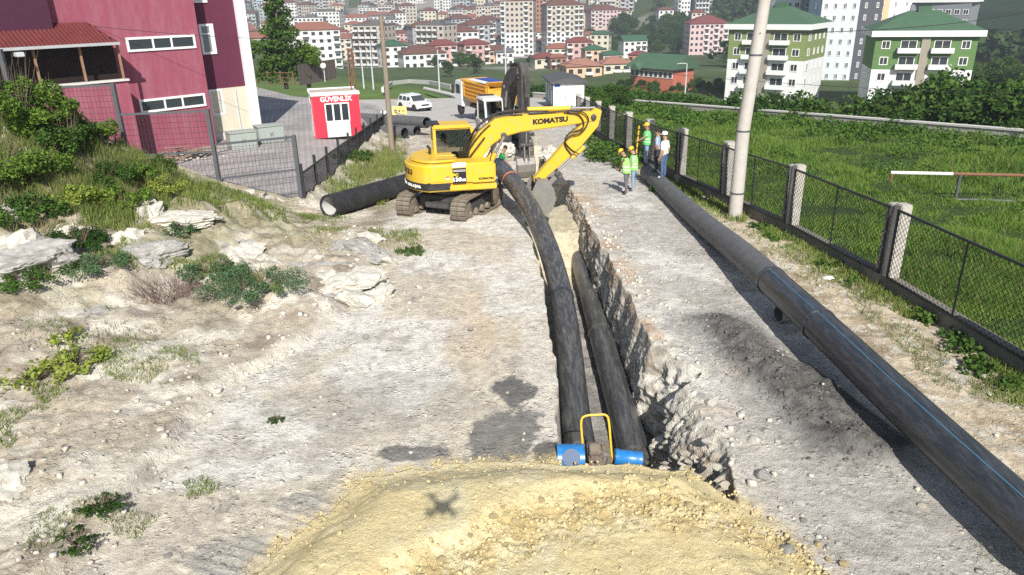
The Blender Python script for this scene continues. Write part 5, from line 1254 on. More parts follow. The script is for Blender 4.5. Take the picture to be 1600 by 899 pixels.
# ------------------------------------------------------------------ tipper truck
mat('truck_orange', (.74, .36, .03), .5, var=.1, dirt=(.5, .33, .12), dscale=2, damt=.4); mat('truck_orange_in', (.62, .33, .06), .6, var=.15, dirt=(.45, .36, .22), dscale=2, damt=.5)
mat('truck_white', (.72, .73, .74), .4, var=.04); mat('tarp_blue', (.03, .07, .32), .6, var=.1); mat('tarp_white', (.70, .70, .70), .6, var=.06); mat('tyre', (.02, .02, .02), .9, var=.2, dirt=(.16, .15, .13), dscale=4, damt=.5); mat('rim', (.45, .45, .46), .4, metal=.5)
mat('lamp_red', (.5, .02, .02), .4); mat('lamp_clear', (.7, .7, .68), .2)
def wheel(parent, x, y, r_, w, m='tyre'):
    o = MB().lathe([(r_*.60, -w/2), (r_*.93, -w/2), (r_, -w*.3), (r_, w*.3), (r_*.93, w/2), (r_*.60, w/2)], 24, (x, y, r_), axis='y').build('wheel', m, parent, smooth=True)
    MB().lathe([(.05, -w*.36), (r_*.62, -w*.34), (r_*.62, w*.34), (.05, w*.36)], 20, (x, y, r_), axis='y').build('rim', 'rim', o, smooth=True)
p = at(786, 194); TK = thing('tipper_truck', 'tipper truck with orange bed seen from behind beyond the excavators', 'truck', (p.x, p.y, float(roadz(p.y))), R(90+24))
MB().box((4.0, 0, .85), (8.2, .9, .30)).build('chassis', 'exc_black', TK)
for x in (1.2, 2.6, 6.9):
    for y in (-1.02, 1.02): wheel(TK, x, y, .52, .42 if x < 5 else .32)
b = MB(); pr = [(-1.22, 3.05), (-1.22, 1.75), (-.85, 1.30), (.85, 1.30), (1.22, 1.75), (1.22, 3.05)]
for (a0, a1) in zip(pr[:-1], pr[1:]):
    n_ = Vector((0, a1[1]-a0[1], -(a1[0]-a0[0]))).normalized()*.05
    b.add([(.1, a0[0], a0[1]), (5.6, a0[0], a0[1]), (5.6, a1[0], a1[1]), (.1, a1[0], a1[1]), (.1, a0[0]-n_.y, a0[1]-n_.z), (5.6, a0[0]-n_.y, a0[1]-n_.z), (5.6, a1[0]-n_.y, a1[1]-n_.z), (.1, a1[0]-n_.y, a1[1]-n_.z)], [(0, 1, 2, 3), (7, 6, 5, 4), (0, 4, 5, 1), (1, 5, 6, 2), (2, 6, 7, 3), (3, 7, 4, 0)])
bed = b.build('bed', 'truck_orange', TK)
MB().prism([(y, z) for y, z in pr], 5.55, 5.65, 'x').build('headboard', 'truck_orange', bed)
MB().box((6.0, 0, 3.10), (.9, 2.4, .06)).build('cab_guard', 'truck_orange', bed)
tg = MB(); tg.prism([(-1.20, 2.85), (-1.20, 1.75), (-.85, 1.34), (.85, 1.34), (1.20, 1.75), (1.20, 2.85)], .08, .13, 'x'); tgo = tg.build('tailgate', 'truck_orange', bed)
for y in (-.62, .0, .62): MB().box((.055, y, 2.1), (.06, .09, 1.4)).build('tailgate_rib', 'truck_orange', tgo, bevel=.02)
for z in (1.42, 2.78): MB().box((.055, 0, z), (.06, 1.7, .09)).build('tailgate_rib', 'truck_orange', tgo, bevel=.02)
for y in (-1.2, 1.2): MB().box((.03, y, 2.25), (.14, .12, 1.55)).build('tailgate_post', 'truck_orange', bed, bevel=.02)
MB().prism([(-.55, 3.34), (.35, 3.34), (.35, 3.02), (.0, 3.02), (-.15, 3.18)], -1.27, 1.27, 'y').build('tail_hood', 'truck_orange', bed, bevel=.03)
for z in (2.08, 2.40, 2.72):
    for y in (-1.25, 1.25): MB().box((2.85, y, z), (5.0, .10, .13)).build('side_rib', 'truck_orange', bed, bevel=.03)
for x in (.35, 5.35):
    for y in (-1.26, 1.26): MB().box((x, y, 2.4), (.22, .12, 1.25)).build('side_post', 'truck_orange', bed, bevel=.03)
for y in (-1.25, 1.25): MB().box((2.85, y, 3.02), (5.5, .12, .12)).build('top_rail', 'truck_orange', bed, bevel=.02); MB().box((2.85, y, 1.8), (5.5, .09, .10)).build('low_rail', 'truck_orange', bed)
MB().box((2.6, -.25, 3.16), (4.9, 1.3, .10)).build('tarpaulin', 'tarp_blue', TK, bevel=.04); MB().box((2.6, .75, 3.15), (4.9, .7, .08)).build('tarpaulin_fold', 'tarp_white', TK, bevel=.03)
cb = MB(); cb.prism([(6.05, .75), (7.85, .75), (7.95, 1.8), (7.65, 2.95), (6.05, 3.0)], -1.22, 1.22, 'y'); cab = cb.build('cab', 'truck_white', TK, bevel=.08, seg=3, smooth=True)
for y in (-1.235, 1.235): MB().prism([(6.45, 1.85), (7.55, 1.85), (7.45, 2.6), (6.45, 2.6)], y-.008, y+.008, 'y').build('side_window', 'cab_glass', cab)
MB().bar((7.97, 0, 1.85), (7.73, 0, 2.75), 2.1, .02, up=(1, 0, 0)).build('windscreen', 'cab_glass', cab); MB().box((6.03, 0, 2.3), (.02, 1.6, .7)).build('rear_window', 'cab_glass', cab)
for y in (-1.5, 1.5): MB().box((7.6, y, 2.15), (.10, .24, .75)).build('mirror', 'exc_black', cab, bevel=.03); MB().bar((7.6, y*.8, 2.45), (7.6, y, 2.45), .03, .03).build('mirror_arm', 'exc_black', cab)
for y in (-.9, .9): MB().box((-.02, y, .95), (.06, .4, .14)).build('tail_lamp', 'lamp_red', TK)
MB().box((-.02, 0, .72), (.08, 2.2, .10)).build('rear_bumper', 'exc_black', TK)

# ------------------------------------------------------------------ white car
def car(loc, rz, label, paint):
    t = thing('parked_car', label, 'car', loc, rz); W = .88
    low = [(-2.10, .35), (-2.12, .75), (-2.05, .98), (-1.0, 1.02), (.85, 1.02), (1.95, .93), (2.13, .72), (2.15, .38), (1.75, .30), (-1.75, .30)]
    MB().prism(low, -W, W, 'y').build('body', paint, t, bevel=.09, seg=3, smooth=True)
    gh = MB(); a = [(-1.98, 1.0), (1.02, 1.0), (.35, 1.58), (-1.65, 1.60)]; vs = [(x, -W*.97 if z < 1.2 else -W*.80, z) for x, z in a]+[(x, W*.97 if z < 1.2 else W*.80, z) for x, z in a]
    gh.add(vs, [(0, 1, 2, 3), (7, 6, 5, 4), (0, 4, 5, 1), (1, 5, 6, 2), (2, 6, 7, 3), (3, 7, 4, 0)]); g = gh.build('cabin', paint, t, bevel=.05, smooth=True)
    for s in (-1, 1):
        for xa, xb in ((-1.72, -1.05), (-.95, -.22), (-.12, .70)):
            def pt(x, z): f = (z-1.0)/.6; return (x-(.45*f if x > .5 else 0), s*(W*.97-(W*.17)*f+.012), z)
            q = [pt(xa, 1.08), pt(xb, 1.08), pt(xb, 1.46), pt(xa+.08, 1.46)]; MB().quad(*q).build('side_window', 'cab_glass', g, fix=False)
    MB().quad((1.0-.03, -.74, 1.06), (1.0-.03, .74, 1.06), (.42, .64, 1.54), (.42, -.64, 1.54)).xf(Matrix.Translation((.03, 0, .02))).build('windscreen', 'cab_glass', g, fix=False)
    MB().quad((-1.99, .72, 1.1), (-1.99, -.72, 1.1), (-1.73, -.62, 1.52), (-1.73, .62, 1.52)).xf(Matrix.Translation((-.02, 0, .01))).build('rear_window', 'cab_glass', g, fix=False)
    for x in (-1.35, 1.35):
        for y in (-.80, .80): wheel(t, x, y, .36, .24); MB().lathe([(.40, -.03), (.45, -.03), (.45, .03), (.40, .03)], 20, (x, y*1.08, .37), axis='y').build('wheel_arch', 'exc_black', t)
    for y in (-.66, .66): MB().box((2.11, y, .78), (.10, .32, .16)).build('headlight', 'lamp_clear', t, bevel=.03); MB().box((-2.08, y*1.1, .85), (.08, .2, .25)).build('tail_light', 'lamp_red', t, bevel=.02); MB().box((.75, y*1.5, 1.08), (.12, .18, .13)).build('mirror', paint, t, bevel=.03); MB().bar((-1.5, y*.95, 1.64), (.1, y*.95, 1.64), .04, .05).build('roof_rail', 'galv', t)
    MB().box((2.14, 0, .74), (.04, .9, .16)).build('grille', 'exc_black', t); MB().box((2.10, 0, .40), (.16, 1.6, .16)).build('bumper', 'exc_black', t, bevel=.03)
    for s in (-1, 1): MB().box((0, s*.885, .36), (2.0, .03, .14)).build('sill_trim', 'exc_black', t)
    return t
mat('car_white', (.76, .77, .78), .3, var=.02, spec=.5); mat('car_red', (.45, .03, .03), .3, var=.02); mat('car_grey', (.15, .16, .18), .3, var=.02)
p = at(647, 158); car((p.x, p.y, float(roadz(p.y))+.02), R(90-142), 'white compact suv with roof rails parked on the road', 'car_white')
# ------------------------------------------------------------------ people
mat('skin', (.42, .25, .17), .6, var=.06); mat('skin_dark', (.33, .19, .125), .6, var=.06); mat('hair_dark', (.018, .014, .012), .7)
mat('hivis', (.30, .82, .16), .7, var=.06, bump=.3, bscale=30); mat('hivis_green', (.10, .62, .12), .7, var=.06, bump=.3, bscale=30); mat('reflect', (.62, .65, .58), .4)
mat('helmet_yellow', (.80, .48, .03), .35, var=.03); mat('helmet_white', (.80, .80, .78), .35, var=.03)
mat('denim', (.07, .12, .22), .9, var=.15, bump=.3, bscale=30); mat('denim_light', (.22, .30, .42), .9, var=.15); mat('trousers_grey', (.13, .12, .125), .9, var=.15); mat('trousers_navy', (.035, .04, .06), .9, var=.15)
mat('shirt_white', (.80, .80, .80), .85, var=.04, bump=.2, bscale=25); mat('shirt_blue', (.30, .42, .58), .85, var=.08, bump=.2, bscale=25); mat('shirt_brown', (.16, .08, .055), .85, var=.08); mat('shirt_grey', (.40, .42, .42), .85, var=.08); mat('shirt_green', (.02, .24, .07), .85, var=.08); mat('shoe', (.06, .05, .045), .8); mat('shoe_pale', (.5, .5, .5), .8)
def person(label, loc, face, top, legs, skin='skin', shoe='shoe', sleeve='short', vest=None, helmet=None, head_down=0.0, head_turn=0.0, lh=(-.24, .10, .82), rh=(.24, .10, .82), le=None, re=None, stance=.10, stride=0.0, lean=0.0, hgt=1.0):
    """faces +y before turning; the body is one skinned surface"""
    t = thing('person', label, 'person', loc, face); t.scale = (hgt,)*3
    V = []; E = []; Rr = []; Mt = []
    def v(p, r_, m): V.append(Vector(p)); Rr.append(r_ if hasattr(r_, '__len__') else (r_, r_)); Mt.append(m); return len(V)-1
    def e(a, b): E.append((a, b))
    ly = lambda z: lean*max(0, z-.9)
    pel = v((0, 0, .95), (.155, .115), 2); wa = v((0, ly(1.1), 1.10), (.145, .105), 1); ch = v((0, ly(1.32), 1.30), (.168, .115), 1); nb = v((0, ly(1.45), 1.44), (.105, .08), 1); nk = v((0, ly(1.5)+.005, 1.52), .058, 0)
    hy = ly(1.6)+.02+head_down*.07; h1 = v((head_turn*.02, hy, 1.60), (.075, .085), 0); h2 = v((head_turn*.02, hy+head_down*.05+.01, 1.685), (.082, .098), 0); h3 = v((head_turn*.02, hy+head_down*.09, 1.755), (.062, .078), 0)
    for a, b in ((pel, wa), (wa, ch), (ch, nb), (nb, nk), (nk, h1), (h1, h2), (h2, h3)): e(a, b)
    fingers = []
    for s, hand, elb in ((-1, lh, le), (1, rh, re)):
        sh = Vector((s*.185, ly(1.42), 1.415)); hd = Vector(hand)
        if elb is None: elb = sh.lerp(hd, .5)+Vector((s*.05, -.05, -.02))
        el = Vector(elb)
        a = v(sh, .064, 1); b = v(sh.lerp(el, .55), .052, 1 if sleeve else 0); c = v(el, .043, 1 if sleeve == 'long' else 0); d = v(el.lerp(hd, .55), .038, 1 if sleeve == 'long' else 0); w = v(hd, (.026, .022), 0)
        dirn = (hd-el).normalized(); pm = v(hd+dirn*.055, (.040, .020), 0)
        for p_, q_ in ((ch, a), (a, b), (b, c), (c, d), (d, w), (w, pm)): e(p_, q_)
        side = dirn.cross(Vector((s, 0, 0))).normalized() if abs(dirn.x) < .95 else Vector((0, 1, 0))
        inn = Vector((-s, 0, 0))
        for k, L in enumerate((.075, .085, .08, .06)):
            o0 = hd+dirn*.085+side*(.030-.020*k); fingers.append([o0-dirn*.02, o0+dirn*L*.5, o0+dirn*L*.9+inn*.02])
        o0 = hd+dirn*.03+side*.035; fingers.append([o0, o0+dirn*.04+side*.02, o0+dirn*.07+side*.022])
    for s in (-1, 1):
        fy = stride*s; hp = v((s*.095, 0, .88), (.098, .105), 2); kn = v((s*(.09+stance*.4), fy*.55+.02, .48), (.060, .065), 2); ca = v((s*(.09+stance*.7), fy*.8-.005, .32), (.055, .058), 2); an = v((s*(.09+stance), fy, .085), (.042, .046), 2); fo = v((s*(.10+stance), fy+.07, .045), (.042, .038), 3); to = v((s*(.115+stance), fy+.165, .032), (.036, .026), 3)
        for p_, q_ in ((pel, hp), (hp, kn), (kn, ca), (ca, an), (an, fo), (fo, to)): e(p_, q_)
    for f_ in fingers:
        idx = [v(p_, .0105, 0) for p_ in f_]; e(idx[0], idx[1]); e(idx[1], idx[2])
    me = bpy.data.meshes.new('body'); me.from_pydata([tuple(p_) for p_ in V], E, [])
    o = bpy.data.objects.new('body', me); COL.objects.link(o)
    sk = o.modifiers.new('skin', 'SKIN'); sk.use_smooth_shade = True
    for i_, (r_, dat) in enumerate(zip(Rr, me.skin_vertices[0].data)): dat.radius = (r_[0]*1.13, r_[1]*1.13)
    me.skin_vertices[0].data[0].use_root = True
    k0 = len(V)-len(fingers)*3
    for k in range(len(fingers)): me.skin_vertices[0].data[k0+3*k].use_root = True
    sb = o.modifiers.new('sub', 'SUBSURF'); sb.levels = 1; sb.render_levels = 1
    dg_ = bpy.context.evaluated_depsgraph_get(); bm_ = bpy.data.meshes.new_from_object(o.evaluated_get(dg_)); bpy.data.objects.remove(o)
    bm_.name = 'body'; bm_.materials.clear()
    for m in (skin, top, legs, shoe): bm_.materials.append(M[m])
    VA = np.array([tuple(p_) for p_ in V]); A = VA[[a for a, b in E]]; B = VA[[b for a, b in E]]; AB = B-A; mt = np.array(Mt); ea = np.array(E)
    for p_ in bm_.polygons:
        c = np.array(p_.center); tt = np.clip(((c-A)*AB).sum(1)/np.maximum(1e-9, (AB*AB).sum(1)), 0, 1); d = np.linalg.norm(A+AB*tt[:, None]-c, axis=1); j = int(np.argmin(d)); m = int(mt[ea[j][0]] if tt[j] < .55 else mt[ea[j][1]])
        if abs(c[0]) < .2 and .93 < c[2] < 1.02 and m in (1, 2): m = 1 if c[2] > .965 else 2
        p_.material_index = m; p_.use_smooth = True
    body = link('body', bm_, t)
    hc = Vector((head_turn*.02, hy+head_down*.05+.01, 1.68))
    # face, ears, hair
    fd = Matrix.Rotation(-head_down*.9, 3, 'X') @ Vector((0, 1, 0)); 
    q = Matrix.Rotation(-head_turn, 4, 'Z') @ Matrix.Rotation(-head_down*.9, 4, 'X'); T = Matrix.Translation(hc) @ q
    MB().prism([(.085, .015), (.118, -.025), (.088, -.032)], -.014, .014, 'x').xf(T).build('nose', skin, body)
    for s in (-1, 1):
        MB().lathe([(.004, -.012), (.011, 0), (.004, .012)], 6, (s*.032, .090, .018)).xf(T).build('eye', 'hair_dark', body); MB().lathe([(.006, -.008), (.026, -.004), (.026, .004), (.006, .008)], 8, (s*.084, .0, -.005), axis='x').xf(T).build('ear', skin, body, smooth=True)
    MB().box((0, .088, -.055), (.045, .012, .010)).xf(T).build('mouth', 'skin_dark', body)
    hm = MB(); hm.lathe([(.087, -.02), (.094, .03), (.083, .078), (.045, .108), (.006, .116)], 14, (0, -.012, 0)); hm.xf(T).build('hair', 'hair_dark', body, smooth=True)
    if helmet:
        h_ = MB(); h_.lathe([(.112, .035), (.118, .055), (.110, .105), (.075, .150), (.01, .163)], 18); h_.add([(-.085, .08, .040), (.085, .08, .040), (.06, .165, .028), (-.06, .165, .028), (-.085, .08, .052), (.085, .08, .052), (.06, .165, .040), (-.06, .165, .040)], [(0, 1, 2, 3), (7, 6, 5, 4), (0, 4, 5, 1), (1, 5, 6, 2), (2, 6, 7, 3), (3, 7, 4, 0)])
        h_.xf(T).build('helmet', helmet, t, smooth=True)
    if vest:
        vv = MB(); rings = [(.90, .225, .175), (1.10, .212, .168), (1.30, .235, .178), (1.42, .215, .14), (1.485, .115, .095)]; n = 20; vs = []
        for z, a, b in rings:
            for k in range(n): an = 6.2832*k/n; vs.append((math.cos(an)*a, ly(z)+math.sin(an)*b, z))
        fs = [(i_*n+k, i_*n+(k+1) % n, (i_+1)*n+(k+1) % n, (i_+1)*n+k) for i_ in range(len(rings)-1) for k in range(n)]
        vv.add(vs, fs); ve = vv.build('vest', vest, t, smooth=True)
        for z, a, b in ((1.03, .222, .176), (1.15, .222, .176)):
            rr = MB(); vs = [(math.cos(6.2832*k/n)*a, ly(z)+math.sin(6.2832*k/n)*b, z+dz) for dz in (-.025, .025) for k in range(n)]; rr.add(vs, [(k, (k+1) % n, n+(k+1) % n, n+k) for k in range(n)]); rr.build('reflective_band', 'reflect', ve, smooth=True)
    return t
def gz(px, py, dz=0.0): p = at(px, py); return Vector((p.x, p.y, drop(p.x, p.y)+dz))
g1 = gz(978, 304)
person('worker in lime vest and brown sleeves bending his yellow helmet down by the trench', (g1.x, g1.y, g1.z), R(62), 'shirt_brown', 'trousers_grey', 'skin_dark', vest='hivis', helmet='helmet_yellow', head_down=.8, lean=.16, sleeve='long', lh=(-.12, .33, 1.05), rh=(.16, .30, 1.0), stance=.03, stride=.05)
g2 = gz(989, 299)
person('worker in lime vest and blue jeans looking over the shoulder of the bending worker', (g2.x, g2.y, g2.z), R(75), 'shirt_grey', 'denim_light', 'skin', vest='hivis', helmet='helmet_yellow', head_down=.45, lean=.05, lh=(-.22, .22, 1.0), rh=(.22, .2, 1.0), stance=.04)
# three men on the pipe: find the top of the pipe under each
LPp = smooth_path([atz(p[0], p[1], z) for p, z in zip(rp, RZ)], 240)
def on_pipe(px):
    best = min(LPp, key=lambda q: abs((800+FPX*(np.dot(np.array(q)-CAM, cr))/np.dot(np.array(q)-CAM, cf))-px)); return Vector((best.x, best.y, best.z+RL-.02))
q1 = on_pipe(1036); q2 = on_pipe(1028); q3 = on_pipe(1017)
person('man in white shirt and white helmet standing on the long pipe', q1, R(48), 'shirt_white', 'denim', 'skin', 'shoe_pale', helmet='helmet_white', stance=.02, head_turn=-.3, lh=(-.25, .05, .85), rh=(.26, .04, .86), hgt=1.02)
person('bareheaded man in pale blue shirt standing between two men on the pipe', q2+Vector((0, .55, -.03)), R(70), 'shirt_blue', 'trousers_navy', 'skin_dark', stance=.02, lh=(-.22, .12, .88), rh=(.26, .0, .86))
pz_ = q3+Vector((-.12, .75, -.03))
person('surveyor in green vest and yellow helmet holding a long yellow staff', pz_, R(95), 'shirt_grey', 'denim_light', 'skin_dark', vest='hivis_green', helmet='helmet_yellow', stance=.05, lh=(-.20, .40, 1.12), rh=(.24, .10, .9))
hd = Matrix.Rotation(R(95), 3, 'Z') @ Vector((-.20, .46, 1.12))+pz_
bot = gz(990, 281); ST = thing('levelling_staff', 'long yellow levelling staff leaning from the surveyor to the ground', 'staff', bot)
tp_ = (hd-bot); MB().bar((0, 0, 0), tp_*1.35, .06, .03).build('pole', 'yellow_tube', ST)
for k in range(9): 
    a = tp_*1.35*(k+.3)/9; b = tp_*1.35*(k+.5)/9; MB().bar(a, b, .064, .034).build('graduation', 'decal_black', ST)
g6 = gz(781, 293); person('man in dark green shirt stooping behind the yellow excavator beside the bent pipe', (g6.x, g6.y, float(roadz(g6.y))), R(-80), 'shirt_green', 'trousers_navy', 'skin_dark', helmet=None, head_down=.6, lean=.25, lh=(-.15, .42, .95), rh=(.18, .40, .95), stance=.05)
# ------------------------------------------------------------------ left building
def yardz(x, y):
    k = sstep(-9.0, -11.5, x); return np.maximum(roadz(y), -1.0)*k + roadz(y)*(1-k)
me = bpy.data.objects['paved_yard'].data; co = np.empty(len(me.vertices)*3, np.float32); me.vertices.foreach_get('co', co); co = co.reshape(-1, 3); co[:, 2] = yardz(co[:, 0], co[:, 1])-.02; me.vertices.foreach_set('co', co.ravel()); me.update()
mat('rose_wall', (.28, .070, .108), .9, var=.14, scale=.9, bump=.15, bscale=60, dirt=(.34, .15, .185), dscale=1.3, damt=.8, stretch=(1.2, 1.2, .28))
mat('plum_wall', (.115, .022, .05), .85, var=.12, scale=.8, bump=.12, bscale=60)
mat('cream_wall', (.62, .58, .46), .9, var=.08, scale=1.2, dirt=(.45, .42, .36), dscale=.8, damt=.3)
mat('pilaster_white', (.72, .73, .74), .8, var=.05, scale=1)
mat('frame_white', (.78, .78, .77), .5, var=.03)
glass('window_glass', (.03, .04, .045), .1); glass('window_pale', (.20, .22, .23), .2)
mat('roof_red', (.12, .026, .026), .55, var=.12, scale=1.5, dirt=(.2, .06, .045), dscale=1.2, damt=.4)
mat('gutter_grey', (.40, .41, .42), .6); mat('porch_shade', (.018, .009, .008), .9); mat('rust_post', (.28, .17, .10), .8, var=.3); mat('plum_dark', (.06, .012, .035), .8, var=.1)  # porch interior near black: the roof's shade is painted into its colour
wd = Vector((.67, .74, 0)).normalized(); rzB = math.atan2(wd.y, wd.x)
C0 = at(339, 226, lambda x, y: x*0-1.0); B = thing('rose_building', 'rose and plum rendered school block with white framed strip windows behind the mesh fence', 'building', (C0.x, C0.y, -1.0), rzB)
def onwall(px, py, yl=0.0):
    nrm = np.array([-wd.y, wd.x, 0]); o = np.array(C0)+nrm*yl; o[2] = 0; d = ray(px, py); tt = ((o-CAM)@nrm)/(d@nrm); p = CAM+d*tt; q = p-np.array(C0); return float(q@np.array(wd)), float(p[2])+1.0
def quadbox(px4, yl, th):
    """box on the wall spanning photo corners (average of left/right and top/bottom)"""
    a = [onwall(*p, yl) for p in px4]; x0 = (a[0][0]+a[3][0])/2; x1 = (a[1][0]+a[2][0])/2; z1 = (a[0][1]+a[1][1])/2; z0 = (a[2][1]+a[3][1])/2; return x0, x1, z0, z1
def window_part(parent, x0, x1, z0, z1, yl, cols, fr=.12, transom=None, gm_='window_glass', fm='frame_white'):
    o = MB(); d = .10
    o.box(((x0+x1)/2, yl, z1-fr/2), (x1-x0, d, fr)); o.box(((x0+x1)/2, yl, z0+fr/2), (x1-x0, d, fr))
    o.box((x0+fr/2, yl, (z0+z1)/2), (fr, d, z1-z0-2*fr)); o.box((x1-fr/2, yl, (z0+z1)/2), (fr, d, z1-z0-2*fr))
    for c_ in cols[1:-1]: xx_ = x0+(x1-x0)*c_; o.box((xx_, yl+.01, (z0+z1)/2), (.10, d*.8, z1-z0-2*fr))
    if transom: zz_ = z0+(z1-z0)*transom; o.box(((x0+x1)/2, yl+.012, zz_), (x1-x0-2*fr, d*.7, .07))
    w_ = o.build('window', fm, parent)
    for a, b in zip(cols[:-1], cols[1:]): MB().box(((x0+(x1-x0)*(a+b)/2), yl+.008, (z0+z1)/2), ((x1-x0)*(b-a)-.06, .02, z1-z0-fr)).build('pane', gm_, w_)
    return w_
xl_ = onwall(74, 30)[0]
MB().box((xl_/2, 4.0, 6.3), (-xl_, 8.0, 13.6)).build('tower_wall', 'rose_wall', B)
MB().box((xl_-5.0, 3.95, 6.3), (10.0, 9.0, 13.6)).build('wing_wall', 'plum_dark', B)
x0, x1, z0, z1 = quadbox([(195, 60), (304, 53), (305, 75), (200, 82)], 0, 0); window_part(B, x0, x1, z0, z1, -.03, [0, .37, .64, 1])
x0, x1, z0, z1 = quadbox([(216, 157), (320, 145), (321, 166), (220, 177)], 0, 0); window_part(B, x0, x1, z0, z1, -.03, [0, .37, .64, 1])
YB = 1.6; xr0 = onwall(400, 150, YB)[0]; xr1 = onwall(373, 20, YB)[0]; xe = onwall(386, 120, YB)[0]
zc_ = onwall(350, 138, YB)[1]
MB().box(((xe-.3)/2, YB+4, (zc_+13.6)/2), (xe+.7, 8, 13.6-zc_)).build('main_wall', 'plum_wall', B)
MB().box(((xe-.3)/2, YB+4-.03, zc_/2-.3), (xe+.7, 8.06, zc_+.6)).build('plinth_wall', 'cream_wall', B)
MB().box((xe+.1, YB+.2, 6.4), (.62, .9, 13.8)).build('corner_pilaster', 'pilaster_white', B)
MB().box(((xe-.3)/2, YB-.10, .15), (xe-.6, .25, .5)).build('base_kerb', 'concrete_pale', B)
for q in ([(309, 38), (332, 37), (338, 84), (316, 86)], [(325, 140), (346, 139), (352, 180), (331, 181)], [(300, -4), (321, -5), (324, 4), (301, 5)]):
    x0, x1, z0, z1 = quadbox(q, YB, 0); window_part(B, x0, x1, z0, z1, YB-.03, [0, .78, 1], .14, .68, 'window_pale')
MB().tube([(xe-1.0, YB-.08, zc_-.2), (xe-1.0, YB-.08, .4), (xe-.6, YB-.25, .25)], .05, 8).build('drain_pipe', 'galv', B, smooth=True)
# porch with corrugated roof
YP = -1.7; xp = onwall(200, 126, YP)[0]; zp = onwall(190, 127, YP)[1]; zr = onwall(150, 70, YP)[1]; zt = onwall(105, 38, 0)[1]; xpl = xp-12
porch = MB().box(((xp+xpl)/2, YP+.12, (zp-.6)/2), (xp-xpl, .24, zp+.6)).build('porch_wall', 'rose_wall', B)
MB().box((xp-.12, YP/2, (zp-.6)/2), (.24, -YP-.3, zp+.6)).build('porch_side_wall', 'rose_wall', B)
MB().box(((xp+xpl)/2-.1, YP+.10, zp+.05), (xp-xpl+.3, .42, .10)).build('parapet_cap', 'concrete_pale', B)
MB().box(((xp+xpl)/2, -.60, (zp+zr)/2), (xp-xpl, .06, zr-zp+.6)).build('porch_back_wall', 'porch_shade', B)
MB().box(((xp+xpl)/2, YP/2, zp-.9), (xp-xpl-.3, -YP-.3, .1)).build('porch_floor', 'porch_shade', B)
xrf = onwall(185, 67, YP-.3)[0]; xrb = onwall(136, 37, 0)[0]; n_ = 60; rf = MB()
for k in range(n_):
    a, b = xpl+(xrf-xpl)*k/n_, xpl+(xrf-xpl)*(k+1)/n_; m_ = (a+b)/2
    f = min(1, (xrf-a)/max(.1, xrf-xrb)); 
    def rp_(x, y): 
        return (x, y, zr+(zt-zr)*((y-(YP-.3))/(-(YP-.3))))
    ytop = -.02 if m_ < xrb else (YP-.3)+(-(YP-.3))*max(.02, (xrf-m_)/(xrf-xrb))
    zt_ = lambda y: zr+.05+(zt-zr)*((y-(YP-.3))/(2.0))
    rf.add([(a, YP-.3, zt_(YP-.3)), (m_, YP-.3, zt_(YP-.3)+.06), (b, YP-.3, zt_(YP-.3)), (b, ytop, zt_(ytop)), (m_, ytop, zt_(ytop)+.06), (a, ytop, zt_(ytop))], [(0, 1, 4, 5), (1, 2, 3, 4)])
rf.build('porch_roof', 'roof_red', B)
MB().box(((xrf+xpl)/2, YP-.32, zr+.02), (xrf-xpl+.1, .12, .14)).build('gutter', 'gutter_grey', B)
# hip side of the porch roof, so that no light falls in from the right
MB().add([(xrf, YP-.3, zr+.05), (xrf, -.02, zr+.05), (xrb, -.02, zt+.05)], [(0, 1, 2)]).build('roof_hip', 'roof_red', B, fix=False)
MB().box(((xp+xpl)/2, YP/2, zr-.03), (xp-xpl, -YP, .05)).build('porch_ceiling', 'porch_shade', B)
for px in (57, 130, 190):
    x_ = onwall(px, 100, YP)[0]; MB().box((x_, YP+.10, (zp+zr)/2), (.10, .10, zr-zp)).build('porch_post', 'rust_post', B)
x_, z_ = onwall(25, 85, YP); MB().box((x_, YP-.45, z_), (.35, .5, .22)).build('flood_lamp', 'galv', B, bevel=.03)
# ------------------------------------------------------------------ guard booth
mat('booth_red', (.68, .03, .06), .5, var=.05); mat('booth_white', (.75, .75, .74), .5, var=.04); mat('booth_roof', (.45, .40, .33), .9, var=.2, dirt=(.3, .26, .2), dscale=2)
p0 = at(494, 217, lambda x, y: x*0-1.0); p1 = at(566, 212, lambda x, y: x*0-1.0); dv = (p1-p0); wB = dv.length; G = thing('guard_booth', 'red and white guard booth with a sliding window in the paved yard', 'booth', (p0.x, p0.y, -1.0), math.atan2(dv.y, dv.x)); hB = 2.62; dB = 2.6
MB().box((wB/2, dB/2, hB/2), (wB, dB, hB)).build('walls', 'booth_white', G)
MB().box((wB*.13, -.012, hB/2-.02), (wB*.26, .03, hB-.06)).build('red_panel', 'booth_red', G); MB().box((wB*.88, -.012, hB/2-.02), (wB*.24, .03, hB-.06)).build('red_panel', 'booth_red', G)
MB().box((wB*.51, -.014, hB-.24), (wB*.50, .03, .46)).build('fascia_panel', 'booth_red', G)
for k in range(2): MB().box((-.012, dB*(.2+.62*k), hB/2-.02), (.03, dB*.14, hB-.08)).build('corner_trim', 'booth_red' if k < 1 else 'booth_white', G)
MB().box((-.015, dB*.52, 1.05), (.03, .85, 2.1)).build('door', 'frame_white', G); MB().box((-.03, dB*.52, 1.5), (.02, .6, .9)).build('door_pane', 'window_pale', G)
window_part(G, wB*.25, wB*.77, .98, 2.14, -.02, [0, .33, .66, 1], .07, None, 'window_glass')
MB().box((wB*.51, -.03, .50), (wB*.5, .03, .92)).build('lower_panel', 'booth_white', G)
MB().box((wB/2, dB/2, hB+.04), (wB+.14, dB+.16, .12)).build('roof_edge', 'booth_white', G, bevel=.02); MB().box((wB/2, dB/2, hB+.115), (wB-.1, dB-.1, .04)).build('roof_deck', 'booth_roof', G)
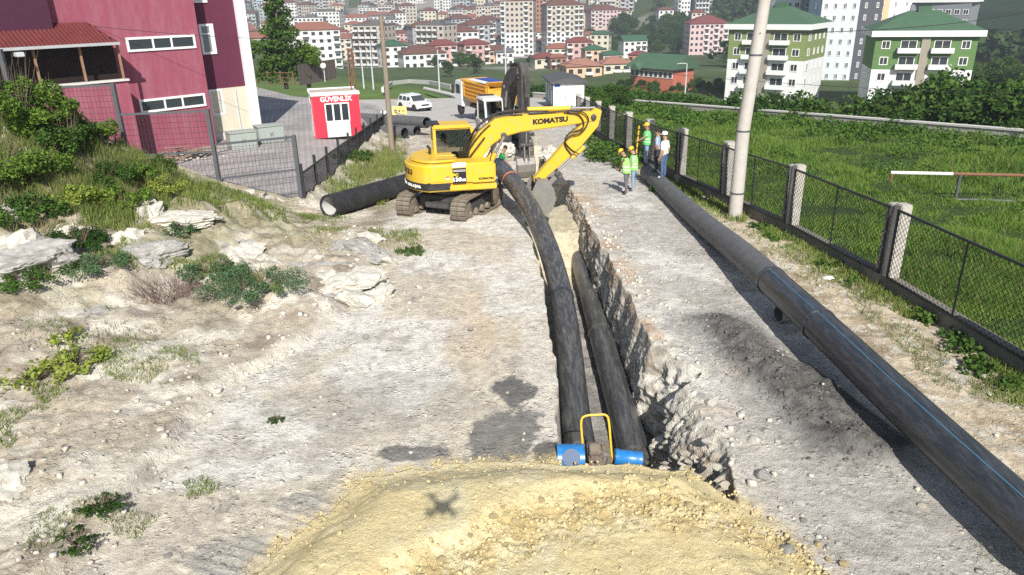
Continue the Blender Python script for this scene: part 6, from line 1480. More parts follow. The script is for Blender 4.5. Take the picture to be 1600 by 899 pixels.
for (a, b, c_, d_) in ((wB/2, .02, wB+.1, .08), (wB/2, dB-.02, wB+.1, .08)): MB().box((a, b, hB+.14), (c_, d_, .12)).build('roof_upstand', 'booth_white', G)
text_part('GÜVENLİK', .40, 'decal_white', G, (wB*.51, -.034, hB-.25), (R(90), 0, 0), bold=.012, sx=1.0)
bl = MB(); bl.tube([(wB*.9, dB*.5, hB+.1), (wB*.95, dB*.5, hB+.8)], .04, 6); bl.build('roof_prop', 'rust', G)
# ------------------------------------------------------------------ yard things
def yat(px, py): p = at(px, py, yardz); return Vector((p.x, p.y, float(yardz(p.x, p.y))-.02))
mat('bin_green', (.30, .34, .31), .55, var=.1, dirt=(.4, .4, .38), dscale=3, damt=.4)
for (px, py, w_, lab) in ((383, 233, 1.55, 'grey green steel container beside the bicycle and cream plinth'), (426, 222, 1.6, 'grey green steel container nearest the guard booth')):
    p = yat(px, py); t = thing('container_bin', lab, 'container', p, rzB-.25, 'yard containers')
    MB().box((0, .5, .48), (w_, 1.1, .96)).build('body', 'bin_green', t, bevel=.03)
    MB().box((0, .5, .99), (w_+.08, 1.16, .07)).build('lid', 'bin_green', t, bevel=.02)
    for s in (-1, 1):
        MB().box((s*w_*.25, -.06, .5), (w_*.42, .02, .75)).build('door', 'bin_green', t); MB().box((s*.06, -.08, .5), (.03, .03, .2)).build('handle', 'dark_steel', t)
p = yat(347, 214); t = thing('bicycle', 'dark bicycle leaning at the plum wall', 'bicycle', p, rzB+.1)
for x in (-.5, .5):
    w_ = MB().tube([(x+.33*math.cos(a), 0, .34+.33*math.sin(a)) for a in np.linspace(0, 6.283, 25)[:-1]], .02, 6, closed=True).build('wheel', 'tyre', t, smooth=True)
    s_ = MB()
    for a in np.linspace(0, 6.283, 9)[:-1]: s_.tube([(x, 0, .34), (x+.32*math.cos(a), 0, .34+.32*math.sin(a))], .004, 3)
    s_.build('spokes', 'galv', w_)
fr = MB()
for a, b in (((-.5, 0, .34), (-.08, 0, .32)), ((-.08, 0, .32), (-.22, 0, .85)), ((-.5, 0, .34), (-.2, 0, .8)), ((-.2, 0, .8), (.36, 0, .85)), ((-.08, 0, .32), (.36, 0, .78)), ((.34, 0, .95), (.5, 0, .34))): fr.tube([a, b], .02, 6)
fr.build('frame', 'dark_steel', t); MB().box((-.24, 0, .88), (.24, .13, .05)).build('saddle', 'exc_black', t, bevel=.02); MB().tube([(.36, -.28, 1.0), (.34, 0, .97), (.36, .28, 1.0)], .016, 6).build('handlebar', 'galv', t)
# planks and rubbish
p = yat(285, 247); t = thing('scrap_heap', 'heap of old planks and rubble in the yard behind the mesh fence', 'scrap heap', p); r0 = np.random.default_rng(91)
mat('plank', (.24, .17, .12), .9, var=.35, scale=5)
for k in range(34):
    a = r0.uniform(-.5, .7)+R(20); L = r0.uniform(.7, 2.2); x, y, z = r0.normal()*.8, r0.normal()*.45, abs(r0.normal())*.22+.05
    MB().box((0, 0, 0), (L, r0.uniform(.06, .16), .04)).build('plank', 'plank', t).matrix_local = Matrix.Translation((x, y, z)) @ Matrix.Rotation(a, 4, 'Z') @ Matrix.Rotation(r0.normal()*.18, 4, 'Y')
P = np.stack([r0.normal(size=260)*1.1, r0.normal(size=260)*.55, r0.random(260)*.12], -1); P[:, 2] = np.maximum(.02, .4-np.abs(P[:, 0])*.2-np.abs(P[:, 1])*.35)*r0.random(260)
V, F, mi = scatter('rubble', P, .04+.10*r0.random(260)**2, ['rock_grey', 'rock_tan'], 12); tag(npmesh('rubble', V, F, ['rock_grey', 'rock_tan'], t, mi=mi), kind='stuff')
# gate barriers at the far end of the yard
for k, (px, py, w_) in enumerate(((405, 131, 2.2), (428, 126, 2.6), (440, 134, 3.0))):
    p = yat(px, py); t = thing('gate_barrier', ['rusty open gate frame beside the white pilaster', 'rusty gate frame under the tall conifer', 'low rusty barrier in front of the bright round tree'][k], 'gate', p, .2-.25*k)
    m_ = 'rust'
    for x in (-w_/2, 0, w_/2): MB().box((x, 0, .75), (.09, .09, 1.5)).build('upright', m_, t)
    for z in (.35, .8, 1.3): MB().bar((-w_/2, 0, z), (w_/2, 0, z), .06, .06).build('rail', m_, t)
p = yat(494, 128); t = thing('sheet_fence', 'tall dark brown corrugated sheet fence behind the guard booth', 'fence', p, R(72)); mat('sheet_brown', (.10, .08, .07), .7, var=.2)
for k in range(18):
    MB().box((k*.42-3, (.03 if k % 2 else 0), 1.0), (.42, .03, 2.1)).build('panel', 'sheet_brown', t)
p = yat(508, 128); t = thing('dish_aerial', 'white round dish aerial at the end of the brown sheet fence', 'aerial', p); MB().tube([(0, 0, 0), (0, 0, 1.7)], .05, 8).build('mast', 'galv', t); MB().lathe([(.02, .16), (.2, .08), (.28, 0), (.30, 0), (.2, .11), (.02, .2)], 20).xf(Matrix.Translation((0, -.2, 1.7)) @ Matrix.Rotation(R(75), 4, 'X')).build('dish', 'booth_white', t, smooth=True)
# sign boards
p = at(624, 172); p.z = float(roadz(p.y)); t = thing('warning_board', 'yellow road works board with dark symbols beside the wooden pole', 'sign', p, R(-6)); mat('board_yellow', (.78, .62, .20), .6, var=.04)
MB().box((0, 0, .75), (1.3, .05, .95)).build('panel', 'board_yellow', t)
MB().lathe([(.01, -.03), (.15, -.03), (.15, -.028), (.01, -.028)], 16, (-.34, 0, .8), axis='y').build('symbol', 'decal_black', t); MB().box((-.34, -.034, .80), (.22, .01, .05)).build('symbol', 'decal_white', t)
MB().box((.0, -.030, .80), (.16, .01, .2)).build('symbol', 'rust', t); MB().box((.34, -.030, .82), (.22, .01, .10)).build('symbol', 'decal_red', t)
for x in (-.5, .5): MB().bar((x, 0, .3), (x, -.15, 0), .04, .04).build('leg', 'galv', t); MB().bar((x, 0, .3), (x, .3, 0), .04, .04).build('leg', 'galv', t)
p = at(603, 173); p.z = float(roadz(p.y)); t = thing('white_board', 'plain white board standing between the panel fence and the wooden pole', 'sign', p, R(-4)); MB().box((0, 0, .6), (.9, .05, 1.0)).build('panel', 'booth_white', t)
for x in (-.35, .35): MB().bar((x, 0, .2), (x, .2, 0), .04, .04).build('leg', 'galv', t)
# ------------------------------------------------------------------ transformer house
p = at(864, 170); p.z = float(roadz(p.y)); y_ = p.y; sc = np.dot(np.array(p)-CAM, cf)/FPX; T = thing('transformer_house', 'small transformer house with grey roof and white doors behind the digging excavators', 'building', p, R(4)); w_ = 49*sc; h_ = 40*sc; d_ = 6.5
mat('wall_grey', (.20, .21, .225), .8, var=.1); mat('roof_grey', (.085, .085, .09), .8, var=.15)
MB().box((w_/2, d_/2, h_/2), (w_, d_, h_)).build('walls', 'wall_grey', T)
MB().box((w_/2, -.03, h_/2-.05), (w_*.98, .05, h_*.94)).build('front_panel', 'white_paint', T)
for x in (.28, .72): MB().box((w_*x, -.065, h_*.42), (w_*.38, .03, h_*.78)).build('door', 'frame_white', T); MB().box((w_*(x+.12), -.09, h_*.40), (.06, .03, .2)).build('handle', 'dark_steel', T)
MB().box((w_*.13, -.06, h_*.86), (w_*.18, .02, h_*.12)).build('name_plate', 'tarp_blue', T); MB().box((w_*.75, -.09, h_*.40), (.2, .02, .25)).build('hazard_sign', 'board_yellow', T)
for k in range(3): MB().box((-.03, d_*(.2+.3*k), h_*.5), (.04, d_*.22, h_*.7)).build('louvre', 'gutter_grey', T)
MB().prism([(-.35, h_), (w_*.5, h_+.45), (w_+.35, h_), (w_+.35, h_-.12), (-.35, h_-.12)], -.4, d_+.4, 'y').build('roof', 'roof_grey', T)
# ------------------------------------------------------------------ lamp posts, mast, rails in the meadow, litter
def lamp(px, py, top, label, arm=1, zf=None):
    p = at(px, py, zf or (lambda x, y: np.where((edge_s(x, y) > 0) | (y > 110), farz(x, y), roadz(y))), tmax=900); zc = float(np.dot(np.array(p)-CAM, cf)); q = CAM+ray(px+(px-867)*-.0003*(py-top), top)*zc; h = float(q[2]-p.z)
    t = thing('street_lamp', label, 'street lamp', p); MB().tube([(0, 0, -.5), (0, 0, h)], [.11*max(1, zc/90), .06*max(1, zc/90)], 8).build('pole', 'galv', t, smooth=True)
    if arm: MB().tube([(0, 0, h), (-.7*arm, 0, h+.15), (-1.4*arm, 0, h+.12)], .05*max(1, zc/90), 6).build('arm', 'galv', t); MB().box((-1.7*arm, 0, h+.10), (.7, .25, .12)).build('lamp_head', 'galv', t, bevel=.02)
lamp(569, 141, 80, 'slim galvanised lamp post left of the taller pair by the road', 1)
lamp(584, 143, 62, 'tall galvanised pole beside the slim lamp post', 0)
lamp(687, 146, 76, 'grey lamp post standing right of the parked car', 0)
lamp(791, 150, 2, 'very tall thin grey pole rising behind the black excavator arm', 0)
lamp(1069, 168, 98, 'grey lamp post at the stone wall before the green roofed house', 1)
p = at(552, 140); t = thing('lattice_mast', 'rusty lattice mast standing beyond the guard booth', 'mast', (p.x, p.y, float(roadz(p.y)))); h = 6.2; L_ = MB()
for x, y in ((-.3, -.3), (.3, -.3), (.3, .3), (-.3, .3)): MB().bar((x, y, 0), (x*.5, y*.5, h), .07, .07).build('leg', 'rust', t)
for k in range(9):
    z0_, z1_ = h*k/9, h*(k+1)/9; f0, f1 = 1-.5*k/9, 1-.5*(k+1)/9
    for (xa, ya), (xb, yb) in (((-.3, -.3), (.3, -.3)), ((.3, -.3), (.3, .3)), ((.3, .3), (-.3, .3)), ((-.3, .3), (-.3, -.3))): L_.bar((xa*f0, ya*f0, z0_), (xb*f1, yb*f1, z1_), .04, .04)
L_.build('lacing', 'rust', t)
a = at(1392, 270, meadz, 1.1); b = at(1640, 272, meadz, 1.1); gzr = float(meadz(a.x, a.y)); t = thing('goal_rail', 'rusty white painted pipe rail standing in the meadow', 'rail', (a.x, a.y, gzr)); L = (b-a).length; t.rotation_euler = (0, 0, math.atan2((b-a).y, (b-a).x))
MB().tube([(0, 0, 1.1), (L*.40, 0, 1.1)], .06, 8).build('rail', 'white_paint', t); MB().tube([(L*.40, 0, 1.1), (L, 0, 1.1)], .06, 8).build('rail', 'rust', t)
MB().tube([(.05, 0, .75), (.05, 0, 1.1)], .05, 8).build('end_stub', 'rust', t)
for f in (.45, .97): MB().tube([(L*f, 0, -.2), (L*f, 0, 1.1)], .06, 8).build('post', 'grey_steel', t)
MB().tube([(L*.45, .0, .12), (L, 0, .12)], .05, 8).build('lower_rail', 'grey_steel', t)
# low white wall and pale pipe at the bend of the road
t = thing('low_wall', 'low pale concrete wall following the bend of the road', 'wall'); q_ = [at(px, py, lambda x, y: roadz(y)) for px, py in ((598, 143), (612, 132), (640, 129), (672, 131), (706, 139))]
for a, b in zip(q_[:-1], q_[1:]): MB().bar(a+Vector((0, 0, .25)), b+Vector((0, 0, .25)), .4, .8).build('wall_section', 'concrete_pale', t)
a = at(664, 142, lambda x, y: roadz(y)); b = at(716, 155, lambda x, y: roadz(y)); MB().tube([a+Vector((0, 0, .3)), b+Vector((0, 0, .3))], .32, 12).build('pale_pipe', 'concrete_pale', None, smooth=True); tag(bpy.data.objects['pale_pipe'], 'pale grey pipe lying beside the road left of the tipper truck', 'pipe')
p = gz(1294, 440); o = link('plastic_bag', rock_mesh('plastic_bag', 'white_paint', 310, 2, flat=.6, rough=.5)); o.location = (p.x, p.y, p.z+.05); o.scale = (.16, .12, .1); tag(o, 'crumpled white plastic bag on the verge below the fence', 'bag')
# ------------------------------------------------------------------ overhead cables
def cable(label, pts, sag, r_=.012):
    a, b = [Vector(p) for p in pts]; q = [a.lerp(b, k/24)-Vector((0, 0, sag*4*(k/24)*(1-k/24))) for k in range(25)]; tag(MB().tube(q, r_, 4).build('overhead_cable', 'dark_steel'), label, 'cable')
cable('thin overhead cable crossing the rose wall to the wooden pole', (aty(-60, 14, 40), aty(606, 62, 45)), .5)
cable('thin overhead cable running from the wooden pole to the concrete pole and beyond', (aty(606, 62, 45), aty(1640, 148, 40)), .6)
cable('thin white overhead cable above the meadow past the concrete pole', (aty(1187, 52, 24.3), aty(1640, 12, 40)), .3)
# ------------------------------------------------------------------ the drone whose shadow falls on the sand
D = thing('drone', 'small quadcopter drone hovering above the sand heap', 'drone', (0, 0, CAM_H+.0)); D.scale = (1.25, 1.25, 1); mat('drone_grey', (.55, .55, .56), .4); mat('drone_dark', (.05, .05, .055), .5)
MB().lathe([(.03, .10), (.085, .12), (.095, .15), (.07, .19), (.02, .20)], 16, (0, -.06, 0)).build('body', 'drone_grey', D, smooth=True)
for k in range(4):
    a = R(45+90*k); ex, ey = .21*math.cos(a), -.06+.21*math.sin(a)
    MB().bar((0, -.06, .16), (ex, ey, .17), .045, .04).build('arm', 'drone_grey', D); MB().tube([(ex, ey, .15), (ex, ey, .21)], .022, 10).build('motor', 'drone_dark', D)
    MB().box((ex, ey, .215), (.22, .028, .006), rot=a+.9).build('propeller', 'drone_dark', D)
for s in (-1, 1): MB().tube([(s*.07, -.12, .12), (s*.11, -.12, .0), (s*.11, .0, .0), (s*.07, .0, .12)], .007, 6).build('landing_leg', 'drone_grey', D)
MB().box((0, -.07, .06), (.05, .06, .07)).build('camera_mount', 'drone_dark', D)
# ------------------------------------------------------------------ trees
fz = farz; yz = yardz
p = at(447, 130, yz); make_tree('conifer_tree', 11, 2.5, 501, 'leaf_mid', 'tall dense dark green tree rising over the gate barriers', leaf=.16, n=9000, cone=True, low=.08, loc=p)
p = at(482, 128, yz); make_tree('round_tree', 4.3, 1.75, 502, 'leaf_bright', 'bright green round tree beside the brown sheet fence', leaf=.13, n=3500, low=.15, loc=p)
p = at(395, 105, yz); make_tree('round_tree', 4.0, 2.0, 503, 'leaf_bright', 'light green tree between the white pilaster and the tall dark tree', leaf=.16, n=2600, low=.15, loc=p)
# trees standing below the stone wall
kinds = [make_tree('broadleaf_tree', 7.0, 3.0, 510+k, ['leaf_mid', 'leaf_dark', 'leaf_mid', 'leaf_dark'][k], 'x', leaf=.17, n=5200, low=.05) for k in range(4)]
def plant_tree(k, loc, s, rz, label, group):
    o = dup(kinds[k], loc, rz, s, label, group); o.name = 'broadleaf_tree'; return o
r0 = np.random.default_rng(61)
tl = ['rounded green tree below the stone wall', 'dark green tree below the stone wall']
for k in range(84):
    f = k/83; y = 30+72*f+r0.normal()*1.2; off = r0.choice([1.6, 2.4, 4.2, 7.5]); x = float(wallx(y))+off+r0.normal()*.4
    top = -.6+.9*r0.random()*(.5+f) - .01*(y-60)*0 - off*.16
    base = float(roadz(y))-4.0-off*.3; h = float(roadz(y))+(.9+1.6*r0.random() if y < 72 else .9+1.3*r0.random())-off*.06-base
    if x/y > .95: continue
    plant_tree(k % 4, (x, y, base), (h/7*1.0, h/7*1.0, h/7), r0.random()*6, ('mid green' if k % 4 in (0, 2) else 'dark green')+' leafy tree growing just beyond the stone wall', 'trees along the stone wall')
# bushes before the transformer house and along the far fence
for (px, py, s) in ((925, 176, .36), (945, 172, .42), (962, 172, .4), (935, 186, .3)):
    p = at(px, py); plant_tree(0, (p.x+.5, p.y, float(roadz(p.y))-.3), s, r0.random()*6, 'leafy bush growing along the far end of the chain link fence', 'bushes along the fence')
# trees and shrubs beyond the road on the left, on the green field edge
fl = [(640, 62, 13, 1), (655, 66, 10, 1), (628, 66, 9, 1), (700, 92, 8, 1), (712, 97, 7, 0), (560, 66, 10, 1), (590, 66, 10, 1), (520, 62, 10, 1), (540, 62, 10, 1), (500, 58, 9, 1), (470, 62, 10, 0), (610, 70, 9, 1), (555, 92, 6, 0), (575, 96, 7, 0), (530, 96, 6, 0), (520, 98, 5, 0),
      (740, 108, 6, 0), (720, 110, 7, 0), (690, 100, 6, 0), (660, 104, 6, 0), (640, 100, 6, 0), (735, 62, 9, 1), (770, 72, 8, 1), (765, 20, 14, 1), (680, 108, 5, 0), (700, 118, 5, 1), (830, 104, 5, 1), (745, 115, 6, 1), (395, 70, 9, 0), (405, 60, 9, 1), (585, 100, 6, 0), (610, 98, 6, 0)]
for k, (px, py, h, kd) in enumerate(fl):
    p = at(px, py, fz, tmax=1500); plant_tree((k*2+kd) % 4, p, h/7, r0.random()*6, 'dark tree standing among the houses across the green field' if py < 80 else 'leafy tree at the edge of the green field beyond the road', 'trees among the town houses' if py < 80 else 'trees at the field edge')
for k in range(70):      # green slope at the centre right, beyond the red roofs
    px, py = r0.uniform(915, 1066), r0.uniform(38, 88)
    p = at(px, py, fz, tmax=1500); plant_tree(k % 4, p, r0.uniform(.9, 1.7), r0.random()*6, 'dark tree on the green slope behind the terracotta roofs', 'trees on the green slope')
for k in range(26):
    px, py = r0.uniform(930, 1130), r0.uniform(136, 154)
    p = at(px, py, fz, tmax=1500); plant_tree(k % 4, p, r0.uniform(.28, .45), r0.random()*6, 'leafy tree between the stone wall and the green roofed house', 'trees before the green roofed house')
for k in range(16):
    px, py = r0.uniform(1440, 1610), r0.uniform(120, 185)
    p = at(px, py, fz, tmax=1500); plant_tree(k % 4, p, r0.uniform(.8, 1.2), r0.random()*6, 'dark tree in the hollow beside the right hand green roofed block', 'trees beside the apartment blocks')
for k in range(40):
    y = r0.uniform(34, 62); x = float(wallx(y))+r0.uniform(3, 14)
    if not (.50 < x/y < .80): continue
    plant_tree(k % 4, (x, y, float(roadz(y))-5.0), (1.15, 1.15, r0.uniform(1.02, 1.28)), r0.random()*6, 'tall dark tree crowding behind the right part of the stone wall', 'tall trees behind the stone wall')
for k in kinds:
    for c_ in list(k.children): bpy.data.objects.remove(c_)
    bpy.data.objects.remove(k)
# wooded hillside: far too many crowns to count
nT = 5200; ys = 260*(5.0**r0.random(nT)); xs = ys*r0.uniform(.08, .95, nT)+30; ok = (xs-.05*ys > 70+60*r0.random(nT)) & (fbm(xs*.01, ys*.01, s=181) > .40)
xs, ys = xs[ok], ys[ok]; zs = farz(xs, ys); n = len(xs); rad = 3.2+2.6*r0.random(n)
d = r0.normal(size=(n, 26, 3)); d /= np.linalg.norm(d, axis=2)[:, :, None]; d[:, :, 2] = np.abs(d[:, :, 2])*1.2
P = np.stack([xs, ys, zs+1.5], -1)[:, None, :]+d*rad[:, None, None]
V, F = leaf_quads(P.reshape(-1, 3), np.repeat(rad*.30, 26), 182, aspect=.8)
tag(npmesh('wooded_hillside', V, F, 'leaf_far'), kind='stuff')

# ------------------------------------------------------------------ buildings
def wallm(n, c): mat(n, c, .9, var=.05, scale=.15); return n
for n_, c_ in dict(w_white=(.66, .66, .64), w_cream=(.60, .55, .43), w_pink=(.56, .36, .33), w_peach=(.62, .44, .30), w_beige=(.47, .42, .36), w_grey=(.36, .37, .38), w_blue=(.40, .52, .58), w_yellow=(.60, .48, .24), w_brick=(.34, .17, .12), w_green=(.20, .30, .13), w_darkgrey=(.085, .095, .115), w_paleblue=(.46, .55, .62), w_rosepale=(.58, .44, .43), w_brown=(.26, .19, .165), w_stone=(.30, .27, .22), w_terr=(.50, .22, .15), w_mint=(.45, .58, .56)).items(): wallm(n_, c_)
for n_, c_ in dict(r_red=(.17, .05, .045), r_brown=(.13, .06, .045), r_terr=(.24, .10, .07), r_green=(.035, .10, .055), r_grey=(.12, .12, .125), r_dark=(.05, .05, .055), r_salmon=(.30, .15, .11)).items(): mat(n_, c_, .85, var=.15, scale=.6)
mat('win_dark', (.035, .042, .05), .25, var=.3, scale=.3); mat('rail_white', (.62, .62, .60), .8)
def roof_hip(mb, w, d, z, h, ov=.5, ridge=.45, mi=0):
    x, y = w/2+ov, d/2+ov; rx = max(.1, x-y*.9) if w > d else .1; ry = .1 if w > d else max(.1, y-x*.9)
    mb.add([(-x, -y, z), (x, -y, z), (x, y, z), (-x, y, z), (-rx, -ry, z+h), (rx, -ry, z+h), (rx, ry, z+h), (-rx, ry, z+h)], [(0, 1, 5, 4), (1, 2, 6, 5), (2, 3, 7, 6), (3, 0, 4, 7), (4, 5, 6, 7), (3, 2, 1, 0)], mi)
def block(name, label, w, d, fl, wm, rm, seed, cat='building', fh=3.0, roof='hip', bal=True, group=None, base=4.0, rh=None, split=None, cols=None):
    """town building: walls, roof, windows and balconies; y = -d/2 is its front"""
    r1 = np.random.default_rng(seed); t = thing(name, label, cat, (0, 0, 0), 0, group); H_ = fl*fh
    if split: 
        MB().box((0, 0, (H_*split-base)/2), (w, d, H_*split+base)).build('wall', wm, t); MB().box((0, 0, (H_*split+H_)/2), (w+.04, d+.04, H_*(1-split))).build('upper_wall', split_m[wm] if wm in split_m else wm, t)
    else: MB().box((0, 0, (H_-base)/2), (w, d, H_+base)).build('wall', wm, t)
    rb = MB()
    if roof == 'hip': rb.box((0, 0, H_+.12), (w+1.0, d+1.0, .25)); roof_hip(rb, w, d, H_+.24, rh or min(w, d)*.22)
    elif roof == 'gable': x, y = w/2+.5, d/2+.5; h = rh or d*.28; rb.add([(-x, -y, H_), (x, -y, H_), (x, y, H_), (-x, y, H_), (-x, 0, H_+h), (x, 0, H_+h)], [(0, 1, 5, 4), (2, 3, 4, 5), (0, 4, 3), (1, 2, 5), (3, 2, 1, 0)])
    else: rb.box((0, 0, H_+.3), (w+.3, d+.3, .6)); rb.box((w*.1, 0, H_+1.4), (w*.3, d*.4, 1.8))
    rb.build('roof', rm, t)
    wn_ = MB(); bl_ = MB(); nc = cols or max(3, int(w/2.9)); patt = r1.random(nc)
    for f in range(fl):
        z = f*fh+1.55
        for c_ in range(nc):
            x = -w/2+w*(c_+.5)/nc
            if bal and patt[c_] < .42:
                wn_.box((x, -d/2-.02, z-.15), (w/nc*.62, .12, 1.9)); bl_.box((x, -d/2-.62, z-1.1), (w/nc*.86, 1.3, .16)); bl_.box((x, -d/2-1.22, z-.62), (w/nc*.86, .10, .85))
            else: wn_.box((x, -d/2-.02, z), (min(1.5, w/nc*.5), .12, 1.35))
        nd = max(2, int(d/3.5))
        for c_ in range(nd):
            y = -d/2+d*(c_+.5)/nd
            for s in (-1, 1): wn_.box((s*(w/2+.02), y, z), (.12, 1.2, 1.3))
    tag(wn_.build('windows', 'win_dark', t, fix=False), kind='stuff')
    if bl_.v: tag(bl_.build('balconies', 'rail_white', t, fix=False), kind='stuff')
    return t
split_m = dict(w_white='w_beige', w_rosepale='w_brown')
NUM = {1: 'single', 2: 'two', 3: 'three', 4: 'four', 5: 'five', 6: 'six', 7: 'seven', 8: 'eight', 9: 'nine', 10: 'ten', 11: 'eleven', 12: 'twelve', 13: 'thirteen'}
CN = dict(w_white='white', w_cream='cream', w_pink='pink', w_peach='peach', w_beige='beige', w_grey='grey', w_blue='pale blue', w_yellow='yellow', w_brick='brick red', w_rosepale='pale rose', w_terr='terracotta', w_mint='mint')
RN = dict(r_red='red', r_brown='brown', r_terr='terracotta', r_green='green', r_grey='grey', r_dark='dark', r_salmon='salmon')
def facing(t, x, y, turn=0.0): t.rotation_euler = (0, 0, -math.atan2(x, y)*.6+turn)
# templates for the far town
tmpl = []
specs = [(15, 12, 5, 'w_white', 'r_brown'), (24, 13, 7, 'w_white', 'r_grey'), (14, 12, 6, 'w_cream', 'r_brown'), (20, 13, 5, 'w_white', 'r_grey'), (16, 12, 6, 'w_beige', 'r_grey'), (15, 12, 4, 'w_blue', 'r_brown'), (17, 13, 6, 'w_grey', 'r_brown'), (14, 11, 4, 'w_cream', 'r_terr'), (22, 13, 5, 'w_white', 'r_terr'), (16, 12, 6, 'w_beige', 'r_brown'), (13, 11, 4, 'w_mint', 'r_brown'),
         (11, 9, 2, 'w_white', 'r_red'), (12, 10, 3, 'w_cream', 'r_brown'), (11, 9, 2, 'w_peach', 'r_terr'), (13, 10, 3, 'w_white', 'r_terr'), (10, 9, 2, 'w_yellow', 'r_brown'), (12, 9, 3, 'w_pink', 'r_red'), (14, 10, 2, 'w_cream', 'r_terr'), (11, 10, 3, 'w_white', 'r_green'), (10, 9, 2, 'w_brick', 'r_brown')]
for k, (w, d, fl_, wm, rm) in enumerate(specs):
    big = fl_ >= 4; lab = f"{CN[wm]} {NUM[fl_]} storey {'apartment block' if big else 'house'} with {RN[rm]} roof on the town hillside"
    t = block('apartment_block' if big else 'town_house', lab, w, d, fl_, wm, rm, 600+k, 'building' if big else 'house', group=f"{CN[wm]} {'blocks' if big else 'houses'} with {RN[rm]} roofs", roof='flat' if rm == 'r_grey' else 'hip')
    tmpl.append((t, w, big))
placed = []
def try_place(x, y, k, rad, turn=0):
    for (a, b, r_) in placed:
        if (a-x)**2+((b-y)*.8)**2 < (r_+rad)**2*.55: return False
    placed.append((x, y, rad)); t = tmpl[k][0]; o = dup(t, (x, y, float(fz(x, y)))); facing(o, x, y, turn); return True
keep_clear = [(-8, 430), (23, 430), (15, 470), (110, 470)]
placed += [(a, b, 22) for a, b in keep_clear]
mx_ = lambda y: .06*y+8
cnt = 0
for k in range(2600):
    y = float(r0.uniform(600, 1010)); x = float(r0.uniform(-.42*y, .17*y)); b_ = y > 640 or r0.random() < .4
    if .14*y-30 < x and y < 800 and r0.random() < .8: continue
    kk = int(r0.integers(0, 11)) if b_ else int(r0.integers(11, 20))
    if try_place(x, y, kk, 9.5 if kk < 11 else 7, r0.normal()*.25): cnt += 1
    if cnt > 175: break
cnt2 = 0
for k in range(1500):
    y = float(r0.uniform(330, 600)); x = float(r0.uniform(-.34*y, .11*y))
    if y < 400 and x < -.10*y and r0.random() < .6: continue
    if abs(x-.02*y) < 16 and y < 420: continue
    kk = int(r0.integers(11, 20)) if r0.random() < .8 else int(r0.integers(0, 11))
    if try_place(x, y, kk, 7.5, r0.normal()*.35): cnt2 += 1
    if cnt2 > 85: break
# houses whose place is clear in the photograph: px left, px right, eave y, distance, floors, colours
named = [(748, 782, 79, 330, 3, 'w_peach', 'r_brown', 'gable', 'peach gabled house with brown roof standing above the tipper truck'), (622, 690, 84, 300, 2, 'w_white', 'r_brown', 'hip', 'long low white house across the green field'),
    (880, 938, 104, 235, 2, 'w_peach', 'r_salmon', 'hip', 'salmon roofed peach building left of the green roofed house'), (940, 984, 100, 240, 3, 'w_cream', 'r_salmon', 'hip', 'cream building with salmon roof touching the green roofed house'),
    (832, 872, 91, 280, 3, 'w_cream', 'r_red', 'hip', 'cream house with red roof behind the black excavator arm'), (858, 884, 90, 275, 3, 'w_brick', 'r_terr', 'hip', 'brick house with open terracotta roof behind the transformer house'),
    (912, 945, 78, 330, 3, 'w_peach', 'r_green', 'hip', 'peach house with green hip roof in the red roofed quarter'), (940, 972, 86, 320, 2, 'w_beige', 'r_green', 'hip', 'low house with green roof in the red roofed quarter'), (945, 975, 95, 290, 3, 'w_brick', 'r_salmon', 'hip', 'brick house with salmon attic roof beside the cream building'),
    (972, 1010, 64, 380, 2, 'w_white', 'r_green', 'gable', 'white house with green gable roof below the wooded slope'), (925, 955, 54, 400, 3, 'w_cream', 'r_green', 'hip', 'tall cream house with green roof at the foot of the slope'), (985, 1015, 86, 300, 2, 'w_terr', 'r_red', 'hip', 'terracotta house with red roof left of the pink tower'),
    (920, 968, 16, 560, 4, 'w_rosepale', 'r_brown', 'hip', 'long pale rose block with many windows above the green slope'), (968, 1000, 6, 640, 6, 'w_grey', 'r_dark', 'flat', 'grey apartment tower above the green slope'), (1028, 1052, 16, 520, 4, 'w_white', 'r_brown', 'hip', 'white villa among trees on the upper slope'), (1080, 1102, 20, 500, 3, 'w_cream', 'r_red', 'hip', 'small cream house with red roof above the pink tower'),
    (640, 680, 58, 420, 3, 'w_yellow', 'r_grey', 'hip', 'yellow house with grey roof left of the wooden pole top'), (690, 722, 68, 380, 3, 'w_peach', 'r_terr', 'hip', 'peach house right of the wooden pole'), (772, 800, 82, 330, 3, 'w_white', 'r_grey', 'gable', 'plain white gabled house beside the peach one')]
def pc(px, py, zc): return CAM+ray(px, py)*zc
for (x0, x1, ey, zc, fl_, wm, rm, rf_, lab) in named:
    a, b = pc(x0, ey, zc), pc(x1, ey, zc); w = float(np.linalg.norm(b-a)); c_ = (a+b)/2; t = block('town_house' if fl_ < 4 else 'apartment_block', lab, w, w*.75, fl_, wm, rm, 700+x0, 'house' if fl_ < 4 else 'building', roof=rf_, base=max(3, float(c_[2])-fl_*3.0-float(farz(c_[0], c_[1]))+2))
    t.location = (c_[0], c_[1]+w*.35, c_[2]-fl_*3.0); facing(t, c_[0], c_[1], (-.25 if x0 % 2 else .25))
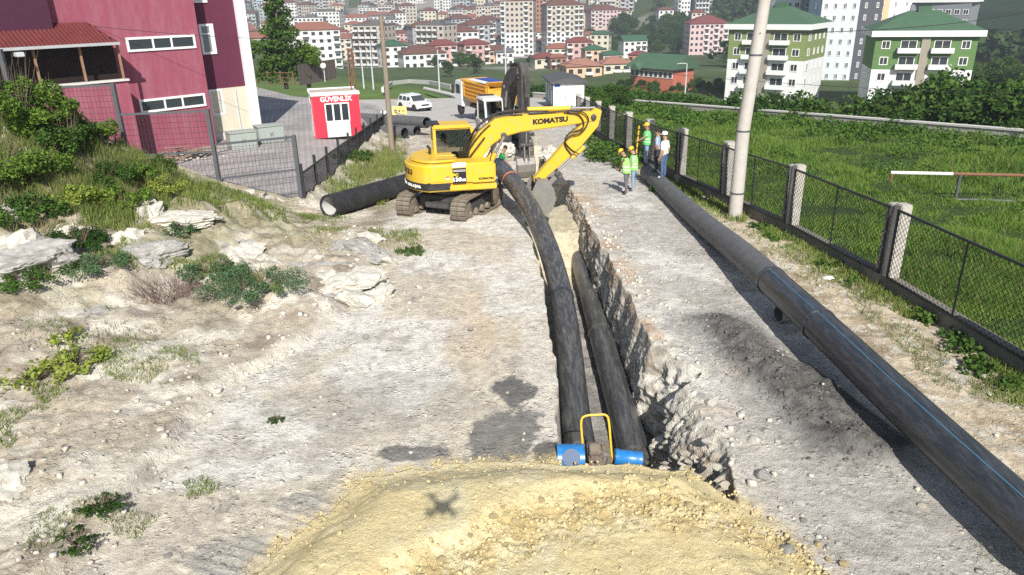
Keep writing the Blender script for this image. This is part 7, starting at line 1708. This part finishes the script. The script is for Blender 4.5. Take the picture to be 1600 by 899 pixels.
# pink tower and the two towers at the centre
def tower(x0, x1, ey, zc, fl_, wm, rm, lab, split=None, turn=0., rf_='hip', cols=None, dr=.8, base=12):
    a, b = pc(x0, ey, zc), pc(x1, ey, zc); w = float(np.linalg.norm(b-a)); c_ = (a+b)/2; t = block('apartment_tower', lab, w*.92, w*dr, fl_, wm, rm, 800+x0, 'tower', roof=rf_, base=base, split=split, cols=cols); t.location = (c_[0], c_[1]+w*.3, c_[2]-fl_*3.0); facing(t, c_[0], c_[1], turn); return t
tower(1076, 1141, 37, 395, 9, 'w_rosepale', 'r_red', 'pale pink apartment tower with red roof left of the concrete pole', None, .12, 'hip', 8)
tower(782, 838, 2, 430, 12, 'w_white', 'r_brown', 'left of two tall white and brown towers behind the black excavator arm', .52, -.12, 'flat', 7)
tower(848, 911, 8, 425, 11, 'w_white', 'r_brown', 'right of two tall white and brown towers, with a hip roof', .55, .18, 'hip', 8)
tower(836, 872, -22, 520, 14, 'w_brick', 'r_brown', 'orange brown tower standing behind the two white and brown towers', None, 0, 'flat', 6)
tower(742, 782, 10, 560, 6, 'w_beige', 'r_grey', 'wide beige block left of the white and brown towers', None, 0, 'flat', 8)
tower(1058, 1080, -20, 520, 14, 'w_white', 'r_grey', 'slim white tower with dark bands above the pink tower', None, .3, 'flat', 4)
tower(1084, 1114, -14, 520, 14, 'w_grey', 'r_grey', 'slim grey banded tower beside the slim white one', None, .3, 'flat', 5)
tower(1527, 1566, 16, 430, 10, 'w_rosepale', 'r_grey', 'lone pale rose tower before the wooded hill', .55, -.3, 'flat', 6)

# ------------------------------------------------------------------ the two green roofed blocks
mat('apt_white', (.70, .71, .70), .9, var=.04, scale=.3); mat('apt_green', (.105, .195, .065), .9, var=.06, scale=.3); mat('apt_olive', (.20, .255, .095), .9, var=.06, scale=.3); mat('apt_roof', (.055, .115, .065), .8, var=.12, scale=.5)
mat('tower_white', (.62, .67, .70), .9, var=.04, scale=.1); mat('tower_blue', (.42, .52, .60), .9, var=.04, scale=.1); mat('tower_peach', (.66, .47, .28), .9, var=.04, scale=.1); mat('tower_grey', (.085, .09, .105), .9, var=.06, scale=.1); mat('tower_mid', (.20, .215, .24), .9, var=.06, scale=.1)
def unit_window(w, h, fm='frame_white'):
    o = MB(); f = .14
    o.box((0, 0, h/2-f/2), (w, .16, f)); o.box((0, 0, -h/2+f/2), (w, .16, f)); o.box((-w/2+f/2, 0, 0), (f, .16, h-2*f)); o.box((w/2-f/2, 0, 0), (f, .16, h-2*f)); o.box((0, 0.02, 0), (.09, .12, h-2*f))
    a = o.build('window', fm); p_ = MB().box((0, .03, 0), (w-f, .05, h-f)).build('pane', 'win_dark', a); return a
WIN = unit_window(1.55, 1.55); WID = unit_window(2.9, 1.9); SM = unit_window(.9, 1.4)
def put_window(tm, parent, x, y, z, rz):
    c_ = tm.copy(); COL.objects.link(c_); c_.parent = parent; c_.location = (x, y, z); c_.rotation_euler = (0, 0, rz); c_.name = 'window'
    g_ = tm.children[0].copy(); COL.objects.link(g_); g_.parent = c_; return c_
def green_block(label, near, zc, dirv, L, W, fl_, gm_, stone=True):
    n_ = pc(near[0], near[1], zc); d = Vector((dirv[0], dirv[1], 0)).normalized(); t = thing('apartment_block', label, 'building', (float(n_[0]), float(n_[1]), float(n_[2])-fl_*3.0), math.atan2(-d.y, -d.x))
    # local: near corner at origin, front runs along -x, building lies towards +y
    H_ = fl_*3.0; sp_ = H_-6.1
    MB().box((-L/2, W/2, sp_/2-4), (L, W, sp_+8)).build('wall', 'apt_white', t); MB().box((-L/2, W/2, (sp_+H_)/2), (L+.06, W+.06, H_-sp_)).build('upper_wall', gm_, t)
    for k in range(5): MB().box((-L/2, W/2, sp_+.9+k*1.15), (L+.10, W+.10, .05)).build('cladding_joint', gm_, t)
    MB().box((-L/2, W/2, H_+.55), (L+2.0, W+2.0, 1.1)).build('fascia', 'apt_white', t)
    rb = MB(); roof_hip(rb, L, W, H_+1.12, 3.4, ov=.95); ro = rb.build('roof', 'apt_roof', t); ro.location = (-L/2, W/2, 0)
    MB().box((0, 0, H_+4.4), (2.4, 2.0, 1.8)).build('roof_hatch', 'apt_roof', ro); MB().box((-2, .5, H_+4.5), (.7, .7, 2.2)).build('chimney', 'tower_mid', ro)
    MB().box((-L/2, -.12, H_/2-4), (1.5, .5, H_+7.8)).build('stair_strip', 'w_stone', t)
    for f in range(fl_):
        z = f*3.0+1.5
        for x in (-1.9, -L+1.9): put_window(WIN, t, x, -.04, z, 0)
        for s in (-1, 1):
            xb = -L/2+s*2.9; put_window(WID, t, xb, -.04, z-.1, 0)
            b_ = MB(); b_.box((0, -.65, -1.40), (3.9, 1.3, .2)); b_.box((0, -1.25, -.95), (3.9, .12, .8)); b_.box((-1.9, -.65, -.95), (.12, 1.2, .8)); b_.box((1.9, -.65, -.95), (.12, 1.2, .8)); o = b_.build('balcony', 'apt_white', t); o.location = (xb, 0, z)
        for y in (2.2, W*.42, W*.62, W-2.4): put_window(WIN if y in (2.2,) else SM, t, .04, y, z, R(90))
    return t
green_block('white and olive apartment block with green hip roof behind the concrete pole', (1262, 47), 150, (-.80, .60), 16.3, 15, 7, 'apt_olive')
green_block('white and green apartment block with green hip roof right of the pale towers', (1530, 57), 138, (-.955, .30), 17.6, 14, 7, 'apt_green')
# ------------------------------------------------------------------ pale towers behind them
def slab(parent, name, m, a, b, depth, z0, z1, floors=None, cols=0, wt=None, wfrom=None):
    """upright slab between plan points a and b"""
    a = Vector(a); b = Vector(b); d = (b-a); L = d.length; d.normalize(); nrm = Vector((-d.y, d.x)); an = math.atan2(d.y, d.x); c_ = (a+b)/2+nrm*depth/2
    o = MB().box((0, 0, 0), (L, depth, z1-z0)).build(name, m, parent); o.location = (c_.x, c_.y, (z0+z1)/2); o.rotation_euler = (0, 0, an)
    if cols:
        z = z0+1.5
        while z < z1-1:
            for k in range(cols):
                put_window(wt or SM, parent, a.x+d.x*L*(k+.5)/cols-nrm.x*.05, a.y+d.y*L*(k+.5)/cols-nrm.y*.05, z, an)
            z += 3.0
    return o
def pxy(px, zc, py=60): p = pc(px, py, zc); return (float(p[0]), float(p[1]))
t = thing('pale_tower', 'tall pale blue and peach tower rising between the green roofed blocks', 'tower'); zb = -22; zt_ = 30
A, B_ = pxy(1278, 200), pxy(1336, 196)
slab(t, 'side_wing', 'tower_blue', pxy(1258, 207), A, 12, zb, zt_, cols=1); slab(t, 'white_wing', 'tower_white', A, B_, 14, zb, zt_, cols=4); 
slab(t, 'grey_wing', 'tower_grey', (B_[0]+.2, B_[1]+.1), pxy(1372, 200), 3, zb, 6.5, cols=2); slab(t, 'peach_wing', 'tower_peach', (pxy(1338, 197)[0], pxy(1338, 197)[1]), pxy(1382, 202), 8, zb, zt_, cols=2); slab(t, 'end_wing', 'tower_white', pxy(1382, 202), pxy(1416, 206), 8, zb, zt_, cols=2)
t = thing('dark_tower', 'dark grey and white tower behind the roof of the olive block', 'tower'); slab(t, 'white_wing', 'tower_white', pxy(1196, 230), pxy(1246, 226), 10, zb, zt_, cols=4, wt=WIN); slab(t, 'grey_wing', 'tower_mid', pxy(1246, 224), pxy(1288, 222), 10, zb, zt_, cols=2, wt=WIN)
t = thing('grey_block', 'grey block with red roof and white balcony bands behind the right green roof', 'building'); a, b = pxy(1403, 240), pxy(1508, 228); ze = float(pc(1450, 4, 234)[2]); slab(t, 'wall', 'tower_mid', a, b, 12, zb, ze, cols=8, wt=WIN)
slab(t, 'roof_fascia', 'apt_white', (a[0]-.8, a[1]-1), (b[0]+.8, b[1]-1), 14, ze, ze+1.2)
for k in range(6): slab(t, 'balcony_band', 'apt_white', (a[0]+6, a[1]-1.4), (a[0]+13, a[1]-1.9), 1.2, ze-3.2-3*k, ze-2.2-3*k)
d = Vector((b[0]-a[0], b[1]-a[1])); rb = MB(); roof_hip(rb, d.length, 12, 0, 2.6); o = rb.build('roof', 'r_red', t); o.location = ((a[0]+b[0])/2-d.y/d.length*6, (a[1]+b[1])/2+d.x/d.length*6, ze+1.2); o.rotation_euler = (0, 0, math.atan2(d.y, d.x))
for o in (WIN, WID, SM):
    for c_ in list(o.children): bpy.data.objects.remove(c_)
    bpy.data.objects.remove(o)
for t, w, b_ in tmpl:
    for c_ in list(t.children): bpy.data.objects.remove(c_)
    bpy.data.objects.remove(t)
# ------------------------------------------------------------------ house with the green roof
n_ = pc(985, 118, 190); n2 = pc(1052, 121, 180); d = Vector((float(n2[0]-n_[0]), float(n2[1]-n_[1]), 0)); L = d.length; t = thing('green_roofed_house', 'red brick house with large green roof and glazed gallery below the meadow', 'house', (float(n_[0]), float(n_[1]), float(n_[2])-1.2), math.atan2(d.y, d.x)); mat('brick_red', (.45, .14, .09), .9, var=.08, scale=.5)
MB().box((L/2, 4, -1), (L, 8, 8)).build('wall', 'brick_red', t); MB().box((L/2, 3.9, 3.2), (L*.98, 7.6, .9)).build('upper_wall', 'frame_white', t)
for k in range(9): put = MB().box((L*(.06+.11*k), -.08, 2.0), (L*.09, .14, 1.6)).build('window', 'frame_white', t); MB().box((L*(.06+.11*k), -.16, 2.0), (L*.065, .04, 1.3)).build('pane', 'win_dark', put)
rf = MB(); x0, x1, y0, y1, z, h = -1.0, L+1.0, -1.2, 9.2, 3.4, 3.2; rf.add([(x0, y0, z), (x1, y0, z), (x1, y1, z), (x0, y1, z), (x0+1, (y0+y1)/2, z+h), (x1, (y0+y1)/2, z+h)], [(0, 1, 5, 4), (2, 3, 4, 5), (0, 4, 3), (1, 2, 5), (3, 2, 1, 0)]); rf.build('roof', 'apt_roof', t)
rf = MB(); rf.add([(L*.10, -2.2, 3.0), (L*.34, -2.2, 3.0), (L*.22, -2.2, 4.6), (L*.10, 3, 4.2), (L*.34, 3, 4.2), (L*.22, 3, 5.0)], [(0, 1, 2), (0, 2, 5, 3), (1, 4, 5, 2)]); rf.build('dormer_roof', 'apt_roof', t, fix=False)
# ------------------------------------------------------------------ substation pylons beyond the field
for k, (px, py, h) in enumerate(((505, 80, 9), (518, 84, 10), (533, 82, 8), (548, 78, 11), (490, 78, 8), (562, 74, 10))):
    p = at(px, py, fz, tmax=900); t = thing('pylon', 'grey steel lattice gantry of the substation beyond the green field', 'pylon', p, .2*k, 'substation gantries')
    for x in (-.9, .9): MB().bar((x, 0, 0), (x*.4, 0, h), .16, .16).build('leg', 'galv', t)
    for z in (.4, .7, .98): MB().bar((-2.6, 0, h*z), (2.6, 0, h*z), .14, .14).build('crossarm', 'galv', t)
# ------------------------------------------------------------------ air between here and the far hillside
hz = MB().box((0, 1250, 92), (5000, 2900, 264)).build('haze', 'white_paint'); m = bpy.data.materials.new('haze_air'); m.use_nodes = True; nt = m.node_tree; nt.nodes.clear(); o_ = nt.nodes.new('ShaderNodeOutputMaterial'); v_ = nt.nodes.new('ShaderNodeVolumePrincipled')
v_.inputs['Color'].default_value = (.80, .88, 1, 1); v_.inputs['Density'].default_value = .0005; v_.inputs['Anisotropy'].default_value = .2; nt.links.new(v_.outputs[0], o_.inputs['Volume'])
hz.data.materials.clear(); hz.data.materials.append(m); tag(hz, kind='stuff'); 
scene.cycles.volume_bounces = 0; scene.cycles.volume_max_steps = 32
